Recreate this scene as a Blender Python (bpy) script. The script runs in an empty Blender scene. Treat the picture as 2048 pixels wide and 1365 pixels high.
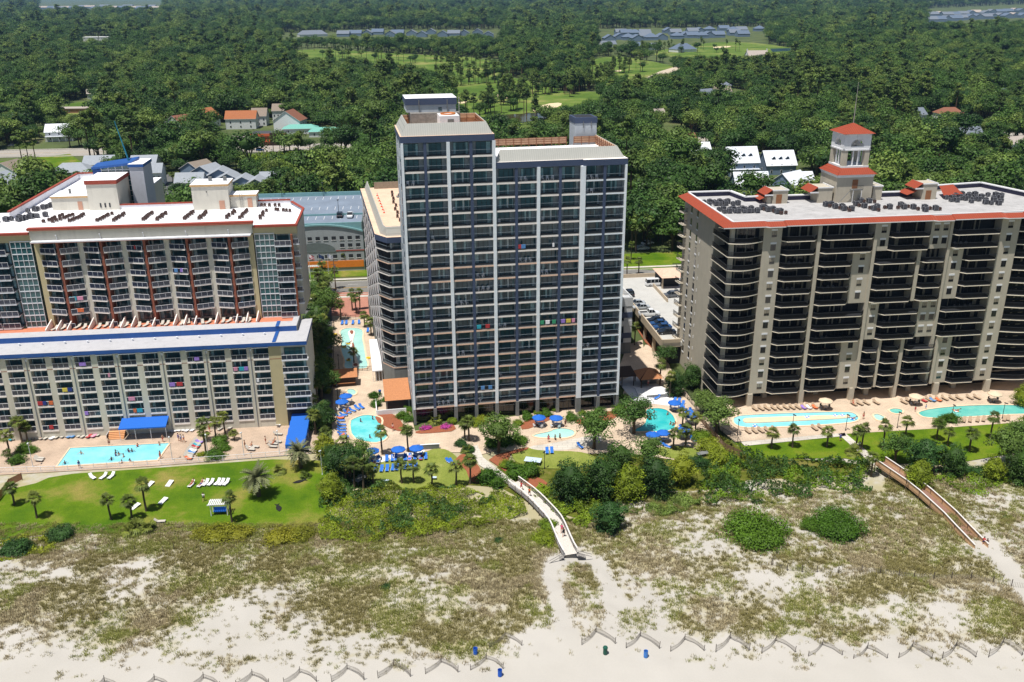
import bpy, bmesh, math, random
from mathutils import Vector, Matrix, noise
random.seed(7)
SC = bpy.context.scene
COL = SC.collection
R = math.radians
# -- camera
CAM_H = 85.0; FOC = 1820.0; TILT = math.atan((682.5 + 15.0) / FOC); ROLL = R(0.35)
_r0 = Vector((1, 0, 0)); _u0 = Vector((0, math.sin(TILT), math.cos(TILT))); FW = Vector((0, math.cos(TILT), -math.sin(TILT)))
RX = _r0 * math.cos(ROLL) - _u0 * math.sin(ROLL); UX = _r0 * math.sin(ROLL) + _u0 * math.cos(ROLL)
cam = bpy.data.cameras.new('camera'); cam_o = bpy.data.objects.new('camera', cam); COL.objects.link(cam_o)
m = Matrix.Identity(4)
for i in range(3):
 m[i][0] = RX[i]; m[i][1] = UX[i]; m[i][2] = -FW[i]
m[2][3] = CAM_H
cam_o.matrix_world = m
cam.sensor_width = 36.0; cam.lens = FOC / 2048 * 36.0; cam.clip_start = 1.0; cam.clip_end = 60000
SC.camera = cam_o

def at(px, py, z=0.0):
 """world ground point seen at a photo pixel, on the level z"""
 r = FW + RX * ((px - 1024) / FOC) - UX * ((py - 682.5) / FOC)
 t = (z - CAM_H) / r.z
 return (r.x * t, r.y * t)

def pix(x, y, z):
 d = Vector((x, y, z - CAM_H)); k = d.dot(FW)
 if k < 1: return (-9999, 9999)
 return (1024 + FOC * d.dot(RX) / k, 682.5 - FOC * d.dot(UX) / k)

# -- materials
def lin(c): c = c / 255.0; return c / 12.92 if c <= 0.04045 else ((c + 0.055) / 1.055) ** 2.4
def rgb(r, g, b): return (lin(r), lin(g), lin(b), 1.0)
def mul(c, k): return (min(c[0] * k, 1), min(c[1] * k, 1), min(c[2] * k, 1), 1.0)
MATS = {}
def base(name):
 mt = bpy.data.materials.new(name); mt.use_nodes = True
 nt = mt.node_tree; b = nt.nodes['Principled BSDF']
 return mt, nt, b
def mat(name, col, rough=0.75, var=0.12, scale=1.2, metal=0.0, spec=0.35, coat=0.0, bump=0.0, bscale=30.0, stain=0.0):
 if name in MATS: return MATS[name]
 mt, nt, b = base(name); N, Lk = nt.nodes, nt.links
 b.inputs['Roughness'].default_value = rough; b.inputs['Metallic'].default_value = metal
 b.inputs['Specular IOR Level'].default_value = spec; b.inputs['Coat Weight'].default_value = coat
 tc = N.new('ShaderNodeTexCoord')
 n1 = N.new('ShaderNodeTexNoise'); n1.inputs['Scale'].default_value = scale; n1.inputs['Detail'].default_value = 6; n1.inputs['Roughness'].default_value = 0.65
 Lk.new(tc.outputs['Object'], n1.inputs['Vector'])
 mx = N.new('ShaderNodeMix'); mx.data_type = 'RGBA'
 rm = N.new('ShaderNodeMapRange'); rm.inputs['From Min'].default_value = 0.3; rm.inputs['From Max'].default_value = 0.7
 Lk.new(n1.outputs['Fac'], rm.inputs['Value']); Lk.new(rm.outputs['Result'], mx.inputs['Factor'])
 mx.inputs['A'].default_value = mul(col, 1 - var); mx.inputs['B'].default_value = mul(col, 1 + var)
 out = mx.outputs['Result']
 if stain > 0:
  w = N.new('ShaderNodeTexNoise'); w.inputs['Scale'].default_value = 0.35; w.inputs['Detail'].default_value = 8
  mp = N.new('ShaderNodeMapping'); mp.inputs['Scale'].default_value = (3.0, 3.0, 0.25)
  Lk.new(tc.outputs['Object'], mp.inputs['Vector']); Lk.new(mp.outputs['Vector'], w.inputs['Vector'])
  r2 = N.new('ShaderNodeMapRange'); r2.inputs['From Min'].default_value = 0.52; r2.inputs['From Max'].default_value = 0.75
  r2.inputs['To Max'].default_value = stain
  Lk.new(w.outputs['Fac'], r2.inputs['Value'])
  m2 = N.new('ShaderNodeMix'); m2.data_type = 'RGBA'
  Lk.new(r2.outputs['Result'], m2.inputs['Factor']); Lk.new(out, m2.inputs['A']); m2.inputs['B'].default_value = mul(col, 0.55)
  out = m2.outputs['Result']
 Lk.new(out, b.inputs['Base Color'])
 if bump > 0:
  bn = N.new('ShaderNodeBump'); bn.inputs['Strength'].default_value = bump; bn.inputs['Distance'].default_value = 0.05
  n2 = N.new('ShaderNodeTexNoise'); n2.inputs['Scale'].default_value = bscale; n2.inputs['Detail'].default_value = 4
  Lk.new(tc.outputs['Object'], n2.inputs['Vector']); Lk.new(n2.outputs['Fac'], bn.inputs['Height']); Lk.new(bn.outputs['Normal'], b.inputs['Normal'])
 MATS[name] = mt
 return mt
def striped(name, col, col2, axis='X', period=0.4, duty=0.15, rough=0.6, var=0.08, spec=0.3):
 """seams of a standing-seam roof, tile courses, planks: stripes along an object axis"""
 if name in MATS: return MATS[name]
 mt, nt, b = base(name); N, Lk = nt.nodes, nt.links
 b.inputs['Roughness'].default_value = rough; b.inputs['Specular IOR Level'].default_value = spec
 tc = N.new('ShaderNodeTexCoord'); sp = N.new('ShaderNodeSeparateXYZ'); Lk.new(tc.outputs['Object'], sp.inputs[0])
 d = N.new('ShaderNodeMath'); d.operation = 'DIVIDE'; d.inputs[1].default_value = period; Lk.new(sp.outputs[axis], d.inputs[0])
 f = N.new('ShaderNodeMath'); f.operation = 'FRACT'; Lk.new(d.outputs[0], f.inputs[0])
 g = N.new('ShaderNodeMath'); g.operation = 'LESS_THAN'; g.inputs[1].default_value = duty; Lk.new(f.outputs[0], g.inputs[0])
 n1 = N.new('ShaderNodeTexNoise'); n1.inputs['Scale'].default_value = 0.8; n1.inputs['Detail'].default_value = 7; Lk.new(tc.outputs['Object'], n1.inputs['Vector'])
 m1 = N.new('ShaderNodeMix'); m1.data_type = 'RGBA'; m1.inputs['A'].default_value = mul(col, 1 - var); m1.inputs['B'].default_value = mul(col, 1 + var)
 Lk.new(n1.outputs['Fac'], m1.inputs['Factor'])
 m2 = N.new('ShaderNodeMix'); m2.data_type = 'RGBA'; Lk.new(g.outputs[0], m2.inputs['Factor']); Lk.new(m1.outputs['Result'], m2.inputs['A']); m2.inputs['B'].default_value = col2
 Lk.new(m2.outputs['Result'], b.inputs['Base Color'])
 MATS[name] = mt
 return mt
def glassy(name, col, rough=0.08, spec=0.5, var=0.25):
 return mat(name, col, rough=rough, var=var, scale=0.6, spec=spec, coat=0.3)
def leafmat(name, c1, c2, c3, trans=0.18):
 """foliage: hue varies per plant and per clump (mesh attribute 'tone')"""
 if name in MATS: return MATS[name]
 mt, nt, b = base(name); N, Lk = nt.nodes, nt.links
 oi = N.new('ShaderNodeObjectInfo'); rp = N.new('ShaderNodeValToRGB')
 rp.color_ramp.elements[0].color = c1; rp.color_ramp.elements[1].color = c3
 e = rp.color_ramp.elements.new(0.5); e.color = c2
 Lk.new(oi.outputs['Random'], rp.inputs['Fac'])
 at_ = N.new('ShaderNodeAttribute'); at_.attribute_name = 'tone'
 mr = N.new('ShaderNodeMapRange'); mr.inputs['To Min'].default_value = 0.55; mr.inputs['To Max'].default_value = 1.5
 Lk.new(at_.outputs['Fac'], mr.inputs['Value'])
 vm = N.new('ShaderNodeVectorMath'); vm.operation = 'SCALE'; Lk.new(rp.outputs['Color'], vm.inputs[0]); Lk.new(mr.outputs['Result'], vm.inputs['Scale'])
 Lk.new(vm.outputs['Vector'], b.inputs['Base Color'])
 b.inputs['Roughness'].default_value = 0.55; b.inputs['Specular IOR Level'].default_value = 0.25
 tr = N.new('ShaderNodeBsdfTranslucent'); Lk.new(vm.outputs['Vector'], tr.inputs['Color'])
 ms = N.new('ShaderNodeMixShader'); ms.inputs[0].default_value = trans
 Lk.new(b.outputs[0], ms.inputs[1]); Lk.new(tr.outputs[0], ms.inputs[2])
 Lk.new(ms.outputs[0], N['Material Output'].inputs['Surface'])
 MATS[name] = mt
 return mt

# -- mesh builder
class MB:
 def __init__(s): s.v = []; s.f = []; s.m = []; s.mats = []; s.tone = None; s.smooth = False
 def mi(s, mt):
  if mt not in s.mats: s.mats.append(mt)
  return s.mats.index(mt)
 def poly(s, pts, mt):
  n = len(s.v); s.v += [tuple(p) for p in pts]; s.f.append(tuple(range(n, n + len(pts)))); s.m.append(s.mi(mt)); return s
 def box(s, x0, y0, z0, x1, y1, z1, mt, top=None):
  if x1 < x0: x0, x1 = x1, x0
  if y1 < y0: y0, y1 = y1, y0
  if z1 < z0: z0, z1 = z1, z0
  n = len(s.v); k = s.mi(mt); kt = s.mi(top) if top else k
  s.v += [(x0, y0, z0), (x1, y0, z0), (x1, y1, z0), (x0, y1, z0), (x0, y0, z1), (x1, y0, z1), (x1, y1, z1), (x0, y1, z1)]
  for q, kk in (((3, 2, 1, 0), k), ((4, 5, 6, 7), kt), ((0, 1, 5, 4), k), ((1, 2, 6, 5), k), ((2, 3, 7, 6), k), ((3, 0, 4, 7), k)):
   s.f.append(tuple(n + i for i in q)); s.m.append(kk)
  return s
 def prism(s, pts, z0, z1, mt, top=None):
  """extrude a counter-clockwise outline"""
  n = len(s.v); k = len(pts); a = s.mi(mt); t = s.mi(top) if top else a
  s.v += [(p[0], p[1], z0) for p in pts] + [(p[0], p[1], z1) for p in pts]
  s.f.append(tuple(n + i for i in reversed(range(k)))); s.m.append(a)
  s.f.append(tuple(n + k + i for i in range(k))); s.m.append(t)
  for i in range(k):
   j = (i + 1) % k; s.f.append((n + i, n + j, n + k + j, n + k + i)); s.m.append(a)
  return s
 def cyl(s, p0, p1, r0, r1, mt, n=8, cap=True):
  p0 = Vector(p0); p1 = Vector(p1); d = (p1 - p0)
  if d.length < 1e-6: return s
  d.normalize(); a = d.orthogonal().normalized(); b = d.cross(a)
  o = len(s.v); k = s.mi(mt)
  for p, r in ((p0, r0), (p1, r1)):
   for i in range(n):
    t = 2 * math.pi * i / n; q = p + a * (r * math.cos(t)) + b * (r * math.sin(t)); s.v.append(tuple(q))
  for i in range(n):
   j = (i + 1) % n; s.f.append((o + i, o + j, o + n + j, o + n + i)); s.m.append(k)
  if cap:
   s.f.append(tuple(o + i for i in reversed(range(n)))); s.m.append(k); s.f.append(tuple(o + n + i for i in range(n))); s.m.append(k)
  return s
 def tube(s, path, r, mt, n=6):
  for a, b in zip(path[:-1], path[1:]):
   s.cyl(a, b, r if not callable(r) else r(a), r if not callable(r) else r(b), mt, n)
  return s
 def lathe(s, prof, mt, n=14, c=(0, 0)):
  o = len(s.v); k = s.mi(mt); q = len(prof)
  for r, z in prof:
   for i in range(n):
    t = 2 * math.pi * i / n; s.v.append((c[0] + r * math.cos(t), c[1] + r * math.sin(t), z))
  for a in range(q - 1):
   for i in range(n):
    j = (i + 1) % n; s.f.append((o + a * n + i, o + a * n + j, o + (a + 1) * n + j, o + (a + 1) * n + i)); s.m.append(k)
  return s
 def add(s, o, dx=0, dy=0, dz=0, rot=0.0, sc=1.0):
  c, n_ = math.cos(rot), math.sin(rot); n = len(s.v)
  s.v += [(dx + sc * (x * c - y * n_), dy + sc * (x * n_ + y * c), dz + sc * z) for x, y, z in o.v]
  mp = [s.mi(q) for q in o.mats]
  s.f += [tuple(n + i for i in f) for f in o.f]; s.m += [mp[i] for i in o.m]
  return s
 def mesh(s, name):
  me = bpy.data.meshes.new(name); me.from_pydata(s.v, [], s.f)
  for q in s.mats: me.materials.append(q)
  me.polygons.foreach_set('material_index', s.m)
  if s.smooth: me.polygons.foreach_set('use_smooth', [True] * len(s.f))
  if s.tone is not None:
   a = me.attributes.new('tone', 'FLOAT', 'FACE'); a.data.foreach_set('value', s.tone)
  me.update(); return me
 def obj(s, name, parent=None, loc=(0, 0, 0), rz=0.0): return link(name, s.mesh(name), parent, loc, rz)

def link(name, me, parent=None, loc=(0, 0, 0), rz=0.0, sc=1.0):
 o = bpy.data.objects.new(name, me); COL.objects.link(o); o.location = loc
 if rz: o.rotation_euler = (0, 0, rz)
 if sc != 1.0: o.scale = (sc, sc, sc) if not isinstance(sc, tuple) else sc
 if parent: o.parent = parent
 return o
def thing(name, label, cat, loc=(0, 0, 0), rz=0.0, group=None, sc=1.0):
 o = link(name, None, None, loc, rz, sc); return tag(o, label, cat, group)
def tag(o, label, cat, group=None):
 o['label'] = label; o['category'] = cat
 if group: o['group'] = group
 return o
def struct(o, kind='structure'): o['kind'] = kind; return o
ORDS = 'first second third fourth fifth sixth seventh eighth ninth tenth eleventh twelfth thirteenth fourteenth fifteenth sixteenth seventeenth eighteenth nineteenth twentieth twenty-first twenty-second twenty-third twenty-fourth twenty-fifth twenty-sixth twenty-seventh twenty-eighth twenty-ninth thirtieth'.split()
def nth(i): return ORDS[i] if i < len(ORDS) else 'last'
def place(root, loc, rz=0.0, label=None, group=None, sc=None):
 """a copy of a thing with copies of its parts and sub-parts"""
 r = root.copy(); COL.objects.link(r); r.location = loc; r.rotation_euler = (0, 0, rz)
 if sc: r.scale = (sc, sc, sc)
 if label: r['label'] = label
 if group: r['group'] = group
 for ch in list(root.children):
  c = ch.copy(); COL.objects.link(c); c.parent = r
  for g in list(ch.children):
   d = g.copy(); COL.objects.link(d); d.parent = c
 return r
class Stamp:
 """first call moves the prototype itself, later calls copy it"""
 def __init__(s, root): s.root = root; s.used = False
 def __call__(s, loc, rz=0.0, label=None, group=None, sc=None):
  if not s.used:
   s.used = True; r = s.root; r.location = loc; r.rotation_euler = (0, 0, rz)
   if sc: r.scale = (sc, sc, sc)
   if label: r['label'] = label
   if group: r['group'] = group
   return r
  return place(s.root, loc, rz, label, group, sc)
def cells(parent, name, variants, spots, limit=100):
 """repeated part: the first `limit` spots are parts of their own, the rest one part"""
 ms = [v.mesh(name) for v in variants]
 rest = MB()
 for i, (x, y, z, rz, k) in enumerate(spots):
  if i < limit: link(name, ms[k % len(ms)], parent, (x, y, z), rz)
  else: rest.add(variants[k % len(ms)], x, y, z, rz)
 if rest.f:
  o = rest.obj(name, parent); o['kind'] = 'stuff'
def sheet(name, pts, z, mt, px=True, kind='structure', parent=None, thick=0.0):
 w = [at(p[0], p[1], z) if px else p for p in pts]
 ar = sum(w[i - 1][0] * w[i][1] - w[i][0] * w[i - 1][1] for i in range(len(w)))
 if ar < 0: w.reverse()
 b = MB()
 if thick: b.prism(w, z - thick, z, mt)
 else: b.poly([(x, y, z) for x, y in w], mt)
 o = b.obj(name, parent)
 if kind: o['kind'] = kind
 return o
def smooth_loop(pts, it=2):
 for _ in range(it):
  q = []
  for i in range(len(pts)):
   a, b = pts[i - 1], pts[i]
   q.append((a[0] * .75 + b[0] * .25, a[1] * .75 + b[1] * .25)); q.append((a[0] * .25 + b[0] * .75, a[1] * .25 + b[1] * .75))
  pts = q
 return pts
def inside(x, y, poly):
 c = False; n = len(poly)
 for i in range(n):
  x1, y1 = poly[i - 1]; x2, y2 = poly[i]
  if (y1 > y) != (y2 > y) and x < (x2 - x1) * (y - y1) / (y2 - y1) + x1: c = not c
 return c
class Frame:
 """a building's own axes: x along its front, y away from the sea"""
 def __init__(s, px, py, yaw): s.o = at(px, py); s.a = R(yaw)
 def w(s, x, y): c, n = math.cos(s.a), math.sin(s.a); return (s.o[0] + x * c - y * n, s.o[1] + x * n + y * c)
def scatter(name, pts, coll, kind='stuff'):
 """pts: (x, y, z, rot, scale, index); one object that instances the meshes of a collection"""
 me = bpy.data.meshes.new(name); me.from_pydata([p[:3] for p in pts], [], [])
 for an, ty, k in (('rot', 'FLOAT', 3), ('scl', 'FLOAT', 4), ('idx', 'INT', 5)):
  a = me.attributes.new(an, ty, 'POINT'); a.data.foreach_set('value', [p[k] for p in pts])
 o = link(name, me); o['kind'] = kind
 g = bpy.data.node_groups.new(name, 'GeometryNodeTree')
 g.interface.new_socket('Geometry', in_out='INPUT', socket_type='NodeSocketGeometry'); g.interface.new_socket('Geometry', in_out='OUTPUT', socket_type='NodeSocketGeometry')
 N, Lk = g.nodes, g.links
 gi = N.new('NodeGroupInput'); go = N.new('NodeGroupOutput'); ip = N.new('GeometryNodeInstanceOnPoints'); ci = N.new('GeometryNodeCollectionInfo')
 ci.inputs['Collection'].default_value = coll; ci.inputs['Separate Children'].default_value = True; ci.inputs['Reset Children'].default_value = True
 ip.inputs['Pick Instance'].default_value = True
 def named(n, t):
  q = N.new('GeometryNodeInputNamedAttribute'); q.data_type = t; q.inputs['Name'].default_value = n
  return next(s for s in q.outputs if s.enabled and s.name == 'Attribute')
 cx = N.new('ShaderNodeCombineXYZ'); Lk.new(named('rot', 'FLOAT'), cx.inputs['Z'])
 Lk.new(gi.outputs[0], ip.inputs['Points']); Lk.new(ci.outputs[0], ip.inputs['Instance']); Lk.new(named('idx', 'INT'), ip.inputs['Instance Index'])
 Lk.new(cx.outputs[0], ip.inputs['Rotation']); Lk.new(named('scl', 'FLOAT'), ip.inputs['Scale']); Lk.new(ip.outputs[0], go.inputs[0])
 md = o.modifiers.new('scatter', 'NODES'); md.node_group = g
 return o
def template(coll, name, me):
 o = bpy.data.objects.new(name, me); coll.objects.link(o); return o

# -- light
SUN_EL, SUN_AZ = R(72), R(221)          # azimuth clockwise from +Y (view direction): behind the camera, to the left
sd = Vector((math.sin(SUN_AZ) * math.cos(SUN_EL), math.cos(SUN_AZ) * math.cos(SUN_EL), math.sin(SUN_EL)))
sun = bpy.data.lights.new('sun', 'SUN'); sun.energy = 5.0; sun.angle = R(0.5); sun.color = (1.0, 0.955, 0.88)
so = bpy.data.objects.new('sun', sun); COL.objects.link(so); so.rotation_euler = sd.to_track_quat('Z', 'Y').to_euler(); so.location = (0, 0, 300)
wd = bpy.data.worlds.new('World'); SC.world = wd; wd.use_nodes = True
bg = wd.node_tree.nodes['Background']; sk = wd.node_tree.nodes.new('ShaderNodeTexSky'); sk.sky_type = 'NISHITA'; sk.sun_disc = False
sk.sun_elevation = SUN_EL; sk.sun_rotation = SUN_AZ
wd.node_tree.links.new(sk.outputs[0], bg.inputs['Color']); bg.inputs['Strength'].default_value = 0.06
SC.view_settings.view_transform = 'Standard'; SC.view_settings.look = 'None'; SC.view_settings.exposure = 0.2; SC.view_settings.gamma = 1.0
# ================================================================ ground
def ground_mat():
 mt, nt, b = base('forest_floor'); N, Lk = nt.nodes, nt.links
 g = N.new('ShaderNodeNewGeometry'); n = N.new('ShaderNodeTexNoise'); n.inputs['Scale'].default_value = 0.035; n.inputs['Detail'].default_value = 9
 Lk.new(g.outputs['Position'], n.inputs['Vector']); r = N.new('ShaderNodeValToRGB')
 r.color_ramp.elements[0].position = 0.35; r.color_ramp.elements[0].color = rgb(62, 74, 36); r.color_ramp.elements[1].position = 0.78; r.color_ramp.elements[1].color = rgb(104, 96, 66)
 e = r.color_ramp.elements.new(0.55); e.color = rgb(78, 92, 44)
 Lk.new(n.outputs['Fac'], r.inputs['Fac']); Lk.new(r.outputs['Color'], b.inputs['Base Color']); b.inputs['Roughness'].default_value = 0.95
 return mt
def lawnmat(name, c1, c2, c3, sc=0.12):
 if name in MATS: return MATS[name]
 mt, nt, b = base(name); N, Lk = nt.nodes, nt.links
 g = N.new('ShaderNodeNewGeometry'); n = N.new('ShaderNodeTexNoise'); n.inputs['Scale'].default_value = sc; n.inputs['Detail'].default_value = 8; n.inputs['Roughness'].default_value = 0.62
 n2 = N.new('ShaderNodeTexNoise'); n2.inputs['Scale'].default_value = 6.0; n2.inputs['Detail'].default_value = 5
 Lk.new(g.outputs['Position'], n.inputs['Vector']); Lk.new(g.outputs['Position'], n2.inputs['Vector'])
 r = N.new('ShaderNodeValToRGB'); r.color_ramp.elements[0].position = 0.38; r.color_ramp.elements[0].color = c1; r.color_ramp.elements[1].position = 0.66; r.color_ramp.elements[1].color = c3
 e = r.color_ramp.elements.new(0.52); e.color = c2
 Lk.new(n.outputs['Fac'], r.inputs['Fac'])
 mr = N.new('ShaderNodeMapRange'); mr.inputs['From Min'].default_value = 0.3; mr.inputs['From Max'].default_value = 0.7; mr.inputs['To Min'].default_value = 0.72; mr.inputs['To Max'].default_value = 1.22
 Lk.new(n2.outputs['Fac'], mr.inputs['Value']); vm = N.new('ShaderNodeVectorMath'); vm.operation = 'SCALE'
 Lk.new(r.outputs['Color'], vm.inputs[0]); Lk.new(mr.outputs['Result'], vm.inputs['Scale']); Lk.new(vm.outputs['Vector'], b.inputs['Base Color'])
 b.inputs['Roughness'].default_value = 0.9; b.inputs['Specular IOR Level'].default_value = 0.15
 MATS[name] = mt
 return mt
def sandmat():
 mt, nt, b = base('dune_sand'); N, Lk = nt.nodes, nt.links
 g = N.new('ShaderNodeNewGeometry'); a = N.new('ShaderNodeAttribute'); a.attribute_name = 'cover'
 n = N.new('ShaderNodeTexNoise'); n.inputs['Scale'].default_value = 1.1; n.inputs['Detail'].default_value = 9; n.inputs['Roughness'].default_value = 0.7
 nf = N.new('ShaderNodeTexNoise'); nf.inputs['Scale'].default_value = 0.09; nf.inputs['Detail'].default_value = 5
 for q in (n, nf): Lk.new(g.outputs['Position'], q.inputs['Vector'])
 s = N.new('ShaderNodeMix'); s.data_type = 'RGBA'; s.inputs['A'].default_value = rgb(170, 166, 158); s.inputs['B'].default_value = rgb(186, 182, 176); Lk.new(nf.outputs['Fac'], s.inputs['Factor'])
 ad = N.new('ShaderNodeMath'); ad.operation = 'ADD'; mu = N.new('ShaderNodeMath'); mu.operation = 'MULTIPLY_ADD'; mu.inputs[1].default_value = 1.1; mu.inputs[2].default_value = -0.55
 Lk.new(n.outputs['Fac'], mu.inputs[0]); Lk.new(mu.outputs[0], ad.inputs[0]); Lk.new(a.outputs['Fac'], ad.inputs[1])
 mr = N.new('ShaderNodeMapRange'); mr.inputs['From Min'].default_value = 0.25; mr.inputs['From Max'].default_value = 0.95; mr.inputs['To Max'].default_value = 0.85; Lk.new(ad.outputs[0], mr.inputs['Value'])
 lt = N.new('ShaderNodeMix'); lt.data_type = 'RGBA'; lt.inputs['A'].default_value = rgb(170, 160, 128); lt.inputs['B'].default_value = rgb(150, 144, 100); Lk.new(nf.outputs['Fac'], lt.inputs['Factor'])
 m = N.new('ShaderNodeMix'); m.data_type = 'RGBA'; Lk.new(mr.outputs['Result'], m.inputs['Factor']); Lk.new(s.outputs['Result'], m.inputs['A']); Lk.new(lt.outputs['Result'], m.inputs['B'])
 Lk.new(m.outputs['Result'], b.inputs['Base Color']); b.inputs['Roughness'].default_value = 0.95; b.inputs['Specular IOR Level'].default_value = 0.1
 bp = N.new('ShaderNodeBump'); bp.inputs['Strength'].default_value = 0.5; bp.inputs['Distance'].default_value = 0.12; Lk.new(n.outputs['Fac'], bp.inputs['Height']); Lk.new(bp.outputs['Normal'], b.inputs['Normal'])
 return mt
sheet('ground', [(-16000, 132), (16000, 132), (30000, 30000), (-30000, 30000)], -0.14, ground_mat(), px=False)
sheet('sea', [(-4000, -6000), (4000, -6000), (4000, 12), (-4000, 12)], -0.6, mat('seawater', rgb(70, 110, 110), rough=0.12, var=0.2, scale=0.02, spec=0.5), px=False)
COVER = ['66677777889999998685555555 56774'.replace(' ', ''), '45677777788887667676545544467765', '66667767776566678667753465676 64'.replace(' ', ''), '35543677767777668566764356677765',
         '43434577766666788373565343466774', '57656764346775577453233433566666', '77545643456764366522367566544566', '76657632347765576542167636533357',
         '55477331135667763233235665666446', '44345211012357761001012311222134'.replace('1001012', '0001012'), '11233333433223210000011111111112', '01111111111110000000000000000000']
COVER = [(r + '5' * 32)[:32] for r in COVER]
def fbm(x, y, s, o=5): return noise.fractal(Vector((x * s, y * s, 3.3)), 0.9, 2.1, o)
PATHS = [[(1140, 1115), (1105, 1130), (1098, 1160), (1110, 1190), (1125, 1250), (1150, 1330)], [(1150, 1110), (1195, 1130), (1215, 1165), (1225, 1220), (1215, 1300)], [(1968, 1095), (1990, 1120), (2020, 1150), (2060, 1195)]]
def pathd(px, py):
 d = 1e9
 for p in PATHS:
  for a, b in zip(p[:-1], p[1:]):
   vx, vy = b[0] - a[0], b[1] - a[1]; t = max(0, min(1, ((px - a[0]) * vx + (py - a[1]) * vy) / (vx * vx + vy * vy)))
   d = min(d, math.hypot(px - a[0] - t * vx, (py - a[1] - t * vy)))
 return d
def cover(x, y):
 px, py = pix(x, y, 0)
 gx = px / 64 - 0.5; gy = (py - 1053) / 27.0
 ix = int(math.floor(gx)); iy = int(math.floor(gy)); fx = gx - ix; fy = gy - iy
 def g(i, j):
  i = max(0, min(31, i)); j = max(0, min(11, j)); return int(COVER[j][i]) / 9.0
 c = (g(ix, iy) * (1 - fx) + g(ix + 1, iy) * fx) * (1 - fy) + (g(ix, iy + 1) * (1 - fx) + g(ix + 1, iy + 1) * fx) * fy
 if py > 1345: c *= max(0, 1 - (py - 1345) / 30)
 n = fbm(x, y * 1.6, 0.15) * 0.5 + fbm(x + 50, y * 1.7, 0.6, 4) * 0.5
 v = (c - 0.46) * 1.5 + 0.5 + n
 d = pathd(px, py)
 if d < 26: v *= max(0.0, (d - 9 - 5 * fbm(x, y, 0.5)) / 16)
 return max(0.0, min(1.0, v)) if c > 0.02 else 0.0
def dune_h(x, y):
 px, py = pix(x, y, 0); st = 1072 if px < 650 else (1060 if px < 1060 else 1040 if px < 1235 else 975)
 f = max(0.0, min(1.0, (py - st) / 60)); f *= max(0.15, min(1, (1420 - py) / 150))
 return -0.07 + f * (0.55 + 0.95 * fbm(x, y * 1.3, 0.055) + 0.30 * fbm(x + 9, y, 0.21))
def build_dunes():
 xs, ys, st = 340, 196, 0.8; v = []; f = []; cv = []
 for j in range(ys + 1):
  y = 6 + j * st
  for i in range(xs + 1):
   x = (i - xs / 2) * st; v.append((x, y, dune_h(x, y))); cv.append(cover(x, y))
 for j in range(ys):
  for i in range(xs):
   a = j * (xs + 1) + i; f.append((a, a + 1, a + xs + 2, a + xs + 1))
 me = bpy.data.meshes.new('sand_dunes'); me.from_pydata(v, [], f); me.materials.append(sandmat())
 a = me.attributes.new('cover', 'FLOAT', 'POINT'); a.data.foreach_set('value', cv); me.polygons.foreach_set('use_smooth', [True] * len(f))
 struct(link('sand_dunes', me))
build_dunes()
def tuft(n, h, w, mt, spread=0.35, seed=0):
 rn = random.Random(seed); b = MB(); t = []
 for _ in range(n):
  a = rn.uniform(0, 6.283); r = rn.uniform(0, spread); x, y = r * math.cos(a), r * math.sin(a); l = rn.uniform(0.3, 1.0); hh = h * rn.uniform(0.5, 1.1)
  dx, dy = math.cos(a) * l * h * .7, math.sin(a) * l * h * .7; q = rn.uniform(0, 6.283); wx, wy = math.cos(q) * w, math.sin(q) * w
  b.poly([(x - wx, y - wy, 0), (x + wx, y + wy, 0), (x + dx * .5 + wx * .7, y + dy * .5 + wy * .7, hh * .75), (x + dx * .5 - wx * .7, y + dy * .5 - wy * .7, hh * .75)], mt)
  b.poly([(x + dx * .5 - wx * .7, y + dy * .5 - wy * .7, hh * .75), (x + dx * .5 + wx * .7, y + dy * .5 + wy * .7, hh * .75), (x + dx, y + dy, hh * (1 - .25 * l))], mt)
  k = rn.random(); t += [k, k]
 b.tone = t
 return b
G_OL = leafmat('beach_grass_olive', rgb(138, 130, 80), rgb(154, 145, 96), rgb(128, 122, 72), 0.1)
G_BR = leafmat('beach_grass_dry', rgb(158, 146, 114), rgb(172, 159, 128), rgb(143, 131, 99), 0.1)
G_GR = leafmat('beach_grass_green', rgb(132, 137, 70), rgb(148, 150, 82), rgb(122, 128, 62), 0.12)
tc_ = bpy.data.collections.new('grass_tufts')
for nm, mt_, n_ in (('a', G_OL, 30), ('b', G_BR, 30), ('c', G_GR, 30), ('d', G_OL, 12)): template(tc_, 'tuft_' + nm, tuft(n_, 0.55, 0.035, mt_, 0.5, ord(nm)).mesh('tuft_' + nm))
def scatter_grass():
 rn = random.Random(11); pts = []
 y = 88.0
 while y < 162:
  x = -112.0
  while x < 112:
   xx, yy = x + rn.uniform(-.3, .3), y + rn.uniform(-.3, .3); px, py = pix(xx, yy, 0)
   if -40 < px < 2090 and py < 1400 and py > (1048 if px < 650 else 1040 if px < 1235 else 985 if px < 1770 else 950):
    c = cover(xx, yy)
    if rn.random() < c * 1.05 or rn.random() < 0.025 * (py < 1340):
     gr = fbm(xx + 30, yy, 0.12); k = 0 if gr < 0.12 else 2
     if fbm(xx - 40, yy + 7, 0.1) > 0.22: k = 1
     if py < 1110 and rn.random() < 0.35: k = 2
     if c < 0.25: k = 3
     pts.append((xx, yy, dune_h(xx, yy) - 0.03, rn.uniform(0, 6.28), rn.uniform(0.5, 1.1) * (0.7 + 0.35 * c), k))
   x += 0.46
  y += 0.46
 scatter('beach_grass', pts, tc_)
scatter_grass()

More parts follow.
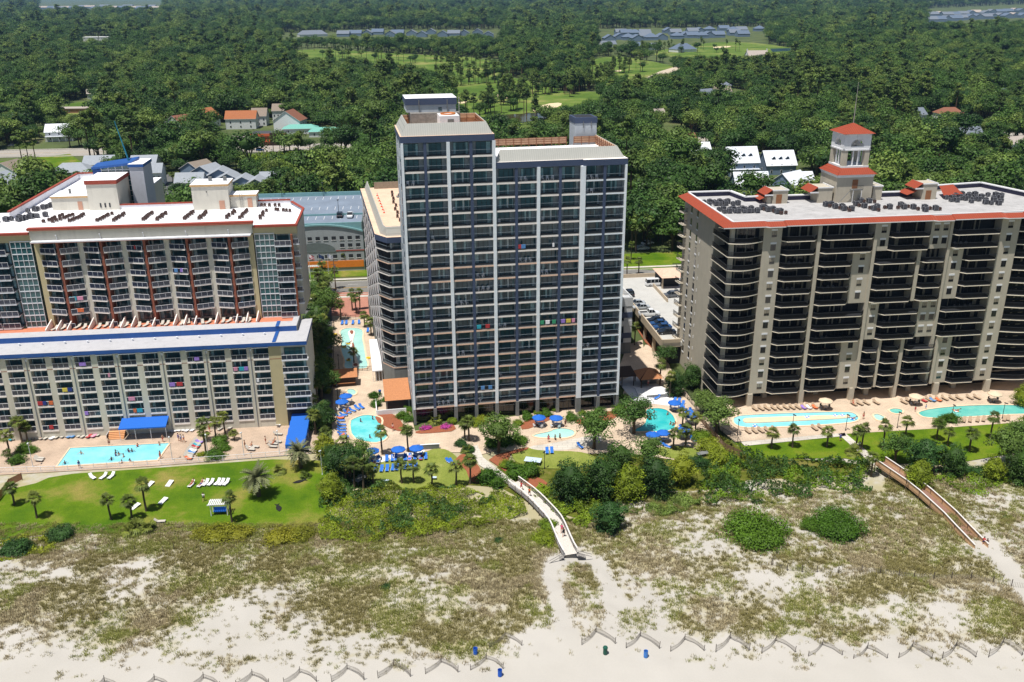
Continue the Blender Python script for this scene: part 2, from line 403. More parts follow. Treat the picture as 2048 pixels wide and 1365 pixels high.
# lawns and paving -------------------------------------------------
GRASS = lawnmat('lawn_grass', rgb(66, 98, 12), rgb(88, 114, 18), rgb(134, 126, 64), 0.085)
GRASS_R = lawnmat('lawn_grass_bright', rgb(76, 104, 14), rgb(92, 116, 20), rgb(110, 122, 36), 0.2)
TURF = lawnmat('putting_turf', rgb(116, 128, 56), rgb(126, 136, 62), rgb(138, 144, 76), 0.3)
SCRUB = lawnmat('scrub_floor', rgb(74, 82, 22), rgb(92, 98, 34), rgb(126, 116, 68), 0.3)
MULCH = mat('pine_mulch', rgb(142, 84, 58), rough=0.95, var=0.25, scale=4)
def deckmat(name, c, tile=1.0):
 if name in MATS: return MATS[name]
 mt, nt, b = base(name); N, Lk = nt.nodes, nt.links
 g = N.new('ShaderNodeNewGeometry'); br = N.new('ShaderNodeTexBrick'); br.inputs['Scale'].default_value = tile; br.inputs['Mortar Size'].default_value = 0.012
 br.inputs['Color1'].default_value = mul(c, .97); br.inputs['Color2'].default_value = mul(c, 1.04); br.inputs['Mortar'].default_value = mul(c, .72)
 n = N.new('ShaderNodeTexNoise'); n.inputs['Scale'].default_value = 0.22; n.inputs['Detail'].default_value = 8; n.inputs['Roughness'].default_value = .65
 Lk.new(g.outputs['Position'], br.inputs['Vector']); Lk.new(g.outputs['Position'], n.inputs['Vector'])
 mr = N.new('ShaderNodeMapRange'); mr.inputs['From Min'].default_value = 0.35; mr.inputs['From Max'].default_value = 0.7; mr.inputs['To Min'].default_value = 1.08; mr.inputs['To Max'].default_value = 0.76; Lk.new(n.outputs['Fac'], mr.inputs['Value'])
 vm = N.new('ShaderNodeVectorMath'); vm.operation = 'SCALE'; Lk.new(br.outputs['Color'], vm.inputs[0]); Lk.new(mr.outputs['Result'], vm.inputs['Scale'])
 Lk.new(vm.outputs['Vector'], b.inputs['Base Color']); b.inputs['Roughness'].default_value = 0.85
 MATS[name] = mt
 return mt
DECK_L = deckmat('deck_tan', rgb(186, 164, 144), .5); DECK_C = deckmat('deck_peach', rgb(200, 180, 158), .45); CONC = deckmat('concrete', rgb(196, 190, 180), .25)
BRICK = deckmat('brick_plaza', rgb(176, 122, 104), .8); ASPH = mat('asphalt', rgb(118, 116, 112), rough=.9, var=.12, scale=.3); ASPH_D = mat('asphalt_dark', rgb(96, 97, 98), rough=.9, var=.15, scale=.3)
WHITE_P = mat('white_paint', rgb(232, 232, 230), rough=.5, var=.04); YEL_P = mat('yellow_paint', rgb(206, 160, 50), rough=.6)
sheet('lawn', smooth_loop([(-160, 1000), (-40, 985), (60, 972), (110, 950), (260, 940), (640, 912), (662, 950), (664, 1000), (650, 1054), (510, 1056), (340, 1064), (250, 1068), (110, 1066), (0, 1080), (-150, 1100)], 1), 0.04, GRASS)
sheet('scrub', [(636, 1050), (640, 955), (760, 962), (900, 968), (1000, 975), (1065, 1010), (1180, 1045), (1250, 1020), (1400, 985), (1500, 960), (1720, 950), (1740, 930), (1500, 910), (1400, 840), (1100, 900), (980, 940), (700, 930), (640, 860)], 0.0, SCRUB)
sheet('pool_deck', [(-170, 960), (-160, 850), (100, 850), (640, 826), (652, 905), (300, 933)], 0.06, DECK_L)
sheet('pool_deck', [(664, 632), (742, 636), (812, 790), (830, 862), (950, 845), (1240, 800), (1290, 690), (1320, 690), (1352, 760), (1425, 850), (1452, 895), (1380, 925), (1250, 905), (1100, 912), (1000, 900), (960, 910), (930, 905), (880, 905), (860, 918), (735, 932), (664, 930)], 0.06, DECK_C)
sheet('pool_deck', [(1432, 800), (1500, 770), (2200, 720), (2220, 828), (2040, 845), (1860, 858), (1690, 868), (1470, 884), (1440, 860)], 0.06, DECK_C)
sheet('terrace', smooth_loop([(1055, 893), (1068, 903), (1120, 902), (1180, 893), (1210, 880), (1195, 868), (1100, 888)], 1), 0.085, CONC)
sheet('terrace', [(1236, 765), (1262, 752), (1300, 760), (1330, 778), (1345, 795), (1365, 815), (1340, 812), (1290, 806), (1270, 806)], 0.085, mat('white_concrete', rgb(214, 214, 216), var=.05))
sheet('terrace', [(735, 918), (850, 900), (845, 912), (780, 922), (738, 928)], 0.085, mat('white_concrete', rgb(214, 214, 216), var=.05))
sheet('lawn', [(1470, 886), (1690, 868), (1860, 856), (2040, 846), (2220, 830), (2240, 905), (2040, 905), (1890, 930), (1740, 925), (1690, 917), (1500, 917)], 0.04, GRASS_R)
sheet('path', [(1676, 868), (1690, 866), (1737, 905), (1765, 930), (1745, 930), (1712, 900)], 0.1, CONC)
sheet('path', [(938, 895), (955, 890), (966, 915), (1035, 968), (1042, 982), (1025, 975), (958, 930)], 0.1, CONC)
sheet('path', [(1255, 690), (1285, 680), (1295, 750), (1262, 752), (1236, 765), (1236, 740)], 0.075, DECK_C)
sheet('path', [(1480, 884), (1690, 866), (1692, 872), (1490, 892)], 0.1, CONC)
sheet('putting_lawn', smooth_loop([(728, 978), (745, 925), (850, 905), (870, 896), (900, 900), (930, 932), (942, 968), (915, 976), (800, 978)], 2), 0.11, TURF)
sheet('putting_lawn', smooth_loop([(1018, 905), (1050, 893), (1075, 902), (1180, 903), (1200, 930), (1110, 940), (1035, 930)], 2), 0.11, TURF)
sheet('putting_lawn', smooth_loop([(1300, 905), (1330, 890), (1395, 895), (1412, 915), (1360, 922)], 2), 0.11, TURF)
for i_, pl in enumerate([[(830, 862), (906, 846), (914, 862), (870, 866), (832, 868)], [(1040, 850), (1055, 838), (1120, 826), (1090, 846), (1045, 862)], [(1150, 838), (1232, 818), (1240, 835), (1180, 850), (1150, 848)], [(905, 925), (925, 905), (940, 915), (965, 940), (960, 968), (940, 962), (930, 935)],
                         [(970, 915), (1058, 893), (1055, 900), (1010, 912), (1035, 945), (1080, 955), (1100, 970), (1060, 980), (1000, 935)], [(1425, 862), (1440, 900), (1452, 930), (1430, 925), (1415, 880)], [(1265, 565), (1300, 640), (1345, 712), (1300, 700), (1262, 640)], [(745, 840), (765, 822), (795, 832), (815, 862), (790, 862)]]):
 sheet('mulch_bed', smooth_loop(pl, 1), 0.14 + 0.004 * i_, MULCH)
# roads
def road(name, a, b, w, z, mt, lines=True, kerb=True):
 a = Vector(a); b = Vector(b); d = (b - a).normalized(); n = Vector((-d.y, d.x)); h = w / 2
 q = lambda u, s: tuple(a + d * u + n * s); Ln = (b - a).length
 sheet(name, [q(0, -h), q(Ln, -h), q(Ln, h), q(0, h)], z, mt, px=False)
 if lines:
  m_ = MB(); 
  for s in (-.14, .14): m_.poly([(*q(0, s - .06), z + .03), (*q(Ln, s - .06), z + .03), (*q(Ln, s + .06), z + .03), (*q(0, s + .06), z + .03)], YEL_P)
  for s in (-h + .4, h - .4): m_.poly([(*q(0, s - .06), z + .03), (*q(Ln, s - .06), z + .03), (*q(Ln, s + .06), z + .03), (*q(0, s + .06), z + .03)], WHITE_P)
  u = 0
  while u < Ln and w > 12:
   for s in (-h / 2, h / 2): m_.poly([(*q(u, s - .06), z + .03), (*q(u + 3, s - .06), z + .03), (*q(u + 3, s + .06), z + .03), (*q(u, s + .06), z + .03)], WHITE_P)
   u += 12
  struct(m_.obj('road_marking'))
 if kerb:
  for s in (-1, 1):
   m_ = MB(); e = h * s; c = lambda u, t, zz: (*q(u, t), zz); t0, t1 = sorted((e, e + s * .25)); 
   m_.prism([q(0, t0), q(Ln, t0), q(Ln, t1), q(0, t1)], z - .1, z + .13, mat('kerb_concrete', rgb(186, 180, 170)))
   struct(m_.obj('kerb'))
   t0, t1 = sorted((e + s * 1.6, e + s * 3.2)); sheet('pavement', [q(0, t0), q(Ln, t0), q(Ln, t1), q(0, t1)], z + .1, CONC, px=False)
road('road', (-420, 223.5), (420, 326), 13.5, 0.0, ASPH)
road('road', (-700, 489), (700, 622), 22, -0.02, mat('asphalt_pale', rgb(158, 152, 144), rough=.9, var=.1, scale=.2))
sheet('verge', [(-420, 236), (420, 338), (420, 352), (-420, 250)], -0.02, GRASS, px=False)
sheet('verge', [(1225, 520), (1345, 520), (1345, 541), (1225, 539)], 0.02, GRASS_R)
sheet('plaza', [(660, 585), (742, 585), (745, 632), (664, 640)], 0.05, BRICK)
sheet('car_park', [(606, 590), (664, 590), (664, 820), (628, 822)], 0.03, ASPH_D)
sheet('lawn', [(-60, 330), (140, 308), (190, 345), (40, 385), (-60, 390)], 0.0, GRASS)
sheet('driveway', smooth_loop([(310, 352), (345, 348), (352, 372), (420, 388), (430, 402), (300, 410), (318, 385)], 1), 0.02, ASPH_D)
sheet('forecourt', [(460, 272), (580, 270), (590, 296), (452, 296)], 0.0, mat('asphalt_pale', rgb(158, 152, 144), rough=.9, var=.1, scale=.2))
sheet('pond', [(560, 376), (660, 370), (680, 384), (575, 392)], 0.0, mat('pond_water', rgb(70, 66, 42), rough=.08, var=.2, scale=.1, spec=.5))
FAIR = lawnmat('fairway_grass', rgb(74, 100, 36), rgb(96, 118, 48), rgb(134, 136, 78), 0.02)
CLEAR = []
FW_POLYS = [[(555, 102), (660, 98), (760, 106), (1000, 118), (1010, 150), (960, 160), (860, 150), (780, 128), (600, 118)], [(905, 155), (1000, 150), (1090, 170), (1150, 190), (1150, 215), (1050, 245), (960, 245), (905, 210)],
   [(1180, 118), (1240, 112), (1330, 128), (1370, 140), (1330, 158), (1230, 172), (1170, 165)], [(1285, 108), (1400, 86), (1490, 84), (1560, 92), (1600, 100), (1560, 112), (1470, 122), (1380, 118)], [(1060, 200), (1200, 178), (1210, 205), (1060, 225)], [(120, 210), (190, 200), (200, 225), (120, 232)]]
for i_, p_ in enumerate(FW_POLYS): sheet('fairway', smooth_loop(p_, 1), .02 * i_, FAIR); CLEAR.append(p_)
CLEAR += [[(1190, 58), (1535, 54), (1535, 86), (1190, 92)], [(1850, 18), (2070, 8), (2070, 44), (1850, 50)], [(75, 4), (330, 4), (330, 20), (75, 24)], [(680, 60), (1010, 60), (1010, 76), (680, 80)], [(560, 66), (690, 66), (690, 76), (560, 80)], [(160, 74), (230, 74), (230, 84), (160, 88)]]
for p_ in ([(1060, 222), (1090, 208), (1125, 205), (1120, 214), (1080, 224)], [(1425, 94), (1460, 92), (1462, 95), (1428, 97)], [(905, 206), (935, 202), (930, 208)], [(990, 190), (1010, 185), (1020, 196), (1000, 200)], [(1225, 142), (1245, 140), (1240, 144)]):
 sheet('sand_bunker', smooth_loop(p_, 1), 0.2, mat('bunker_sand', rgb(214, 196, 160), var=.1))
sheet('path', [(1282, 160), (1320, 143), (1370, 128), (1376, 132), (1330, 150), (1300, 166)], 0.22, mat('cart_path', rgb(190, 176, 156)))
sheet('pond', [(1000, 230), (1085, 226), (1100, 236), (1040, 246), (1000, 240)], 0.24, MATS.get('pond_water'))
sheet('pond', [(1540, 98), (1600, 96), (1600, 101), (1545, 104)], 0.24, mat('lake_water', rgb(60, 90, 110), rough=.1))
# ================================================================ plants
OAK = leafmat('oak_leaves', rgb(50, 80, 36), rgb(78, 108, 46), rgb(114, 134, 62), .26)
OAKD = leafmat('dark_leaves', rgb(48, 76, 32), rgb(58, 88, 36), rgb(76, 104, 42), .25)
PINE = leafmat('pine_needles', rgb(74, 98, 46), rgb(92, 114, 52), rgb(108, 126, 58), .28)
LIME = leafmat('scrub_leaves', rgb(96, 124, 30), rgb(112, 132, 32), rgb(136, 142, 38), .22)
YELG = leafmat('golden_leaves', rgb(120, 122, 30), rgb(134, 132, 36), rgb(112, 118, 34))
HEDG = leafmat('hedge_leaves', rgb(62, 98, 26), rgb(72, 106, 28), rgb(84, 116, 30), .22)
BLUG = leafmat('cedar_leaves', rgb(52, 86, 40), rgb(60, 94, 44), rgb(70, 98, 42), .22)
PALM = leafmat('palm_fronds', rgb(74, 90, 36), rgb(92, 106, 44), rgb(108, 116, 48), .15)
DEAD = leafmat('dead_fronds', rgb(128, 108, 70), rgb(140, 116, 76), rgb(112, 94, 62), .05)
DATE = leafmat('date_fronds', rgb(104, 110, 76), rgb(116, 120, 84), rgb(124, 122, 84), .1)
BARK = mat('bark', rgb(84, 72, 58), rough=.95, var=.3, scale=5); PBARK = mat('palm_trunk', rgb(92, 80, 66), rough=.95, var=.3, scale=8); PINEB = mat('pine_bark', rgb(96, 74, 58), rough=.95, var=.3, scale=5)
def rdir(rn, zmin=-1.0):
 while True:
  v = Vector((rn.uniform(-1, 1), rn.uniform(-1, 1), rn.uniform(zmin, 1)))
  if .05 < v.length < 1: return v.normalized()
def leafquad(b, t, p, nrm, s, rn, mt, tone):
 nrm = (nrm + rdir(rn) * .6).normalized(); a = nrm.orthogonal().normalized(); q = rn.uniform(0, 6.28); c = nrm.cross(a); u = a * math.cos(q) + c * math.sin(q); w = nrm.cross(u)
 s1 = s * rn.uniform(.6, 1.2); s2 = s * rn.uniform(.4, .8)
 b.poly([p - u * s1 - w * s2 * .4, p + w * s2, p + u * s1 + w * s2 * .2, p - w * s2], mt); t.append(max(0, min(1, tone + rn.uniform(-.08, .08))))
def crown(b, t, c, rx, rz, ncl, nl, s, mt, rn, flat=0.0, low=-.35, cr=.42):
 """clumps of small leaves spread through an ellipsoid"""
 c = Vector(c)
 for _ in range(ncl):
  d = rdir(rn, low); k = rn.uniform(.45, .95) if flat == 0 else rn.uniform(.2, 1.0)
  cc = c + Vector((d.x * rx * k, d.y * rx * k, d.z * rz * k * (1 - flat))); r = rx * cr * rn.uniform(.65, 1.25); tone = rn.random() * .9
  for _ in range(nl):
   e = rdir(rn, -.6); p = cc + Vector((e.x * r, e.y * r, e.z * r * .75)) * rn.uniform(.55, 1.0)
   leafquad(b, t, p, (e + Vector((0, 0, .7))), s, rn, mt, tone)
def core(b, t, c, rx, rz, mt, rn):
 o = len(b.f); n = 9; prof = [(.05, -.8), (.7, -.45), (.95, .05), (.75, .55), (.3, .9), (.02, 1)]
 k = len(b.v); b.lathe([(r * rx, c[2] + z * rz) for r, z in prof], mt, n, (c[0], c[1]))
 for i in range(k, len(b.v)):
  x, y, z = b.v[i]; j = 1 + .3 * noise.noise(Vector((x * .7, y * .7, z * .7 + rx))); b.v[i] = (c[0] + (x - c[0]) * j, c[1] + (y - c[1]) * j, z)
 t += [.35] * (len(b.f) - o)
def mk_oak(seed, mt=None, rx=4.6, h=9.0, ncl=17, nl=64, s=.4):
 rn = random.Random(seed); b = MB(); t = []; mt = mt or OAK; zc = h - rx * .62
 core(b, t, (0, 0, zc - .3), rx * .62, rx * .42, mt, rn); crown(b, t, (0, 0, zc), rx, rx * .66, ncl, nl, s, mt, rn, cr=.46 if s > .3 else .42)
 b.tone = t; k = MB(); k.cyl((0, 0, -.2), (.15, .1, zc * .55), .34, .24, BARK, 8)
 for i in range(5):
  a = i * 1.257 + seed; k.cyl((.15, .1, zc * .5), (math.cos(a) * rx * .5, math.sin(a) * rx * .5, zc + rx * .1), .18, .06, BARK, 6)
 return b, k
def mk_pine(seed, h=15.0, rx=3.0):
 rn = random.Random(seed); b = MB(); t = []
 for i in range(13):
  z = h * rn.uniform(.62, 1.0); w = rx * (1.15 - (z / h - .6) * 1.6); a = rn.uniform(0, 6.28); r = w * rn.uniform(.15, .8)
  crown(b, t, (math.cos(a) * r, math.sin(a) * r, z - .6), 1.5, .8, 3, 30, .4, PINE, rn, .2, -.2, .6)
 b.tone = t; k = MB(); k.cyl((0, 0, -.2), (.1, 0, h * .92), .3, .1, PINEB, 8)
 for i in range(7):
  a = i * 2.4 + seed; z = h * (.6 + .05 * i); k.cyl((.07, 0, z), (math.cos(a) * rx * .6, math.sin(a) * rx * .6, z + .6), .08, .03, PINEB, 5)
 return b, k
def mk_bush(seed, mt, rx=1.0, rz=.8, ncl=16, nl=36, s=.12):
 rn = random.Random(seed); b = MB(); t = []
 core(b, t, (0, 0, rz * .35), rx * .8, rz * .55, mt, rn); crown(b, t, (0, 0, rz * .3), rx, rz * .85, ncl, nl, s, mt, rn, 0, -.15)
 b.tone = t
 return b
def fan(b, t, o, d, up, ln, mt, rn, droop=.25, nl=8, tone=.5):
 side = d.cross(up).normalized()
 for i in range(nl):
  a = (i / (nl - 1) - .5) * 2.5; q = (d * math.cos(a) + side * math.sin(a)); l = ln * (1 - .25 * abs(a) / 1.25) * rn.uniform(.85, 1.1); w = side * math.cos(a) - d * math.sin(a); w = w * (l * .085)
  mid = o + q * l * .6; tip = o + q * l + Vector((0, 0, -l * droop * rn.uniform(.7, 1.5)))
  b.poly([o, mid - w, tip, mid + w], mt); t.append(max(0, min(1, tone + rn.uniform(-.3, .3))))
def mk_sabal(seed, h=4.5, dense=1.0):
 rn = random.Random(seed); b = MB(); t = []; top = Vector((rn.uniform(-.15, .15), rn.uniform(-.15, .15), h))
 for i in range(int(27 * dense)):
  a = i * 2.4 + rn.uniform(-.3, .3); el = rn.uniform(-.5, 1.25); d = Vector((math.cos(a) * math.cos(el), math.sin(a) * math.cos(el), math.sin(el)))
  st = rn.uniform(.45, .8); o = top + d * st; side = d.cross(Vector((0, 0, 1))).normalized() * .02
  b.poly([top - side, top + side, o + side, o - side], PALM); t.append(.6); dd = (d + Vector((0, 0, -.35))).normalized()
  fan(b, t, o, dd, Vector((-dd.x * dd.z, -dd.y * dd.z, 1 - dd.z * dd.z)), rn.uniform(.85, 1.2), PALM, rn, .22, 9, rn.random())
 for i in range(6):
  a = rn.uniform(0, 6.28); d = Vector((math.cos(a) * .5, math.sin(a) * .5, -.8)).normalized(); fan(b, t, top + d * .4, d, Vector((d.x, d.y, .4)), .75, DEAD, rn, .2, 6, .5)
 b.tone = t; k = MB(); ln = top * .5 + Vector((.08, 0, 0)); k.cyl((0, 0, -.2), ln, .2, .16, PBARK, 9); k.cyl(ln, top, .16, .19, PBARK, 9)
 for i in range(14):
  a = i * 2.4; z = h - .15 - i * .06; c = Vector((top.x * z / h, top.y * z / h, z)); d = Vector((math.cos(a), math.sin(a), .9)); k.cyl(c, c + d * .3, .06, .03, PBARK, 4)
 return b, k
def mk_date(seed, h=3.6):
 rn = random.Random(seed); b = MB(); t = []; top = Vector((0, 0, h))
 for i in range(52):
  a = i * 2.4; el = rn.uniform(-.35, 1.3); d = Vector((math.cos(a) * math.cos(el), math.sin(a) * math.cos(el), math.sin(el))); ln = rn.uniform(2.6, 3.3); p = top; tone = rn.random(); side = Vector((-math.sin(a), math.cos(a), 0))
  for s in range(9):
   q = p + d * (ln / 9); d = (d + Vector((0, 0, -.13))).normalized(); up = side.cross(d)
   for sg in (-1, 1):
    l = .55 * (1 - abs(s - 4) / 6); tip = (p + q) * .5 + side * sg * l + d * .25 - up * .08
    b.poly([p, q, tip + d * .08, tip - d * .04], DATE); t.append(max(0, min(1, tone + rn.uniform(-.2, .2))))
   p = q
 b.tone = t; k = MB(); k.cyl((0, 0, -.2), top, .36, .3, PBARK, 10)
 for i in range(40):
  a = i * 2.4; z = .2 + i * (h - .3) / 40; k.cyl((math.cos(a) * .3, math.sin(a) * .3, z), (math.cos(a) * .42, math.sin(a) * .42, z + .16), .07, .03, PBARK, 4)
 return b, k
def mk_cedar(seed, mt, rx=3.3, h=7.8, ncl=54, nl=95, s=.19):
 rn = random.Random(seed); b = MB(); t = []
 core(b, t, (0, 0, h * .42), rx * .72, h * .42, mt, rn); crown(b, t, (0, 0, h * .42), rx, h * .52, ncl, nl, s, mt, rn, 0, -.8, .36); b.tone = t; k = MB(); k.cyl((0, 0, -.2), (0, 0, h * .7), .22, .1, BARK, 8); return b, k
class Plant:
 def __init__(s, name, mk, cat, trunk='trunk', crown_='crown'):
  s.name, s.cat = name, cat; c, k = mk if isinstance(mk, tuple) else (mk, None)
  s.c = c.mesh(name + '_crown'); s.k = k.mesh(name + '_trunk') if k else None; s.tk, s.cr = trunk, crown_; s.mb = (c, k)
 def __call__(s, x, y, label, group=None, rz=None, sc=1.0, z=0.0):
  rz = random.uniform(0, 6.28) if rz is None else rz
  if s.k is None: return tag(link(s.name, s.c, None, (x, y, z), rz, sc), label, s.cat, group)
  t = thing(s.name, label, s.cat, (x, y, z), rz, group, sc); link(s.cr, s.c, t); link(s.tk, s.k, t); return t
 def joined(s):
  c, k = s.mb; b = MB(); b.add(c); tone = list(c.tone)
  if k: b.add(k); tone += [.5] * len(k.f)
  b.tone = tone; return b
OAKS = [Plant('oak_tree', mk_oak(i, OAK, 4.4 + .5 * (i % 3), 8.5 + 1.2 * (i % 4)), 'tree') for i in range(5)] + [Plant('dark_oak_tree', mk_oak(11 + i, OAKD, 4.8, 9.5), 'tree') for i in range(2)]
PINES = [Plant('pine_tree', mk_pine(21 + i, 14 + 2 * i, 2.8), 'tree') for i in range(3)]
SABALS = {h: Plant('palm_tree', mk_sabal(int(h * 10), h), 'palm') for h in (2.0, 3.4, 4.2, 5.0, 5.8)}
DENSEP = Plant('palm_tree', mk_sabal(77, 4.9, 1.9), 'palm')
DATEP = Plant('date_palm', mk_date(5), 'palm')
# named plants near the camera ----------------------------------------------
def sabal(px, py, h, label, sc=None, group='sabal palms round the pools and lawns'):
 k = min(SABALS, key=lambda q: abs(q - h)); x, y = at(px, py); SABALS[k](x, y, label, group, sc=h / k if sc is None else sc)
PL = [(74, 1037, 4.0, 'slim palm alone on the left lawn beside a bare patch'), (29, 1011, 3.4, 'stout palm at the wooden fence corner of the left lawn'), (223, 1040, 4.0, 'palm with lopsided ragged crown on the lawn, left of the yellowish one'),
      (264, 1040, 3.6, 'palm with sparse yellowish crown on the left lawn'), (293, 1023, 5.2, 'tall thin palm on the lawn beside white cornhole boards'), (464, 1045, 4.8, 'slim palm beside the white garden swing'),
      (20, 913, 4.6, 'palm leaning over the clipped shrubs at the left pool deck end'), (45, 886, 4.6, 'tallest palm of the cluster behind the left clipped shrubs'), (55, 884, 3.2, 'lower palm in the cluster behind the left clipped shrubs'), (36, 880, 4.4, 'palm by the lounger row at the far left of the hotel'),
      (17, 923, 1.6, 'small palm at the corner of the left pool deck'), (412, 910, 5.0, 'bent palm in front of the round clipped shrubs on the hotel deck'), (433, 883, 4.2, 'palm rising out of the clipped shrubs on the hotel deck'), (451, 870, 4.2, 'palm at the back of the clipped shrubs near the hotel wall'), (408, 883, 4.2, 'palm behind the bent one near the hotel wall'), (469, 881, 1.5, 'low bushy palm right of the clipped shrubs on the hotel deck'),
      (765, 910, 5.0, 'palm standing at the edge of the kidney pool'), (746, 970, 3.2, 'short palm at the left end of the turf loungers'), (804, 968, 4.0, 'palm in front of the blue lounger rows, left of centre'), (828, 966, 3.4, 'short palm in front of the blue lounger rows, right of centre'),
      (864, 978, 4.2, 'thick-booted palm at the front edge of the turf'), (912, 973, 4.2, 'palm at the right end of the turf by the mulch'), (938, 883, 4.6, 'tall palm of the pair beside the fork of the tower path'), (930, 880, 3.4, 'shorter palm of the pair beside the fork of the tower path'),
      (709, 976, 5.4, 'tall palm in the thicket left of the turf'), (727, 978, 5.2, 'palm at the thicket edge beside the grey storage box'), (692, 968, 4.2, 'palm deep in the thicket left of the turf'), (632, 870, 4.6, 'palm beside the blue cabanas'), (648, 850, 4.2, 'palm between the blue cabanas and the kidney pool'), (655, 895, 3.4, 'low palm behind the blue cabana row'), (628, 835, 4.4, 'palm at the corner of the left hotel wing'),
      (1543, 898, 3.4, 'leftmost palm on the right-hand lawn'), (1585, 896, 4.0, 'second palm from the left on the right-hand lawn'), (1653, 895, 3.4, 'palm on the lawn left of the concrete walk'), (1710, 899, 4.2, 'left palm of the close pair beside the concrete walk'), (1722, 901, 4.8, 'right palm of the close pair beside the concrete walk'), (1765, 899, 5.2, 'tall leaning palm on the lawn past the concrete walk'),
      (1811, 874, 3.4, 'palm at the pool edge of the right lawn by the hot tubs'), (1873, 880, 3.4, 'palm in front of the low hedge at the long pool'), (1938, 903, 3.8, 'stout palm at the sandy end of the right lawn'), (1980, 879, 4.8, 'curved palm with a clear shadow on the right lawn'), (1895, 892, 3.0, 'palm rising behind the dark cedar on the right lawn'), (2043, 880, 4.2, 'palm at the right edge of the right lawn'), (1742, 953, 4.0, 'palm at the landward end of the brown boardwalk'),
      (1339, 796, 5.4, 'tall palm between the gazebo and the condominium wall'), (1365, 856, 3.4, 'short palm at the deep pool\'s right edge'), (1391, 873, 4.2, 'palm among the loungers right of the deep pool'), (1370, 896, 3.8, 'palm in front of the deep pool\'s right corner'), (1346, 900, 3.6, 'thin palm in front of the blue umbrellas at the deep pool'), (1269, 691, 5.0, 'palm in the narrow bed between tower and parking deck'),
      (708, 728, 3.2, 'small palm on the island of the winding pool'), (681, 640, 4.6, 'palm at the street end of the winding pool'), (705, 622, 5.2, 'left palm of the group on the brick plaza'), (713, 628, 4.6, 'middle palm of the group on the brick plaza'), (720, 620, 5.4, 'right palm of the group on the brick plaza'), (730, 655, 3.4, 'bushy palm beside the curved wing of the tower'), (742, 672, 3.8, 'palm next to the white awnings of the tower wing'),
      (672, 578, 5.8, 'palm at the kerb behind the brick plaza'), (690, 540, 5.4, 'palm in front of the orange-banded garage'), (1254, 552, 5, 'left palm on the verge behind the parking deck'), (1277, 549, 4.6, 'right palm on the verge behind the parking deck'), (1262, 520, 5.4, 'palm beyond the street, left of the verge'), (1300, 500, 5.2, 'palm in the row beyond the street near the condominium'), (1325, 490, 5.4, 'palm touching the condominium wall beyond the street'), (1270, 470, 5.4, 'palm behind the verge beside the white shed roof'), (1290, 455, 5.0, 'farthest palm in the row beyond the street'), (1340, 470, 4.6, 'palm tucked against the condominium corner'), (690, 925, 4.6, 'palm between kidney pool loungers and thicket'), (1320, 770, 5.0, 'palm hiding the gazebo\'s right post'), (356, 372, 4.0, 'palm by the driveway of the grey townhouses'), (346, 366, 3.8, 'shorter palm by the townhouse driveway'), (318, 378, 3.0, 'small palm at the bend of the townhouse driveway')]
for q in PL: sabal(*q)
for px, py, lb in ((817, 905, 'dense round-headed palm beside the middle blue umbrella'), (940, 968, 'dense round-headed palm at the mulch corner of the turf')): x_, y_ = at(px, py); DENSEP(x_, y_, lb, 'sabal palms round the pools and lawns')
for px, py, sc, lb in ((518, 993, 1.05, 'big feathery date palm casting a star shadow on the left lawn'), (602, 937, .98, 'feathery date palm in front of the blue cabanas')): x_, y_ = at(px, py); DATEP(x_, y_, lb, 'date palms on the left lawn', sc=sc)
# palm strip between the left hotel and the tower
rn_ = random.Random(5)
for i in range(16):
 py = 585 + i * 15.5; px = 645 + rn_.uniform(-16, 14) - (6 if py > 700 else 0); sabal(px, py, rn_.choice([5.8, 7.0, 8.2]), nth(i) + ' palm counting seaward from the street in the strip beside the winding pool', group='palms in the strip beside the winding pool')
FERNP = Plant('palmetto', mk_sabal(99, .35, 1.0)[0], 'palmetto')
for px, py, sc, lb in ((262, 1066, 1.15, 'palmetto at the left of the clump on the lawn edge'), (278, 1060, 1.4, 'tall palmetto in the middle of the clump on the lawn edge'), (296, 1062, 1.2, 'palmetto at the right of the clump on the lawn edge'), (1706, 910, 1.3, 'palmetto beside the walk at the brown boardwalk'), (870, 846, 1.2, 'small fan palm in the mulch against the tower base'), (1600, 965, .9, 'pale palmetto in the scrub left of the brown boardwalk'), (560, 945, 1.1, 'dark palmetto behind the big date palm'), (610, 955, .9, 'palmetto in the shade of the second date palm'), (1455, 893, .9, 'palmetto by the condominium fence corner'), (932, 905, 1.0, 'palmetto under the pair of palms at the path fork')):
 x_, y_ = at(px, py); FERNP(x_, y_, lb, 'palmettos', sc=sc)
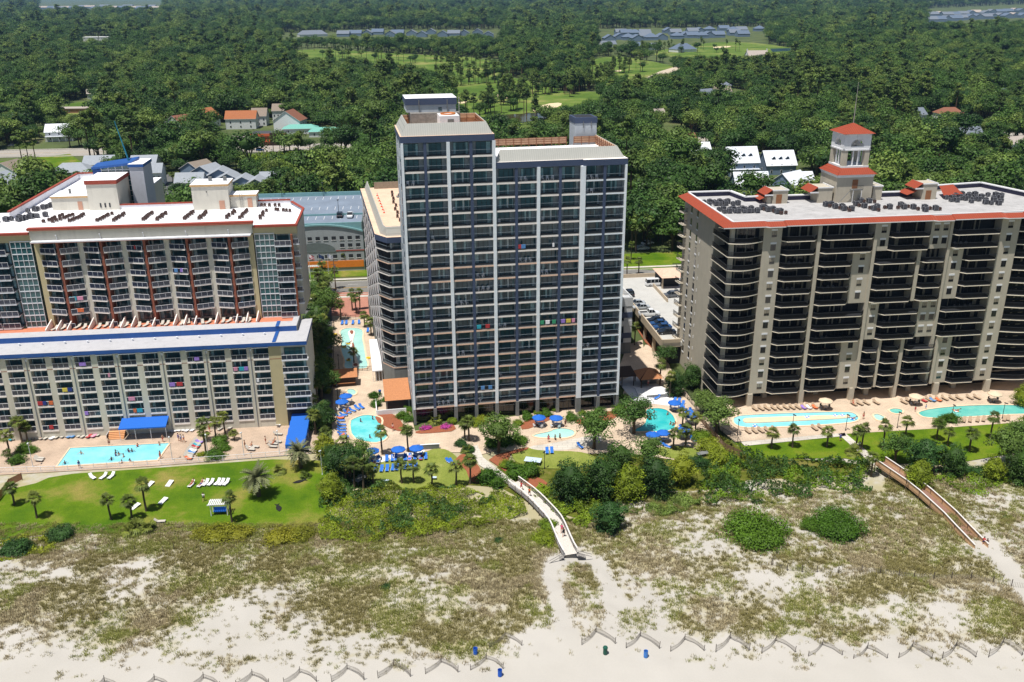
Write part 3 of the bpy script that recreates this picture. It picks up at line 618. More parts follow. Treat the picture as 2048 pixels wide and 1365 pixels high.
# big trees near the pools ----------------------------------------
NT = {k: Plant(n, mk_oak(s, m_, 3.6, 7.0, 26, 90, .2) if k == 'o' else mk_cedar(s, m_), 'tree') for k, n, s, m_ in (('o', 'live_oak', 31, OAK), ('d', 'dark_tree', 32, OAKD), ('b', 'cedar_tree', 33, BLUG), ('l', 'shrubby_tree', 34, LIME))}
for px, py, r, k, lb in [(1142, 1002, 3.9, 'd', 'dark dense tree at the left of the thicket beside the pale boardwalk'), (1200, 992, 4.0, 'd', 'dark tree in the middle of the thicket right of the pale boardwalk'), (1255, 1002, 3.8, 'l', 'bright green tree in the thicket right of the pale boardwalk'), (1312, 988, 3.8, 'd', 'dark tree at the right of the thicket below the deep pool'), (1362, 968, 3.2, 'l', 'light tree at the right end of the thicket'), (1218, 1062, 3.1, 'b', 'blue-green rounded tree at the seaward tip of the thicket'), (1240, 950, 3.4, 'd', 'tree behind the thicket, below the shallow pool'), (1296, 938, 3.2, 'o', 'tree between the thicket and the blue umbrellas'),
                         (997, 905, 3.9, 'o', 'wind-bent oak in the hedge beside the tower path'), (1188, 898, 4.0, 'o', 'spreading oak between the shallow and deep pools'), (1268, 868, 4.0, 'o', 'open-crowned oak left of the deep pool'), (1432, 868, 4.0, 'o', 'leafy tree by the condominium\'s seaward corner'), (1382, 775, 3.0, 'd', 'feathery dark tree against the condominium side wall'), (1405, 830, 2.8, 'o', 'lower tree left of the tan umbrella corner'), (700, 962, 3.4, 'o', 'olive tree in the thicket left of the turf'), (668, 945, 3.0, 'd', 'dark tree behind the white pole of the left lawn'), (720, 935, 2.8, 'o', 'olive tree shading the kidney pool loungers'), (664, 1000, 2.8, 'l', 'light green tree at the right edge of the left lawn'),
                         (1845, 940, 3.6, 'b', 'dark cedar beside the brown boardwalk'), (1790, 925, 3.0, 'o', 'olive tree left of the dark cedar'), (1905, 948, 3.0, 'd', 'dark tree right of the dark cedar'), (1835, 978, 3.0, 'l', 'drooping willowy tree over the brown boardwalk'), (2012, 935, 3.8, 'o', 'big tree at the right edge below the right lawn'), (2046, 965, 3.6, 'd', 'dark tree cut by the right edge of the view'), (2035, 905, 3.4, 'o', 'tree at the right end of the long pool lawn'), (1985, 958, 2.4, 'l', 'light shrubby tree by the pale sand hollow'), (2044, 812, 2.6, 'l', 'bright tree at the far right of the condominium deck'), (640, 770, 3.8, 'd', 'dark tree shading the car park strip'), (650, 722, 4.2, 'o', 'tree beside the winding pool fence'), (640, 690, 3.9, 'd', 'tree over the parked cars by the left hotel'), (652, 640, 4.4, 'o', 'tree at the street end of the car park strip'), (648, 590, 3.6, 'o', 'tree at the street corner of the car park'), (643, 800, 4.0, 'o', 'tree above the blue cabanas'), (636, 745, 3.6, 'd', 'dark tree against the hotel side, middle of the strip'), (650, 745, 2.4, 'l', 'light tree at the bar hut fence'), (636, 715, 2.4, 'l', 'light tree over the white parked cars'), (650, 690, 2.6, 'o', 'round tree beside the winding pool\'s left side'), (638, 660, 3.8, 'd', 'dark tree in the strip near the plaza'), (636, 620, 4.2, 'o', 'tree at the street end over the first cars'), (660, 612, 2.6, 'l', 'light tree at the plaza edge'), (636, 790, 2.6, 'd', 'dark tree left of the bar hut'), (644, 860, 3.2, 'd', 'dark tree right of the cabana row'), (650, 915, 2.6, 'l', 'light tree at the end of the pool fence'), (1330, 735, 2.8, 'o', 'tree behind the gazebo at the parking deck'), (1352, 790, 2.8, 'd', 'dark tree between the palms and the condominium wall'), (1300, 655, 1.8, 'l', 'small tree in the bed beside the parking deck')]:
 x_, y_ = at(px, py); NT[k](x_, y_, lb, sc=r / 3.6)
# shrubs ---------------------------------------------------------
SH = {'h': Plant('clipped_shrub', mk_bush(41, HEDG, 1, .95, 26, 60, .07), 'shrub'), 'd': Plant('dune_shrub', mk_bush(42, HEDG, 1, .55, 80, 110, .034), 'shrub'), 'y': Plant('golden_shrub', mk_bush(43, YELG, 1, .42, 44, 70, .05), 'shrub'), 'l': Plant('leafy_shrub', mk_bush(44, LIME, 1, .75, 36, 80, .06), 'shrub'), 'k': Plant('dark_shrub', mk_bush(45, BLUG, 1, .75, 36, 80, .06), 'shrub')}
SHR = [(1512, 1078, 5.6, 'd', 'big dark oval shrub alone on the dune'), (1674, 1062, 4.6, 'd', 'spiky spreading shrub on the dune right of the oval one'), (1625, 1055, 2.2, 'd', 'small shrub joined to the spiky dune shrub'), (773, 1178, .95, 'k', 'tiny dark shrub alone in the beach grass'), (999, 1085, .9, 'k', 'small dark bush left of the pale boardwalk'), (1088, 1085, 2.2, 'l', 'shrub pressing against the pale boardwalk\'s left rail'), (1098, 1058, 1.8, 'l', 'upper shrub on the left of the pale boardwalk'), (125, 1074, 2.4, 'k', 'round shrub at the seaward edge of the left lawn'), (30, 1108, 2.9, 'k', 'spreading shrub at the lower left on the dune'), (436, 1075, 3.2, 'y', 'golden shrub patch below the garden swing'), (405, 1070, 2.0, 'y', 'small golden shrub left of the golden patch'), (480, 1072, 2.4, 'y', 'golden shrub right of the golden patch'), (560, 1080, 3.0, 'y', 'golden shrub in the right patch at the lawn edge'), (600, 1072, 2.6, 'y', 'golden shrub beside the green scrub'),
       (35, 926, 1.7, 'h', 'front clipped shrub in the left planter'), (48, 903, 1.7, 'h', 'back clipped shrub in the left planter'), (62, 905, 1.4, 'h', 'right clipped shrub in the left planter'), (432, 916, 1.9, 'h', 'front clipped shrub in the middle planter'), (440, 887, 1.7, 'h', 'back clipped shrub in the middle planter'), (450, 900, 1.3, 'h', 'right clipped shrub in the middle planter'), (402, 912, .9, 'l', 'light bush left of the middle planter'),
       (804, 836, 1.5, 'h', 'ball shrub by the brown-roofed annexe, left one'), (817, 842, 1.4, 'h', 'ball shrub at the tower corner'), (816, 822, 1.1, 'h', 'small ball shrub behind the tower corner'), (1055, 838, 1.5, 'h', 'ball shrub left of the blue umbrellas at the tower'), (1093, 832, 1.4, 'h', 'ball shrub behind the two blue umbrellas'), (1143, 840, 1.6, 'h', 'ball shrub by the tower steps'), (1178, 836, 1.3, 'k', 'cone shaped shrub in the mulch by the tower'), (1198, 828, 1.5, 'h', 'ball shrub near the tower\'s right corner'), (1036, 850, 1.2, 'l', 'slim light shrub left of the umbrellas'), (1165, 830, 1.0, 'l', 'light shrub between the ball and the cone'), (1075, 828, .9, 'l', 'tall narrow shrub behind the left umbrella'), (1110, 822, 1.0, 'l', 'narrow shrub behind the right umbrella'), (1240, 826, 2.0, 'h', 'wide hedge shrub right of the tower corner'), (1262, 836, 1.8, 'h', 'hedge shrub beside the white terrace'), (1248, 800, 1.2, 'h', 'hedge shrub behind the white terrace steps'),
       (985, 893, 1.9, 'h', 'left shrub of the hedge along the tower path'), (1012, 888, 1.9, 'h', 'middle shrub of the hedge behind the right turf'), (1040, 886, 1.8, 'h', 'right shrub of the hedge behind the right turf'), (1015, 935, 1.7, 'l', 'yellow-green shrub in the mulch left of the big hedge'), (1035, 952, 2.6, 'h', 'large rounded hedge below the right turf'), (1060, 950, 2.2, 'h', 'right lobe of the large rounded hedge'), (975, 962, 2.4, 'h', 'rounded hedge left of the pale boardwalk'), (995, 972, 1.7, 'h', 'lower lobe of the hedge left of the pale boardwalk'), (922, 890, 1.4, 'k', 'dark shrub at the path fork'), (938, 902, 1.5, 'k', 'second dark shrub at the path fork'), (906, 845, 1.1, 'l', 'light shrub against the tower columns'), (950, 850, 1.6, 'l', 'leafy shrub beside the tower path'), (965, 845, 1.6, 'l', 'leafy shrub under the wind-bent oak'),
       (1402, 880, 2.4, 'l', 'bright hedge shrub right of the deep pool'), (1420, 900, 2.6, 'l', 'bright hedge shrub along the condominium fence'), (1440, 922, 2.8, 'l', 'bright hedge shrub at the fence\'s seaward end'), (1900, 843, 1.9, 'h', 'low oval hedge at the long pool'), (1880, 848, 1.4, 'h', 'smaller hedge beside the low oval one'), (1930, 945, 1.9, 'k', 'bluish agave-like shrub by the sand path'), (1960, 950, 1.7, 'k', 'bluish shrub right of the sand path'), (770, 803, .9, 'h', 'low hedge at the annexe wall'), (752, 812, 1.4, 'h', 'curved hedge at the annexe corner, lower part'), (748, 795, 1.4, 'h', 'curved hedge at the annexe corner, upper part'), (785, 770, 1.4, 'h', 'hedge at the foot of the grey wing'), (1395, 930, 2.2, 'k', 'shrub at the right end of the thicket')]
for i in range(9): SHR.append((1262 + i * 9.5, 600 + i * 13, 1.3, 'l', nth(i) + ' shrub from the street in the hedge beside the parking deck'))
for i in range(7): SHR.append((655 + (i % 2) * 3, 690 + i * 16, 1.1, 'l', nth(i) + ' shrub from the street in the hedge beside the winding pool'))
for px, py, r, k, lb in SHR:
 x_, y_ = at(px, py); SH[k](x_, y_, lb, None, sc=r, z=.03)
FL = leafmat('bougainvillea', rgb(170, 60, 140), rgb(186, 70, 150), rgb(160, 50, 130), .1); FLW = Plant('flower_bed', mk_bush(51, FL, 1, .3, 14, 26, .1), 'flowers')
for px, py, lb in ((852, 858, 'purple flower patch left of the small fan palm'), (892, 855, 'purple flower patch right of the small fan palm')): x_, y_ = at(px, py); FLW(x_, y_, lb, sc=1.3, z=.1)
# leafy scrub nobody could count -----------------------------------
def leafy(name, poly, mt, h, n, s, seed, thr=-.33, off=0.0):
 rn = random.Random(seed); w = [at(*p) for p in poly]; x0 = min(p[0] for p in w); x1 = max(p[0] for p in w); y0 = min(p[1] for p in w); y1 = max(p[1] for p in w); b = MB(); t = []
 hf = lambda x, y: h * max(.05, .45 + .9 * fbm(x, y, .28, 4))
 while len(b.f) < n:
  x, y = rn.uniform(x0, x1), rn.uniform(y0, y1)
  if not inside(x, y, w): continue
  if fbm(x + 60 + off, y, .25, 4) < thr or not inside(x + 2.2 * fbm(x, y, .3), y + 2.5 * fbm(x + 7, y, .3), w): continue
  z = hf(x, y) * rn.uniform(.5, 1.0) + max(0, dune_h(x, y)); leafquad(b, t, Vector((x, y, z)), Vector((hf(x - .3, y) - hf(x + .3, y), hf(x, y - .3) - hf(x, y + .3), .6)), s, rn, mt, .5 + fbm(x, y, .5, 3) * .9)
 b.tone = t; o = b.obj(name); o['kind'] = 'stuff'
leafy('dune_scrub', [(636, 1050), (640, 990), (700, 985), (760, 975), (905, 980), (1000, 985), (1045, 1000), (1055, 1030), (1000, 1045), (930, 1065), (820, 1085), (720, 1090), (640, 1088)], LIME, 1.6, 30000, .16, 61, -.45)
leafy('dune_scrub', [(636, 1040), (640, 990), (760, 975), (905, 980), (1000, 985), (1045, 1000), (1000, 1045), (820, 1070), (720, 1075)], OAK, 2.0, 8000, .2, 71, .1, 17)
leafy('dune_scrub', [(1385, 990), (1400, 935), (1450, 925), (1480, 918), (1700, 925), (1760, 945), (1730, 985), (1640, 985), (1560, 1000), (1480, 1008), (1400, 1012)], LIME, 2.2, 9000, .2, 62, -.1)
leafy('dune_scrub', [(1385, 990), (1400, 930), (1450, 915), (1480, 912), (1700, 920), (1765, 940), (1740, 990), (1640, 1000), (1560, 1010), (1480, 1020), (1400, 1018)], OAKD, 2.8, 9000, .22, 72, .08, 31)
leafy('dune_scrub', [(1050, 985), (1130, 960), (1200, 1010), (1180, 1060), (1130, 1055), (1090, 1020)], LIME, 1.8, 5000, .2, 63)
leafy('dune_scrub', [(1240, 1010), (1400, 985), (1400, 1015), (1320, 1040), (1250, 1035)], OAK, 1.2, 4000, .2, 64)
leafy('dune_scrub', [(1860, 960), (1960, 1000), (2048, 960), (2060, 940), (1980, 930)], LIME, 1.0, 3500, .2, 65)
leafy('dune_scrub', [(0, 1085), (60, 1070), (110, 1080), (130, 1100), (60, 1120), (0, 1135)], LIME, 1.0, 3000, .18, 66)
leafy('dune_scrub', [(640, 955), (740, 930), (745, 975), (650, 1000)], OAK, 1.8, 4000, .22, 67)
leafy('roadside_scrub', [(480, 318), (640, 300), (720, 330), (600, 362), (520, 352)], LIME, 4.0, 9000, .5, 68)
# ================================================================ large buildings
W_LT = mat('wall_pale_grey', rgb(176, 184, 192), rough=.8, var=.05, scale=.4, stain=.35); NAVY = mat('navy_paint', rgb(66, 78, 104), rough=.6, var=.06, scale=.5)
COLW = mat('column_white', rgb(228, 234, 240), rough=.7, var=.05, scale=.5, stain=.25); SLAB = mat('slab_edge', rgb(238, 230, 224), rough=.8, var=.06, scale=.8, stain=.15); SLAB_P = mat('slab_edge_peach', rgb(224, 190, 168), rough=.8, var=.1, scale=.8)
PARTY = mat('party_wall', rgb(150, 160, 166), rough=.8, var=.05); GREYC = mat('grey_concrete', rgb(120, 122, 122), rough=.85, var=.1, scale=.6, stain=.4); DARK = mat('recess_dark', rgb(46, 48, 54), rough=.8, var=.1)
GLASS = glassy('window_glass', rgb(58, 90, 100)); GLASS_T = glassy('teal_glass', rgb(52, 92, 96)); CURT = mat('curtain_behind_glass', rgb(150, 184, 190), rough=.12, var=.25, scale=2.5, coat=.5); CURT_W = mat('pale_curtain', rgb(196, 208, 210), rough=.15, var=.2, scale=2.5, coat=.5)
FRM_D = mat('dark_frame', rgb(44, 48, 54), rough=.5); RAIL_D = mat('dark_rail', rgb(52, 56, 64), rough=.45, spec=.5); RAIL_T = mat('rail_top', rgb(130, 142, 152), rough=.35, spec=.5); RAIL_W = mat('white_rail', rgb(222, 224, 230), rough=.4)
MANS = striped('mansard_metal', rgb(172, 172, 166), rgb(150, 150, 146), 'X', .42, .14, .55); ROOFP = mat('roof_peach', rgb(216, 186, 162), rough=.9, var=.12, scale=.3, stain=.3); ROOFW = mat('roof_white', rgb(236, 236, 240), rough=.8, var=.05, scale=.25, stain=.12)
RUST = mat('rusty_timber', rgb(128, 84, 62), rough=.9, var=.3, scale=6); PEACHW = mat('fence_panel', rgb(206, 170, 138), rough=.9, var=.15, scale=2)
PALER = mat('grey_membrane', rgb(186, 186, 186), rough=.9, var=.08, scale=.4, stain=.35)
def ring(b, x0, y0, x1, y1, zb, zt, inset, th, mo, mi, front=True, back=True, left=True, right=True):
 """sloping mansard parapet: outer slope, cap, upright inner face"""
 o = [(x0, y0), (x1, y0), (x1, y1), (x0, y1)]; sgn = [(1, 1), (-1, 1), (-1, -1), (1, -1)]
 e = [(x + sx * inset, y + sy * inset) for (x, y), (sx, sy) in zip(o, sgn)]; i = [(x + sx * (inset + th), y + sy * (inset + th)) for (x, y), (sx, sy) in zip(o, sgn)]
 for k, on in enumerate((front, right, back, left)):
  if not on: continue
  j = (k + 1) % 4
  b.poly([(*o[k], zb), (*o[j], zb), (*e[j], zt), (*e[k], zt)], mo); b.poly([(*e[k], zt), (*e[j], zt), (*i[j], zt), (*i[k], zt)], mo); b.poly([(*i[k], zt), (*i[j], zt), (*i[j], zb), (*i[k], zb)], mi)
def sliding(w, h, glassx, seed, mg, cs, frm=None, n=3, y=0.0):
 """a row of sliding glass doors with curtains seen behind them"""
 rn = random.Random(seed); b = MB(); frm = frm or FRM_D; pw = w / n
 for i in range(n):
  x0 = glassx + i * pw
  k = rn.random(); lo = rn.choice([0, .25, .5, .5, 1]) if i in (0, n - 1) else rn.choice([0, 0, 0, .4]); c = rn.choice(cs)
  xs = x0 + pw * lo if rn.random() < .5 else x0
  if lo > 0:
   xa, xb = (x0, x0 + pw * lo) if i == 0 else (x0 + pw * (1 - lo), x0 + pw)
   b.poly([(xa, y - .012, .06), (xb, y - .012, .06), (xb, y - .012, h), (xa, y - .012, h)], c)
  b.poly([(x0, y, .06), (x0 + pw, y, .06), (x0 + pw, y, h), (x0, y, h)], mg)
  b.box(x0 - .03, y - .06, 0, x0 + .03, y - .015, h, frm)
 b.box(glassx + w - .03, y - .06, 0, glassx + w + .03, y - .015, h, frm); b.box(glassx - .03, y - .07, h, glassx + w + .03, y - .014, h + .08, frm); b.box(glassx, y - .06, 0, glassx + w, y - .015, .06, frm)
 return b
def railing(x0, x1, h, mbar, mtop, step=.16, y=0.0):
 b = MB(); b.box(x0, y - .03, h - .05, x1, y + .03, h, mtop); b.box(x0, y - .02, .08, x1, y + .02, .12, mbar); x = x0 + .05
 while x < x1: b.box(x, y - .012, .12, x + .03, y + .012, h - .05, mbar); x += step
 return b
# -- central tower
TF = Frame(834, 849, 10.3)
def build_tower():
 rt = thing('hotel_tower', 'tall pale grey and navy hotel tower with stepped roof and gridded balconies', 'hotel', (*TF.o, 0), TF.a)
 P_ = 2.743; Z0 = 3.8; E = [-.45 + 4.4 * i for i in range(11)]; XL = E[4]; DP = 16.5
 b = MB(); b.box(E[0], 1.5, 0, XL, DP, 58.7, W_LT); b.box(XL, 1.5, 0, E[10], DP, 53.3, W_LT); b.box(E[0], -.05, Z0, E[0] + .25, 1.5, 58.7, W_LT); b.box(E[10] - .25, -.8, Z0, E[10], 1.5, 53.3, W_LT); b.obj('wall', rt)
 b = MB(); b.box(E[0] - .03, 3.5, 40, E[0], 4.6, 55, NAVY); b.box(E[0] - .03, 7, 20, E[0], 8, 44, NAVY); b.obj('painted_stripe', rt)
 b = MB(); b.box(E[0] - .2, -.2, 58.62, XL + .15, DP + .1, 59.85, NAVY, ROOFP); b.obj('fascia', rt)
 b = MB(); b.box(XL + .15, -.2, 53.2, E[8], DP + .1, 54.4, NAVY, SLAB); b.box(E[8], -1.0, 53.2, E[10] + .2, DP + .1, 54.403, NAVY, SLAB); b.obj('fascia', rt)
 b = MB(); ring(b, E[0] + .1, .3, XL - .1, DP - .2, 59.85, 62.0, 1.1, .18, MANS, PEACHW); b.obj('mansard', rt)
 b = MB(); ring(b, XL + .2, .2, E[10] - .2, DP + 2, 54.4, 56.5, 1.2, .2, MANS, PEACHW, back=False, left=False); b.obj('mansard', rt)
 MB().box(E[0] + 1.3, 1.6, 59.86, XL - 1.4, DP - 1.4, 60.02, ROOFP).obj('roof', rt); MB().box(XL + .2, 1.6, 54.41, E[10] - 1.6, DP + .05, 54.55, ROOFW).obj('roof', rt)
 for (x0, x1) in ((XL + .3, 35.4), (37.0, 42.0)):
  b = MB(); b.box(x0, DP - .2, 55.0, x1, DP - .1, 56.35, PEACHW)
  for z in (55.0, 55.45, 55.9, 56.3): b.box(x0, DP - .3, z, x1, DP - .2, z + .08, RUST)
  x = x0
  while x <= x1 + .1: b.box(x, DP - .34, 54.5, x + .1, DP - .2, 56.4, RUST); x += (x1 - x0) / round((x1 - x0) / 1.7)
  b.obj('roof_screen', rt)
 b = MB()
 for y in [3 + 1.5 * i for i in range(9)]: b.box(E[10] - 1.75, y, 54.5, E[10] - 1.62, y + .1, 56.4, RUST)
 for z in (55.0, 55.5, 56.0): b.box(E[10] - 1.72, 2, z, E[10] - 1.63, DP, z + .09, RUST)
 for x in [1.2 + 1.6 * i for i in range(9)]: b.box(x, DP - 1.72, 60, x + .1, DP - 1.6, 61.9, RUST)
 for z in (60.4, 61.0, 61.6): b.box(1, DP - 1.7, z, XL - 1.6, DP - 1.6, z + .08, RUST); b.box(XL - 1.5, 2, z, XL - 1.42, DP - 1.4, z + .08, RUST)
 for y in [2.5 + 1.6 * i for i in range(8)]: b.box(XL - 1.52, y, 60, XL - 1.4, y + .1, 61.9, RUST)
 b.obj('parapet_bracing', rt)
 b = MB(); b.box(2.2, 9, 60, 12, 15.4, 62.9, mat('rough_grey', rgb(128, 126, 122), rough=.95, var=.3, scale=2.5)); b.box(1.6, 11, 62.9, 11.4, 18.2, 64.3, W_LT); b.box(1.4, 10.8, 64.3, 11.6, 18.4, 65.6, NAVY, ROOFW); b.box(4, 10.7, 62.4, 4.15, 10.85, 65.3, GREYC); b.box(9.6, 10.7, 62.4, 9.75, 10.85, 65.3, GREYC); b.box(7.9, 10.95, 63.1, 8.6, 11.0, 63.8, GLASS); b.obj('penthouse', rt)
 b = MB(); b.box(7.4, 4, 60.0, 11.2, 9.6, 62.9, mat('white_casing', rgb(226, 228, 232), var=.05, stain=.2)); b.lathe([(1.5, 62.9), (1.5, 63.15), (1.35, 63.15), (1.3, 62.7), (.02, 62.7)], mat('rust_orange', rgb(196, 120, 66), var=.3), 20, (9.3, 6.8)); b.box(8.9, 3.93, 60.3, 10.1, 4, 62.3, GREYC); b.obj('cooling_tower', rt)
 b = MB(); b.box(37.6, 17.4, 40, 42.3, 22.5, 58.9, W_LT); b.box(37.5, 17.3, 58.9, 42.4, 22.6, 60.1, NAVY); b.box(37.9, 17.7, 60.1, 42.0, 22.2, 60.104, DARK); b.box(39.3, 17.2, 57.9, 39.4, 17.3, 59.3, GREYC); b.box(41, 17.2, 57.9, 41.1, 17.3, 59.3, GREYC); b.obj('lift_tower', rt)
 b = MB(); b.cyl((12.6, 15.5, 60), (12.6, 15.5, 65.2), .05, .04, RAIL_W, 6); b.obj('antenna', rt)
 for i, x in enumerate(E):
  top = 58.6 if i <= 4 else 53.2; f = -.8 if i >= 8 else 0.0; w = .62 if i % 2 == 0 else .56; wide = .95 if i == 8 else w; m_ = COLW if i % 2 == 0 else NAVY; b = MB(); xa = max(x - wide / 2, E[0] - .1); xb = min(x + wide / 2, E[10] + .1)
  b.box(xa, f - (.34 if i % 2 == 0 else .12), Z0 - .3, xb, f + .35, top, m_); b.box(x - .1 if 0 < i else x, f + .35, Z0, x + .1 if i < 10 else x - .2, 1.52, top, PARTY); b.obj('column', rt)
  b = MB(); b.box(xa - .05, f - .3, 0, xb + .05, f + .5, Z0 - .36, GREYC); b.obj('pillar', rt)
 for k in range(20):
  z = Z0 + k * P_; b = MB(); m_ = SLAB_P if k in (0, 2, 3, 4, 5, 6, 10, 11) else SLAB; n = 8 if k < 18 else 4
  for i in range(n if k < 18 else 4): b.box(E[i] + .3, -.14, z - .34, E[i + 1] - .3, 1.5, z, m_ if (i + k) % 5 else SLAB, GREYC)
  if k < 18:
   for i in (8, 9): b.box(E[i] + .3, -.95, z - .3, E[i + 1] - .3, 1.5, z, COLW, GREYC)
  b.obj('balcony_slab', rt)
 spots = []; rsp = []; rn = random.Random(3)
 for k in range(19, -1, -1):
  for i in range(4 if k >= 18 else 10):
   spots.append((E[i], 1.48, Z0 + k * P_, 0, rn.randrange(10))); rsp.append((E[i], (-.85 if i >= 8 else -.05), Z0 + k * P_, 0, 0))
 vs = []
 for s in range(10):
  v = sliding(2.9, 2.28, .35 if s % 2 else 1.15, s, GLASS, [CURT, CURT_W, CURT]); v.box(.2 if s % 2 == 0 else 3.3, -.02, 0, 1.1 if s % 2 == 0 else 4.2, -.005, 2.4, PARTY); vs.append(v)
 cells(rt, 'window', vs, spots); cells(rt, 'balcony_railing', [railing(.3, 4.1, 1.07, RAIL_D, RAIL_T, .26)], rsp)
 spots = [(E[i], 1.2, 0, 0, i % 3) for i in range(10)]; vs = []
 for s in range(3):
  v = MB(); v.poly([(.35, 0, .1), (4.05, 0, .1), (4.05, 0, 3.4), (.35, 0, 3.4)], glassy('shop_glass', rgb(24, 25, 28)))
  for x in (.35, 1.6, 2.8, 4.05): v.box(x - .04, -.06, 0, x + .04, -.012, 3.4, FRM_D)
  v.box(.35, -.07, 2.0 + .2 * s, 4.05, -.013, 2.1 + .2 * s, RAIL_T); vs.append(v)
 cells(rt, 'shopfront', vs, spots)
 v = MB(); v.box(-.06, -.3, 0, -.012, .3, 1.3, GLASS); v.box(-.08, -.36, -.07, -.01, .36, 0, SLAB)
 cells(rt, 'side_window', [v], [(E[0], y, Z0 + .9 + k * P_, 0, 0) for k in range(20) for y in (5.6, 12.0)])
 return rt
TOWER = build_tower()
def build_wing():
 rt = thing('hotel_wing', 'low rear wing beside the tower with sawtooth white balcony fins and a flat peach roof', 'hotel', (*TF.o, 0), TF.a)
 X = -5.6; YF = 24.0; YB = 75; FP = 2.75; Z0 = 5.0
 out = lambda d: [(X - 1.75 - d, YB), (X - d, YF), (-3.3, 20.3 - d), (13, 20.3 - d), (13, YB)]
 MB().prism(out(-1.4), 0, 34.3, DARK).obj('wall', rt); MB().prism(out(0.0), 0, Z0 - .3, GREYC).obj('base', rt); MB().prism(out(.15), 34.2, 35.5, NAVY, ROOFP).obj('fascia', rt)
 b = MB(); e = out(-1.0); f = out(-1.7); m_ = striped('mansard_metal_deep', rgb(172, 172, 166), rgb(150, 150, 146), 'Y', .42, .14, .55)
 for k in range(3):
  b.poly([(*e[k], 35.5), (*e[k + 1], 35.5), (*f[k + 1], 37.4), (*f[k], 37.4)], m_); g = out(-1.9); b.poly([(*f[k], 37.4), (*f[k + 1], 37.4), (*g[k + 1], 37.4), (*g[k], 37.4)], m_); b.poly([(*g[k], 37.4), (*g[k + 1], 37.4), (*g[k + 1], 35.5), (*g[k], 35.5)], m_)
 b.box(X + 1.8, YB - 2, 35.6, 12, YB - 1.8, 37.4, mat('weathered_panel', rgb(150, 138, 122), var=.2, scale=2)); b.obj('mansard', rt); MB().prism(out(-2.0), 35.51, 35.6, ROOFP).obj('roof', rt)
 for k in range(11):
  z = Z0 + k * FP; b = MB(); o = out(.1); 
  b.prism([(X - .02, YF), o[2], (13, o[2][1]), (13, 22), (-3, 22), (X + 1.6, 25.5), (X, YB), (X - 1.7, YB), (X - .02, YF)], z - .26, z, SLAB if k % 3 else SLAB_P, GREYC); b.obj('balcony_slab', rt)
 rl = MB()
 a = Vector((X, YF)); c = Vector((-3.3, 20.3)); L_ = (c - a).length; an = math.atan2(c.y - a.y, c.x - a.x); r1 = railing(.1, L_ - .1, 1.05, RAIL_D, RAIL_T, .15); r2 = railing(.1, 3.0, 1.05, RAIL_D, RAIL_T, .15); pair = MB(); pair.add(r1, a.x, a.y, 0, an); pair.add(r2, -3.3, 20.3)
 cells(rt, 'balcony_railing', [pair], [(0, 0, Z0 + k * FP, 0, 0) for k in range(11)])
 vs = []
 for s in range(4):
  v = MB(); v.add(sliding(L_ - .8, 2.3, .4, 70 + s, GLASS, [CURT, CURT_W]), a.x + 1.2, a.y + 1.0, 0, an); v.add(sliding(2.8, 2.3, .2, 80 + s, GLASS, [CURT, CURT_W]), -2.9, 21.6, 0); vs.append(v)
 cells(rt, 'window', vs, [(0, 0, Z0 + k * FP, 0, k % 4) for k in range(11)])
 v = MB(); v.box(-.26, 0, .05, 0, .25, 2.5, mat('fin_white', rgb(226, 222, 226), var=.05)); v.box(-.06, .25, .05, -.02, 8.2, 1.0, FRM_D)
 cells(rt, 'balcony_fin', [v], [(X - .285 * j, YF + .6 + 8.3 * j, Z0 + k * FP, 0, 0) for k in range(10, -1, -1) for j in range(6)])
 for i in range(7):
  q = link('roof_vent', MB().cyl((0, 0, 0), (0, 0, .9), .5, .4, mat('vent_metal', rgb(90, 88, 86), rough=.5, var=.2), 8).box(-.8, -.8, 0, .8, .8, .25, GREYC).mesh('roof_vent') if i == 0 else rt['_v'], rt, (2.2 + (i % 2) * 2.6, 30 + i * 5.2, 35.6))
  if i == 0: rt['_v'] = q.data
 del rt['_v']
 return rt
WING = build_wing()
# -- left hotel
LF = Frame(580.7, 851.6, 6.5)
BEI = mat('stucco_beige', rgb(200, 196, 182), rough=.85, var=.05, scale=.5, stain=.3); YEL = mat('stucco_yellow', rgb(190, 178, 140), rough=.85, var=.05, scale=.5, stain=.2); ORA = mat('pilaster_terracotta', rgb(146, 88, 70), rough=.8, var=.1); BLUE = mat('blue_paint', rgb(40, 84, 152), rough=.45, var=.12, scale=.5, stain=.2); REDC = mat('coping_red', rgb(150, 68, 54), rough=.7, var=.1, scale=.6)
CREAM = mat('penthouse_cream', rgb(206, 202, 190), rough=.85, var=.05, scale=.5, stain=.35); TERR = mat('terracotta_paving', rgb(192, 120, 92), rough=.9, var=.15, scale=1.5); PGL = glassy('rail_glass', rgb(46, 52, 68), .15); GREYR = mat('roof_grey', rgb(178, 178, 182), rough=.8, var=.06, scale=.3, stain=.3)
def glassrail(x0, x1, h, posts, y=0.0):
 b = MB(); b.box(x0, y - .04, h - .06, x1, y + .04, h, RAIL_W); b.box(x0, y - .02, .09, x1, y + .02, .12, RAIL_W)
 for i in range(posts + 1): x = x0 + (x1 - x0) * i / posts; b.box(x - .022, y - .022, 0, x + .022, y + .022, h - .08, RAIL_W)
 b.box(x0, y - .008, .13, x1, y + .008, h - .08, PGL); return b
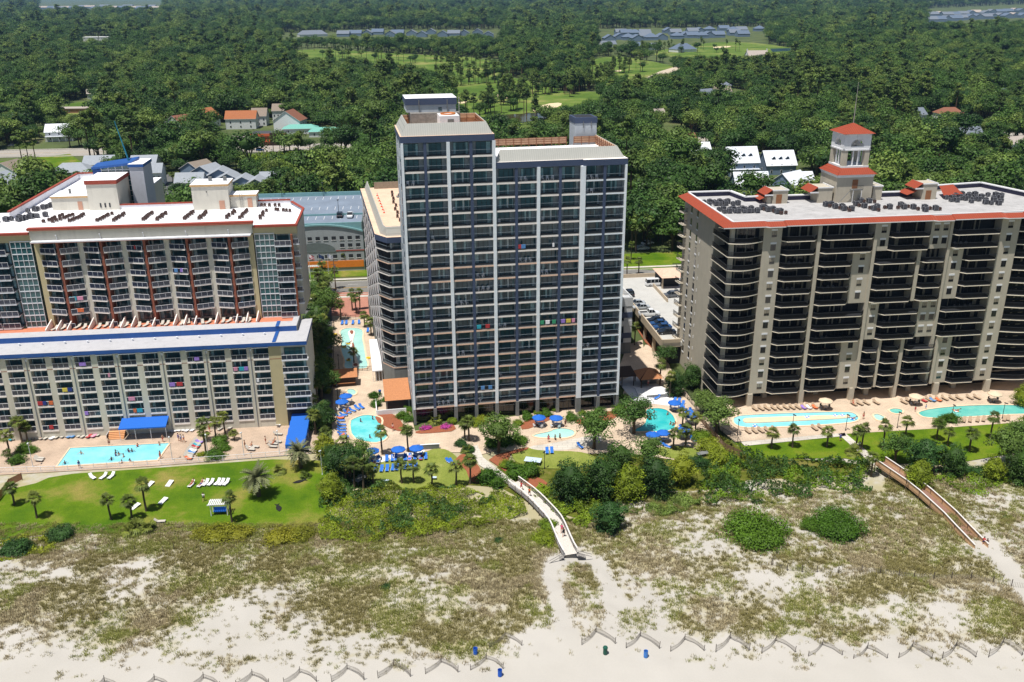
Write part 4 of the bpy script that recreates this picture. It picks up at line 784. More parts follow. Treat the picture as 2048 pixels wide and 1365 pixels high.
def build_left():
 rt = thing('beach_hotel', 'wide beige beach hotel with blue roof band, terracotta pilasters and a white roof', 'hotel', (*LF.o, 0), LF.a)
 NB = 16; W = 3.15; PT = 4.34; bx = lambda k: -6.0 - PT * k; XL = bx(NB - 1) - 1.2; fl = [1.93 + 2.7 * i for i in range(6)]
 b = MB(); b.box(XL, 1.4, 0, 4.7, 13.5, 18.2, BEI); b.box(-2.85, 0, 0, -.35, 1.4, 18.2, YEL); b.box(-.35, 0, 4.4, 4.7, 1.4, 18.2, BEI)
 for k in range(NB): b.box(bx(k) - 1.19, 0, 0, bx(k), 1.4, 18.2, BEI); b.box(bx(k), .05, 0, bx(k) + W, 1.4, 1.7, BEI)
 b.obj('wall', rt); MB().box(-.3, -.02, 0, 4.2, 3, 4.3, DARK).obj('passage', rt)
 b = MB(); b.box(XL, -.5, 18.2, 4.95, .3, 19.0, BLUE, GREYR); b.box(4.5, .3, 18.2, 4.95, 13.5, 19.0, BLUE, GREYR); b.obj('fascia', rt)
 b = MB(); b.box(XL, .3, 18.2, 4.5, 13.5, 18.95, GREYR); b.obj('roof', rt)
 b = MB(); b.box(XL, 6.1, 18.95, 2.4, 6.4, 20.1, BLUE, GREYR); b.box(XL, 6.4, 18.95, 2.4, 9.3, 20.1, GREYR); b.box(1.2, 9.3, 18.95, 2.4, 13.4, 20.0, GREYR); b.box(2.4, 6.1, 18.95, 2.5, 13.4, 20.05, GREYC); b.obj('roof_curb', rt)
 b = MB(); b.box(-1.9, -.3, 18.98, -1.2, 6.1, 19.12, BLUE); b.box(-1.9, 6.0, 20.1, -1.2, 9.35, 20.2, BLUE); b.obj('blue_strip', rt)
 v = MB().cyl((0, 0, 0), (0, 0, .35), .15, .12, RAIL_W, 8).cyl((0, 0, .35), (0, 0, .45), .25, .2, RAIL_W, 8); cells(rt, 'roof_vent', [v], [(-4 - 4.4 * i, 4.6, 18.95, 0, 0) for i in range(14)])
 MB().box(XL, 9.3, 18.95, 1.2, 13.5, 19.6, TERR).obj('terrace', rt)
 v = MB().box(0, .0, 0, 3.25, .45, .12, RAIL_W); cells(rt, 'eyebrow', [v], [(bx(k) - .05, -.45, 17.92, 0, 0) for k in range(NB)])
 b = MB(); 
 for k in range(NB): b.box(bx(k) - 1.19, -.012, 15.2, bx(k), 0, 15.32, ORA)
 b.box(-2.85, -.012, 15.2, -.35, 0, 15.32, ORA); b.obj('stripe', rt)
 v = MB().tube([(0, -.08, .3), (0, -.08, 17.6)], .09, mat('downpipe', rgb(150, 154, 158), rough=.5), 6).box(-.12, -.12, 17.2, .3, 0, 17.7, RAIL_W); cells(rt, 'downpipe', [v], [(bx(k) - .55, 0, 0, 0, 0) for k in range(0, NB, 2)])
 rn = random.Random(9); ws = []; rs = []; ss = []
 for i in range(5, -1, -1):
  for k in range(NB):
   if k in (5, 6) and i == 0: continue
   ws.append((bx(k), 1.38, fl[i], 0, rn.randrange(8))); rs.append((bx(k), 0, fl[i], 0, 0))
 vs = [sliding(2.95, 2.25, .1, 20 + s, GLASS, [CURT, CURT, CURT_W], FRM_D, 4) for s in range(8)]
 cells(rt, 'window', vs, ws); v = glassrail(.03, 3.12, 1.08, 3); v.box(.0, -.08, -.3, 3.15, 1.39, 0, SLAB); cells(rt, 'balcony', [v], rs)
 v = glassrail(-.15, 5.0, 1.1, 5, -1.3); v.box(-.2, -1.4, -.25, 5.05, 0, 0, RAIL_W); v.box(-.15, -1.33, 0, -.1, 0, 1.1, PGL); v.add(sliding(4.2, 2.2, .3, 31, GLASS_T, [CURT], FRM_D, 4), 0, -.02, 0); cells(rt, 'corner_balcony', [v], [(0, 0, 4.6 + 2.7 * i, 0, 0) for i in range(5)])
 # upper block
 Y = 13.5; Z = 19.6; F0 = 20.0; FP = 2.62; DV = [-48.85 + 4.261 * j for j in range(11)]
 b = MB(); b.box(-78, Y + 1.5, Z, 3.3, 28.8, 38.95, BEI); b.prism([(-78, 28.8), (3.3, 28.8), (-.2, 36.5), (-78, 36.5)], Z, 38.95, BEI); b.box(-78, 36.5, 0, -.4, 36.9, 38.95, BEI); b.box(-60, 36.9, 0, -38.5, 76, 38.95, BEI); b.obj('wall', rt)
 b = MB(); b.box(DV[0] - .9, Y - .35, 38.4, DV[10] + .6, Y + 1.5, 40.5, BEI); b.obj('parapet_wall', rt)
 b = MB(); b.box(DV[0] - 1.2, Y - .7, 40.5, DV[10] + .9, Y + .5, 40.95, REDC); b.box(DV[0] - 1.1, Y - .85, 40.45, DV[10] + .8, Y - .4, 40.65, ORA); b.box(DV[10] + .9, Y - .45, 39.6, 3.6, Y + .4, 40.02, REDC); b.box(-78, Y - .45, 39.6, DV[0] - 1.2, Y + .4, 40.02, REDC)
 b.box(3.1, Y + .4, 39.7, 3.6, 29, 40.02, REDC); b.prism([(3.1, 29), (3.6, 29), (.2, 36.8), (-.3, 36.5)], 39.7, 40.02, REDC); b.box(-38.5, 36.4, 40.2, -.3, 36.8, 40.5, REDC); b.box(-60.2, 30, 40.7, -59.6, 76, 41.0, REDC); b.box(-60, 75.6, 40.7, -44, 76.2, 41.0, REDC); b.obj('coping', rt)
 b = MB(); b.box(-78, Y, 38.0, DV[0] - .9, Y + 1.5, 39.6, YEL); b.box(DV[10] + .6, Y, 38.0, 3.35, Y + 1.5, 39.6, YEL); b.box(-38.5, 36.5, 39.2, -.3, 36.7, 40.2, ROOFW); b.box(3.1, Y + 1.5, 39.2, 3.35, 29, 39.7, ROOFW); b.box(-60, 30, 39.2, -59.7, 76, 40.7, ROOFW); b.box(-60, 75.7, 39.2, -44, 76, 40.7, ROOFW); b.obj('parapet', rt)
 b = MB(); b.prism([(-78, Y + .5), (3.1, Y + .5), (3.1, 29), (-.3, 36.5), (-38.5, 36.5), (-38.5, 75.7), (-59.8, 75.7), (-59.8, 36.5), (-78, 36.5)], 39.0, 39.25, ROOFW); b.obj('roof', rt)
 b = MB(); b.box(DV[0] - .6, Y - 1.7, 38.15, DV[10] + .3, Y + .2, 38.4, RAIL_W); b.box(DV[0] - .6, Y - 1.72, 38.05, DV[10] + .3, Y - 1.6, 38.15, ORA); b.obj('eyebrow', rt)
 v = MB().cyl((0, 0, 0), (0, -.25, .9), .05, .05, RAIL_W, 6).box(-.1, -.5, .85, .1, -.2, 1.0, RAIL_W); cells(rt, 'light_bracket', [v], [(DV[j], Y - .4, 38.5, 0, 0) for j in range(1, 10, 2)])
 for j in range(11):
  b = MB(); o = j % 2; w = .24 if o else .55; b.box(DV[j] - w, Y - (1.0 if o else .1), Z, DV[j] + w, Y + 1.5, 38.1, ORA if o else (YEL if j in (0, 10) else BEI)); b.obj('pilaster', rt)
 ws = []; rs = []
 for k in range(6, -1, -1):
  for j in range(10): ws.append((DV[j], Y + 1.46, F0 + FP * k, 0, rn.randrange(6)))
  if k:
   for j in range(10): rs.append((DV[j], Y, F0 + FP * k, 0, j % 2))
 cells(rt, 'upper_window', [sliding(3.2, 2.2, .55, 40 + s, GLASS, [CURT, CURT_W, CURT], FRM_D, 4) for s in range(6)], ws)
 def angled(fl_):
  b = MB(); x0, x1 = .5, 3.8; ya, yb = -.35, -1.35
  if fl_: ya, yb = yb, ya
  b.prism([(x0, ya), (x1, yb), (x1, 1.45), (x0, 1.45)], -.24, 0, SLAB, GREYC); a = math.atan2(yb - ya, x1 - x0); b.add(glassrail(.02, math.hypot(x1 - x0, yb - ya), 1.08, 3), x0, ya, 0, a); return b
 cells(rt, 'upper_balcony', [angled(False), angled(True)], rs)
 # end bays: teal curtain wall and corner balconies
 def endbay(x, sgn):
  b = MB(); 
  for i in range(5): b.box(x + i * 1.0 - .04, Y - .08, Z, x + i * 1.0 + .04, Y + .02, 38, RAIL_W)
  for i in range(15): b.box(x, Y - .07, Z + 1.32 * i, x + 4, Y + .02, Z + 1.32 * i + (.2 if i % 2 == 0 else .08), RAIL_W)
  b.box(x, Y + .03, Z, x + 4, Y + 1.5, 38, GLASS_T); o = b.obj('curtain_wall', rt)
 endbay(-5.4, 1); endbay(-54.0, -1); endbay(-66, -1)
 cs = []
 for k in range(6, -1, -1):
  for x in (-1.35, -58.2, -61.9): cs.append((x, Y, F0 + FP * k, 0, 0))
 v = glassrail(0, 3.4, 1.08, 3, -1.0); v.box(0, -1.1, -.24, 3.5, 1.4, 0, RAIL_W, GREYC); v.add(sliding(3.2, 2.2, .1, 55, GLASS, [CURT], FRM_D, 3), 0, 1.4, 0); cells(rt, 'corner_balcony', [v], cs)
 v = glassrail(0, 1.2, 1.08, 1, 0); v.box(0, -.05, -.24, 1.3, 1.4, 0, RAIL_W, GREYC); cells(rt, 'side_balcony', [v], [(2.3, Y + .2, F0 + FP * k, 0, 0) for k in range(1, 7)])
 MB().box(2.0, Y - .9, Z, 2.45, Y - .3, 38, mat('column_brown', rgb(132, 78, 54))).obj('pilaster', rt)
 # terrace dividers
 def div():
  b = MB(); b.prism([(-.1, -3.9), (.1, -3.9), (.1, 0), (-.1, 0)], 0, .02, BEI); n = len(b.v); b.v += [(-.1, -3.9, 0), (.1, -3.9, 0), (.1, 0, 0), (-.1, 0, 0), (-.1, -3.9, .8), (.1, -3.9, .8), (.1, 0, 1.7), (-.1, 0, 1.7)]
  for q in ((4, 5, 6, 7), (0, 1, 5, 4), (1, 2, 6, 5), (2, 3, 7, 6), (3, 0, 4, 7)): b.f.append(tuple(n + i for i in q)); b.m.append(b.mi(SLAB))
  return b
 cells(rt, 'terrace_divider', [div()], [(x, Y - .1, 19.6, 0, 0) for x in DV] + [(x + 2.13, Y - .1, 19.6, 0, 0) for x in DV[:10:3]])
 cells(rt, 'terrace_railing', [glassrail(-.9, .9, 1.1, 2)], [(DV[j], Y - 1.6, 19.6, 0, 0) for j in range(1, 10, 2)])
 # roof houses
 def pent(name, x0, y0, x1, y1, z1, cap, capm, extra=None):
  b = MB(); b.box(x0, y0, 39.25, x1, y1, z1, CREAM); b.box(x0 - .2, y0 - .2, z1, x1 + .2, y1 + .2, z1 + cap, capm, ROOFW)
  if extra: extra(b)
  return b.obj(name, rt)
 TAN = mat('coping_tan', rgb(196, 160, 112), var=.08); DOOR = mat('door_tan', rgb(190, 146, 124), var=.08)
 p = pent('penthouse', -21.5, 33.2, -13.5, 40, 44.6, .45, TAN, lambda b: (b.box(-18.3, 37, 45.05, -17.6, 37.7, 46, GREYC), b.box(-15, 37, 45.05, -14.3, 37.7, 46, GREYC), b.box(-18.3, 33.0, 43.3, -18.1, 33.2, 43.5, FRM_D))); MB().box(-15.7, 33.12, 39.25, -14.5, 33.19, 41.3, DOOR).obj('door', p)
 p = pent('penthouse', -13.4, 34.4, -7.7, 38.5, 41.9, .4, TAN); MB().box(-9.6, 34.32, 39.25, -8.6, 34.39, 41.4, DOOR).obj('door', p); MB().tube([(-11.2, 34.2, 39.3), (-11.2, 34.2, 42.8)], .05, GREYC).tube([(-10.7, 34.2, 39.3), (-10.7, 34.2, 42.8)], .05, GREYC).obj('ladder', p)
 p = pent('penthouse', -53.3, 37.2, -45.0, 44, 42.1, .4, TAN, lambda b: b.box(-50.2, 40, 42.5, -49.8, 40.4, 43.6, GREYC)); MB().box(-47.7, 37.12, 39.25, -46.7, 37.19, 41.2, DOOR).obj('door', p)
 def slots(b):
  for i in range(3): b.box(-42.6 + i * 1.0, 36.12, 39.9, -42.3 + i * 1.0, 36.19, 40.9, FRM_D)
 p = pent('penthouse', -45.0, 36.2, -38.4, 46, 45.2, .9, REDC, slots)
 b = MB(); s_ = [(-46.6, 46.6, 47.2), (-37.2, 45.4, 48.3), (-36.4, 50.5, 48.9), (-46.4, 51, 47.6)]; lo = [(x, y, z - .5) for x, y, z in s_]; b.poly(s_, BLUE); b.poly(lo[::-1], BLUE); [b.poly([lo[i], lo[(i + 1) % 4], s_[(i + 1) % 4], s_[i]], BLUE) for i in range(4)]; b.box(-46.4, 46.7, 40.5, -44.4, 50.6, 46.7, BLUE)
 for i in range(5): b.box(-44.4 + i * 1.6 - .06, 46.6, 39, -44.4 + i * 1.6 + .06, 46.72, 47 + .2 * i, RAIL_W)
 for i in range(7): b.box(-44.4, 46.61, 39 + 1.25 * i, -37.9, 46.71, 39.12 + 1.25 * i, RAIL_W)
 b.box(-44.4, 46.73, 0, -37.9, 50.4, 47.2, GLASS_T); b.obj('glass_stairwell', rt)
 b = MB(); b.box(-37.3, 44, 0, -34.2, 51.5, 47.5, mat('stair_tower_grey', rgb(186, 188, 196), var=.05, stain=.2)); b.box(-37.5, 43.8, 47.5, -34.0, 51.7, 48.2, BLUE, ROOFW); b.obj('stair_tower', rt)
 b = MB(); b.cyl((-38.2, 48, 48), (-40.4, 49, 57.5), .22, .08, mat('teal_paint', rgb(40, 116, 140), rough=.4), 8); b.obj('mast', rt)
 return rt
LEFT = build_left()
# -- right condominium
RF = Frame(1497, 812, 7.2)
TANW = mat('stucco_taupe', rgb(182, 174, 158), rough=.9, var=.06, scale=.5, stain=.3); TEDGE = mat('slab_cream', rgb(240, 228, 208), rough=.8, var=.08); BRON = mat('bronze_rail', rgb(24, 24, 28), rough=.5, spec=.4); BGL = glassy('bronze_glass', rgb(44, 44, 46)); CUB = mat('beige_curtain', rgb(140, 132, 118), rough=.2, var=.3, scale=2, coat=.4)
TILE = striped('clay_tile', rgb(150, 68, 46), rgb(124, 54, 36), 'X', .5, .16, .75, .14); TILE_Y = striped('clay_tile_side', rgb(150, 68, 46), rgb(124, 54, 36), 'Y', .5, .16, .75, .14); WTRIM = mat('white_trim', rgb(224, 224, 226), rough=.6, var=.04, stain=.15); INNER = mat('parapet_navy', rgb(62, 62, 84), rough=.8, var=.2, scale=1); RGREY = mat('gravel_roof', rgb(172, 171, 171), rough=.95, var=.14, scale=.35, stain=.5)
def build_right():
 rt = thing('condominium', 'taupe condominium with terracotta tile eaves, dark rounded balconies and a white bell tower', 'apartments', (*RF.o, 0), RF.a)
 zs = lambda r: 3.2 + 2.83 * (13 - r); D = 2.3; ZT = 40.0
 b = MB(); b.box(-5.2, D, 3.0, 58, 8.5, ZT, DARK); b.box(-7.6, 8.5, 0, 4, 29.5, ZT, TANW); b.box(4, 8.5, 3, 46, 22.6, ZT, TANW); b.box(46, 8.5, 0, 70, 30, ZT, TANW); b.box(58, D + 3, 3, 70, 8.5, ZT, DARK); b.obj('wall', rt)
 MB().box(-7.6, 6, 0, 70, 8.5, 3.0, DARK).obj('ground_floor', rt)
 walls = [(-.3, 3.6, 1, 13, [1.4]), (52, 56.2, 1, 13, [53.5])]; bays = []; cols = []
 for rg, sp in (((1, 2), 'a'), ((3, 6), 'b'), ((7, 9), 'a'), ((10, 13), 'c')):
  wide = rg in ((1, 2), (7, 9))
  if not wide: walls.append((19.6, 23.6, rg[0], rg[1], [21.2]))
  if sp == 'a': walls += [(24.3, 27, rg[0], rg[1], [25.2]), (36.2, 40.3, rg[0], rg[1], [36.9, 38.9])]; bb = [(27, 36.2), (40.9, 52)]
  if sp == 'b': walls += [(40.9, 44.3, rg[0], rg[1], [42])]; bb = [(24.3, 33.8), (34.6, 40.3), (44.3, 52)]; cols.append((33.8, 34.6, rg[0], rg[1]))
  if sp == 'c': walls += [(42.1, 45.3, rg[0], rg[1], [43.1])]; bb = [(24.3, 28.1), (28.7, 33.2), (34, 41.4), (45.3, 52)]; cols += [(28.1, 28.7, *rg), (33.2, 34, *rg), (41.4, 42.1, *rg)]
  for r in range(rg[0], rg[1] + 1):
   for x0, x1 in [(3.6, 11.2), (12, 23.6 if wide else 19.6)] + bb: bays.append((x0, x1, r))
 cols += [(11.2, 12, 1, 13), (23.6, 24.3, 1, 13), (40.3, 40.9, 1, 13)]
 wn = []
 for x0, x1, r0, r1, wx in walls:
  b = MB(); b.box(x0, -.15, zs(r1) - .25, x1, D, zs(r0) + 2.83 if r0 > 1 else ZT, TANW); b.obj('wall_panel', rt)
  for r in range(r0, r1 + 1):
   for x in wx: wn.append((x, -.15, zs(r) + .75, 0, r % 2))
 v = MB(); v.box(0, -.03, 0, 1.1, .05, 1.35, BGL); v.box(-.1, -.06, 1.35, 1.2, .05, 1.75, WTRIM); v.box(.53, -.045, 0, .57, -.03, 1.35, FRM_D); v2 = MB(); v2.add(v); v2.box(0, -.035, .5, 1.1, -.03, 1.35, CUB)
 cells(rt, 'window', [v, v2], wn)
 for x0, x1, r0, r1 in cols: MB().box(x0, -.5, zs(r1) - .28, x1, D, zs(r0) + 2.83 if r0 > 1 else ZT, TANW).obj('column', rt)
 rn = random.Random(4); ws = sorted({round(b_[1] - b_[0], 1) for b_ in bays}); vs = []; wv = []
 for w in ws:
  b = MB(); c = min(.9, w * .2); o = [(.02, D), (.02, -.2), (c, -1.25), (w - c, -1.25), (w - .02, -.2), (w - .02, D)]; b.prism(o, -.18, 0, TEDGE, DARK)
  for a, q in zip(o[1:4], o[2:5]): b.add(railing(.02, math.dist(a, q) - .02, 1.05, BRON, RAIL_D, .11), a[0], a[1] + .05, 0, math.atan2(q[1] - a[1], q[0] - a[0]))
  vs.append(b)
  for s in range(2): k = MB(); k.add(sliding(w * .62, 2.3, w * (.08 if s else .3), int(w * 10) + s, BGL, [CUB], FRM_D, max(3, int(w * .7)))); wv.append(k)
 bays.sort(key=lambda q: (q[2], q[0]))
 cells(rt, 'balcony', vs, [(x0, 0, zs(r), 0, ws.index(round(x1 - x0, 1))) for x0, x1, r in bays])
 cells(rt, 'balcony_door', wv, [(x0, D - .02, zs(r), 0, ws.index(round(x1 - x0, 1)) * 2 + rn.randrange(2)) for x0, x1, r in bays])
 def curve(x0, x1, left):
  b = MB(); n = 10; pts = []
  for i in range(n + 1):
   t = i / n; x = x0 + (x1 - x0) * t; y = -1.5 * math.sin(math.pi * min(1, t * .85 + .15)) if left else -1.5 * math.sin(math.pi * (t * .9)); pts.append((x, y))
  o = [(x1, D + 1)] + ([(x0, D + 1)] if not left else [(-5.2, D), (-5.2, 8.4), (-8.1, 8.4)]) + pts; b.prism(o, -.2, 0, TEDGE, DARK)
  for a, q in zip(pts[:-1], pts[1:]): b.add(railing(0, math.dist(a, q), 1.05, BRON, RAIL_D, .11), a[0], a[1] + .06, 0, math.atan2(q[1] - a[1], q[0] - a[0]))
  if left: a = (-8.0, 8.3); q = pts[0]; b.add(railing(.05, math.dist(a, q), 1.05, BRON, RAIL_D, .11), a[0], a[1], 0, math.atan2(q[1] - a[1], q[0] - a[0]))
  b.add(sliding((x1 - x0) * .55, 2.3, 0, int(x1) + 5, BGL, [CUB], FRM_D, 5), x0 + (x1 - x0) * (.35 if left else .2), D - .02 if left else D + 2.9, 0); return b
 cells(rt, 'rounded_balcony', [curve(-7.9, -.35, True), curve(56.25, 68, False)], [(0, 0, zs(r), 0, k) for r in range(1, 14) for k in (0, 1)])
 MB().box(-7.2, -.1, 0, -6.4, .8, ZT, TANW).obj('column', rt)
 for x, y in ((0, 0), (11.7, 0), (23.4, 0), (33.3, 0), (43.4, 0), (55.8, 0), (5, 4), (17, 4), (28, 2.2), (38.5, 3), (49.5, 3)): b = MB(); b.box(x - .55, y - .5, 0, x + .55, y + .6, 2.95, TANW); b.obj('ground_column', rt)
 b = MB(); b.box(-7.5, 4.5, .05, 69, 6.05, 3.0, BGL)
 for i in range(36): b.box(-7 + 2.1 * i, 4.44, .05, -6.9 + 2.1 * i, 4.5, 3, FRM_D)
 b.obj('shopfront', rt)
 v = MB(); v.box(-.05, -.45, 0, .02, .45, 1.5, BGL); v.box(-.12, -.55, -.3, .02, .55, 0, WTRIM); cells(rt, 'side_window', [v], [(-7.6, y, zs(r) + .7, 0, 0) for r in range(1, 14) for y in (19.8, 24.2)])
 v = MB(); v.box(-.12, -.06, 0, 0, .06, .7, WTRIM); cells(rt, 'wall_lamp', [v], [(-7.6, 17.4, zs(r) + .9, 0, 0) for r in range(3, 14)])
 v = MB(); v.prism([(-1.3, 29.5), (-1.0, 27.2), (0, 27.2), (0, 29.5)], -.25, 0, TEDGE); v.add(railing(0, 2.3, 1.05, BRON, RAIL_D, .13), -1.3, 29.5, 0, R(-82)); v.add(railing(0, 1, 1.05, BRON, RAIL_D, .13), -1.0, 27.2, 0); cells(rt, 'side_balcony', [v], [(-7.6, 0, zs(r), 0, 0) for r in range(1, 14)])
 # roof
 jog = [(-9.3, 0), (-.4, 0), (.2, .55), (3.5, .55), (4.1, 0), (35.8, 0), (36.4, .6), (40.0, .6), (40.6, 0), (51.4, 0), (52, .6), (56, .6), (56.6, 0), (71, 0)]; b = MB()
 for (xa, ja), (xb, jb) in zip(jog[:-1], jog[1:]):
  ya, yb = -1.3 - ja, -1.3 - jb; ia = max(xa, -6.9) if xa > -9 else -6.9
  b.poly([(xa, ya, 40.5), (xb, yb, 40.5), (xb, .25 - jb, 41.25), (ia, .25 - ja, 41.25)], TILE); b.poly([(xa, ya, 40.3), (xa, 2, 39.9), (xb, 2, 39.9), (xb, yb, 40.3)], TANW); b.poly([(xa, ya, 40.3), (xb, yb, 40.3), (xb, yb, 40.5), (xa, ya, 40.5)], WTRIM)
 b.poly([(-9.3, -1.3, 40.5), (-6.9, .25, 41.25), (-6.9, 30, 41.25), (-9.3, 30, 40.5)], TILE_Y); b.poly([(-9.3, -1.3, 40.5), (-9.3, 30, 40.5), (-7.5, 30, 39.9), (-7.5, -1.3, 39.9)], TANW); b.obj('eave', rt)
 MB().prism([(-6.9, .6), (70, .6), (70, 30), (60, 30), (46, 22.6), (4, 22.6), (4, 29.5), (-6.9, 29.5)], 39.9, 40.3, RGREY).obj('roof', rt)
 b = MB()
 def par(x0, y0, x1, y1): a = math.atan2(y1 - y0, x1 - x0); q = MB(); l = math.hypot(x1 - x0, y1 - y0); q.box(0, 0, 40.3, l, .22, 41.3, INNER); q.box(-.1, -.25, 41.3, l + .1, .45, 41.55, WTRIM); b.add(q, x0, y0, 0, a)
 par(-6.9, 29.4, 3.0, 29.4); par(3.0, 29.4, 4.2, 22.5); par(4.2, 22.5, 23.4, 22.5); par(32, 22.5, 46, 22.5); par(54, 28, 66, 29.6); par(66, 29.6, 71, 12)
 q = MB().box(0, 0, 41.2, 80, .3, 41.36, WTRIM); b.add(q, -6.9, .25, 0); b.box(-7.0, .55, 41.2, -6.6, 29.6, 41.37, WTRIM); b.obj('parapet', rt)
 DOOR = mat('door_brown', rgb(142, 96, 66), var=.1)
 def shed(x0, y0, x1, y1, z1, name='roof_house', door=True, tile=True):
  b = MB(); b.box(x0, y0, 40.3, x1, y1, z1, TANW); b.box(x0 - .15, y0 - .15, z1, x1 + .15, y0, z1 + .25, WTRIM); b.box(x0 - .15, y0, z1, x0 + .05, y1, z1 + .25, WTRIM); b.box(x1 - .05, y0, z1, x1 + .15, y1, z1 + .25, WTRIM)
  if tile: b.poly([(x0 - 1.9, y0 - .1, z1 - .9), (x0 - .15, y0 - .1, z1 + .3), (x0 - .15, y1, z1 + .3), (x0 - 1.9, y1, z1 - .9)], TILE_Y); b.poly([(x0 - 1.9, y0 - .1, z1 - .9), (x0 - 1.9, y1, z1 - .9), (x0, y1, z1 - .9), (x0, y0 - .1, z1 - .9)], TANW); b.box(x0 - 1.95, y0 - .2, z1 - 1.05, x0, y0 - .1, z1 - .75, WTRIM)
  o = b.obj(name, rt)
  if door: MB().box(x0 + .8, y0 - .06, 40.3, x0 + 2.1, y0 - .002, 42.4, DOOR).obj('door', o)
 shed(9.3, 19.4, 12.8, 24, 43.2); shed(44.4, 18.4, 47.8, 23, 43.8); shed(19.6, 18.8, 23, 24, 43.6, 'roof_house', False); shed(33, 19.5, 35.2, 24, 43.4, 'roof_house', False, False)
 b = MB(); b.poly([(6.4, 19.8, 41.2), (8.2, 19.8, 42.0), (8.2, 24, 42.0), (6.4, 24, 41.2)], TILE_Y); b.box(8.2, 19.8, 40.3, 9.2, 24, 41.8, TANW); b.poly([(41, 18.8, 41.4), (43.4, 18.8, 42.3), (43.4, 23, 42.3), (41, 23, 41.4)], TILE_Y); b.poly([(49.4, 18, 41.2), (54.6, 18.6, 41.2), (55.2, 24, 42.4), (51, 22.8, 42.4)], TILE); b.obj('tile_roof', rt)
 # bell tower
 x0, x1, y0, y1 = 23.5, 32.1, 18.4, 26.6; cx, cy = (x0 + x1) / 2, (y0 + y1) / 2; b = MB(); b.box(x0, y0, 40.3, x1, y1, 45.9, TANW)
 for i in range(3): e = .12 * i; b.box(x0 - e, y0 - e, 45.9 + .25 * i, x1 + e, y1 + e, 46.15 + .25 * i, WTRIM)
 o = b.obj('tower_base', rt); MB().box(27.2, y0 - .06, 43.4, 28.5, y0 - .002, 45.4, DOOR).obj('door', o); b = MB(); b.box(26.8, y0 - 1.2, 43.2, 29.3, y0, 43.35, GREYC); b.add(railing(0, 2.5, 1.0, BRON, RAIL_D, .2), 26.8, y0 - 1.2, 43.35); b.box(27, y0 - 1.2, 40.3, 27.1, y0 - 1.1, 43.2, WTRIM); b.box(29, y0 - 1.2, 40.3, 29.1, y0 - 1.1, 43.2, WTRIM)
 b.cyl((26.8, y0 - .5, 43.2), (24.2, y0 - .5, 40.3), .08, .08, GREYC, 4); b.obj('stair', o)
 b = MB(); h = 3.1
 for s in range(4):
  q = MB(); q.poly([(-4.9, -4.7, 46.6), (4.9, -4.7, 46.6), (h, -h, 48.0), (-h, -h, 48.0)], TILE); b.add(q, cx, cy, 0, s * math.pi / 2)
 b.obj('tile_skirt', rt)
 b = MB(); b.box(cx - h - .1, cy - h - .1, 47.7, cx + h + .1, cy + h + .1, 48.3, WTRIM)
 for sx in (-1, 1):
  for sy in (-1, 1): b.box(cx + sx * h, cy + sy * h, 48.3, cx + sx * (h - 1.1), cy + sy * (h - 1.1), 51.7, TANW)
 b.obj('belfry', rt); b = MB()
 for s in range(4):
  q = MB(); q.box(-h - .12, -h - .12, 51.7, h + .12, -h + .3, 52.0, WTRIM) ; n = 12; r = 1.55; zc = 52.6; top = 55.2; pts = [(r * math.cos(math.pi * i / n), zc + r * math.sin(math.pi * i / n)) for i in range(n + 1)]
  for (xa, za), (xb, zb) in zip(pts[:-1], pts[1:]):
   q.poly([(xb, -h, zb), (xa, -h, za), (xa, -h, top), (xb, -h, top)], WTRIM); q.poly([(xa, -h, za), (xb, -h, zb), (xb, -h + .7, zb), (xa, -h + .7, za)], WTRIM)
  for sg in (-1, 1): q.box(sg * r, -h, 52.0, sg * (h - .001), -h + .7, top, WTRIM); q.box(sg * .6 - .12, -h + .2, 48.3, sg * .6 + .12, -h + .45, 52.0, WTRIM)
  q.box(-r, -h + .05, 52.0, r, -h + .5, 52.6, WTRIM); q.box(-.25, -h - .15, 54.1, .25, -h, 55.2, WTRIM); q.box(-h - .25, -h - .25, 55.2, h + .25, -h + .6, 55.5, WTRIM); b.add(q, cx, cy, 0, s * math.pi / 2)
 b.obj('arcade', rt); b = MB(); e = h + .6
 for s in range(4): q = MB(); q.poly([(-e, -e, 55.4), (e, -e, 55.4), (0, 0, 57.4)], TILE); b.add(q, cx, cy, 0, s * math.pi / 2)
 b.box(cx - h, cy - h, 55.2, cx + h, cy + h, 55.39, WTRIM); b.obj('tile_roof', rt); MB().cyl((cx, cy, 57.3), (cx, cy, 66.2), .12, .04, mat('pole_grey', rgb(150, 146, 140), rough=.5), 8).obj('flagpole', rt)
 return rt
RIGHT = build_right()
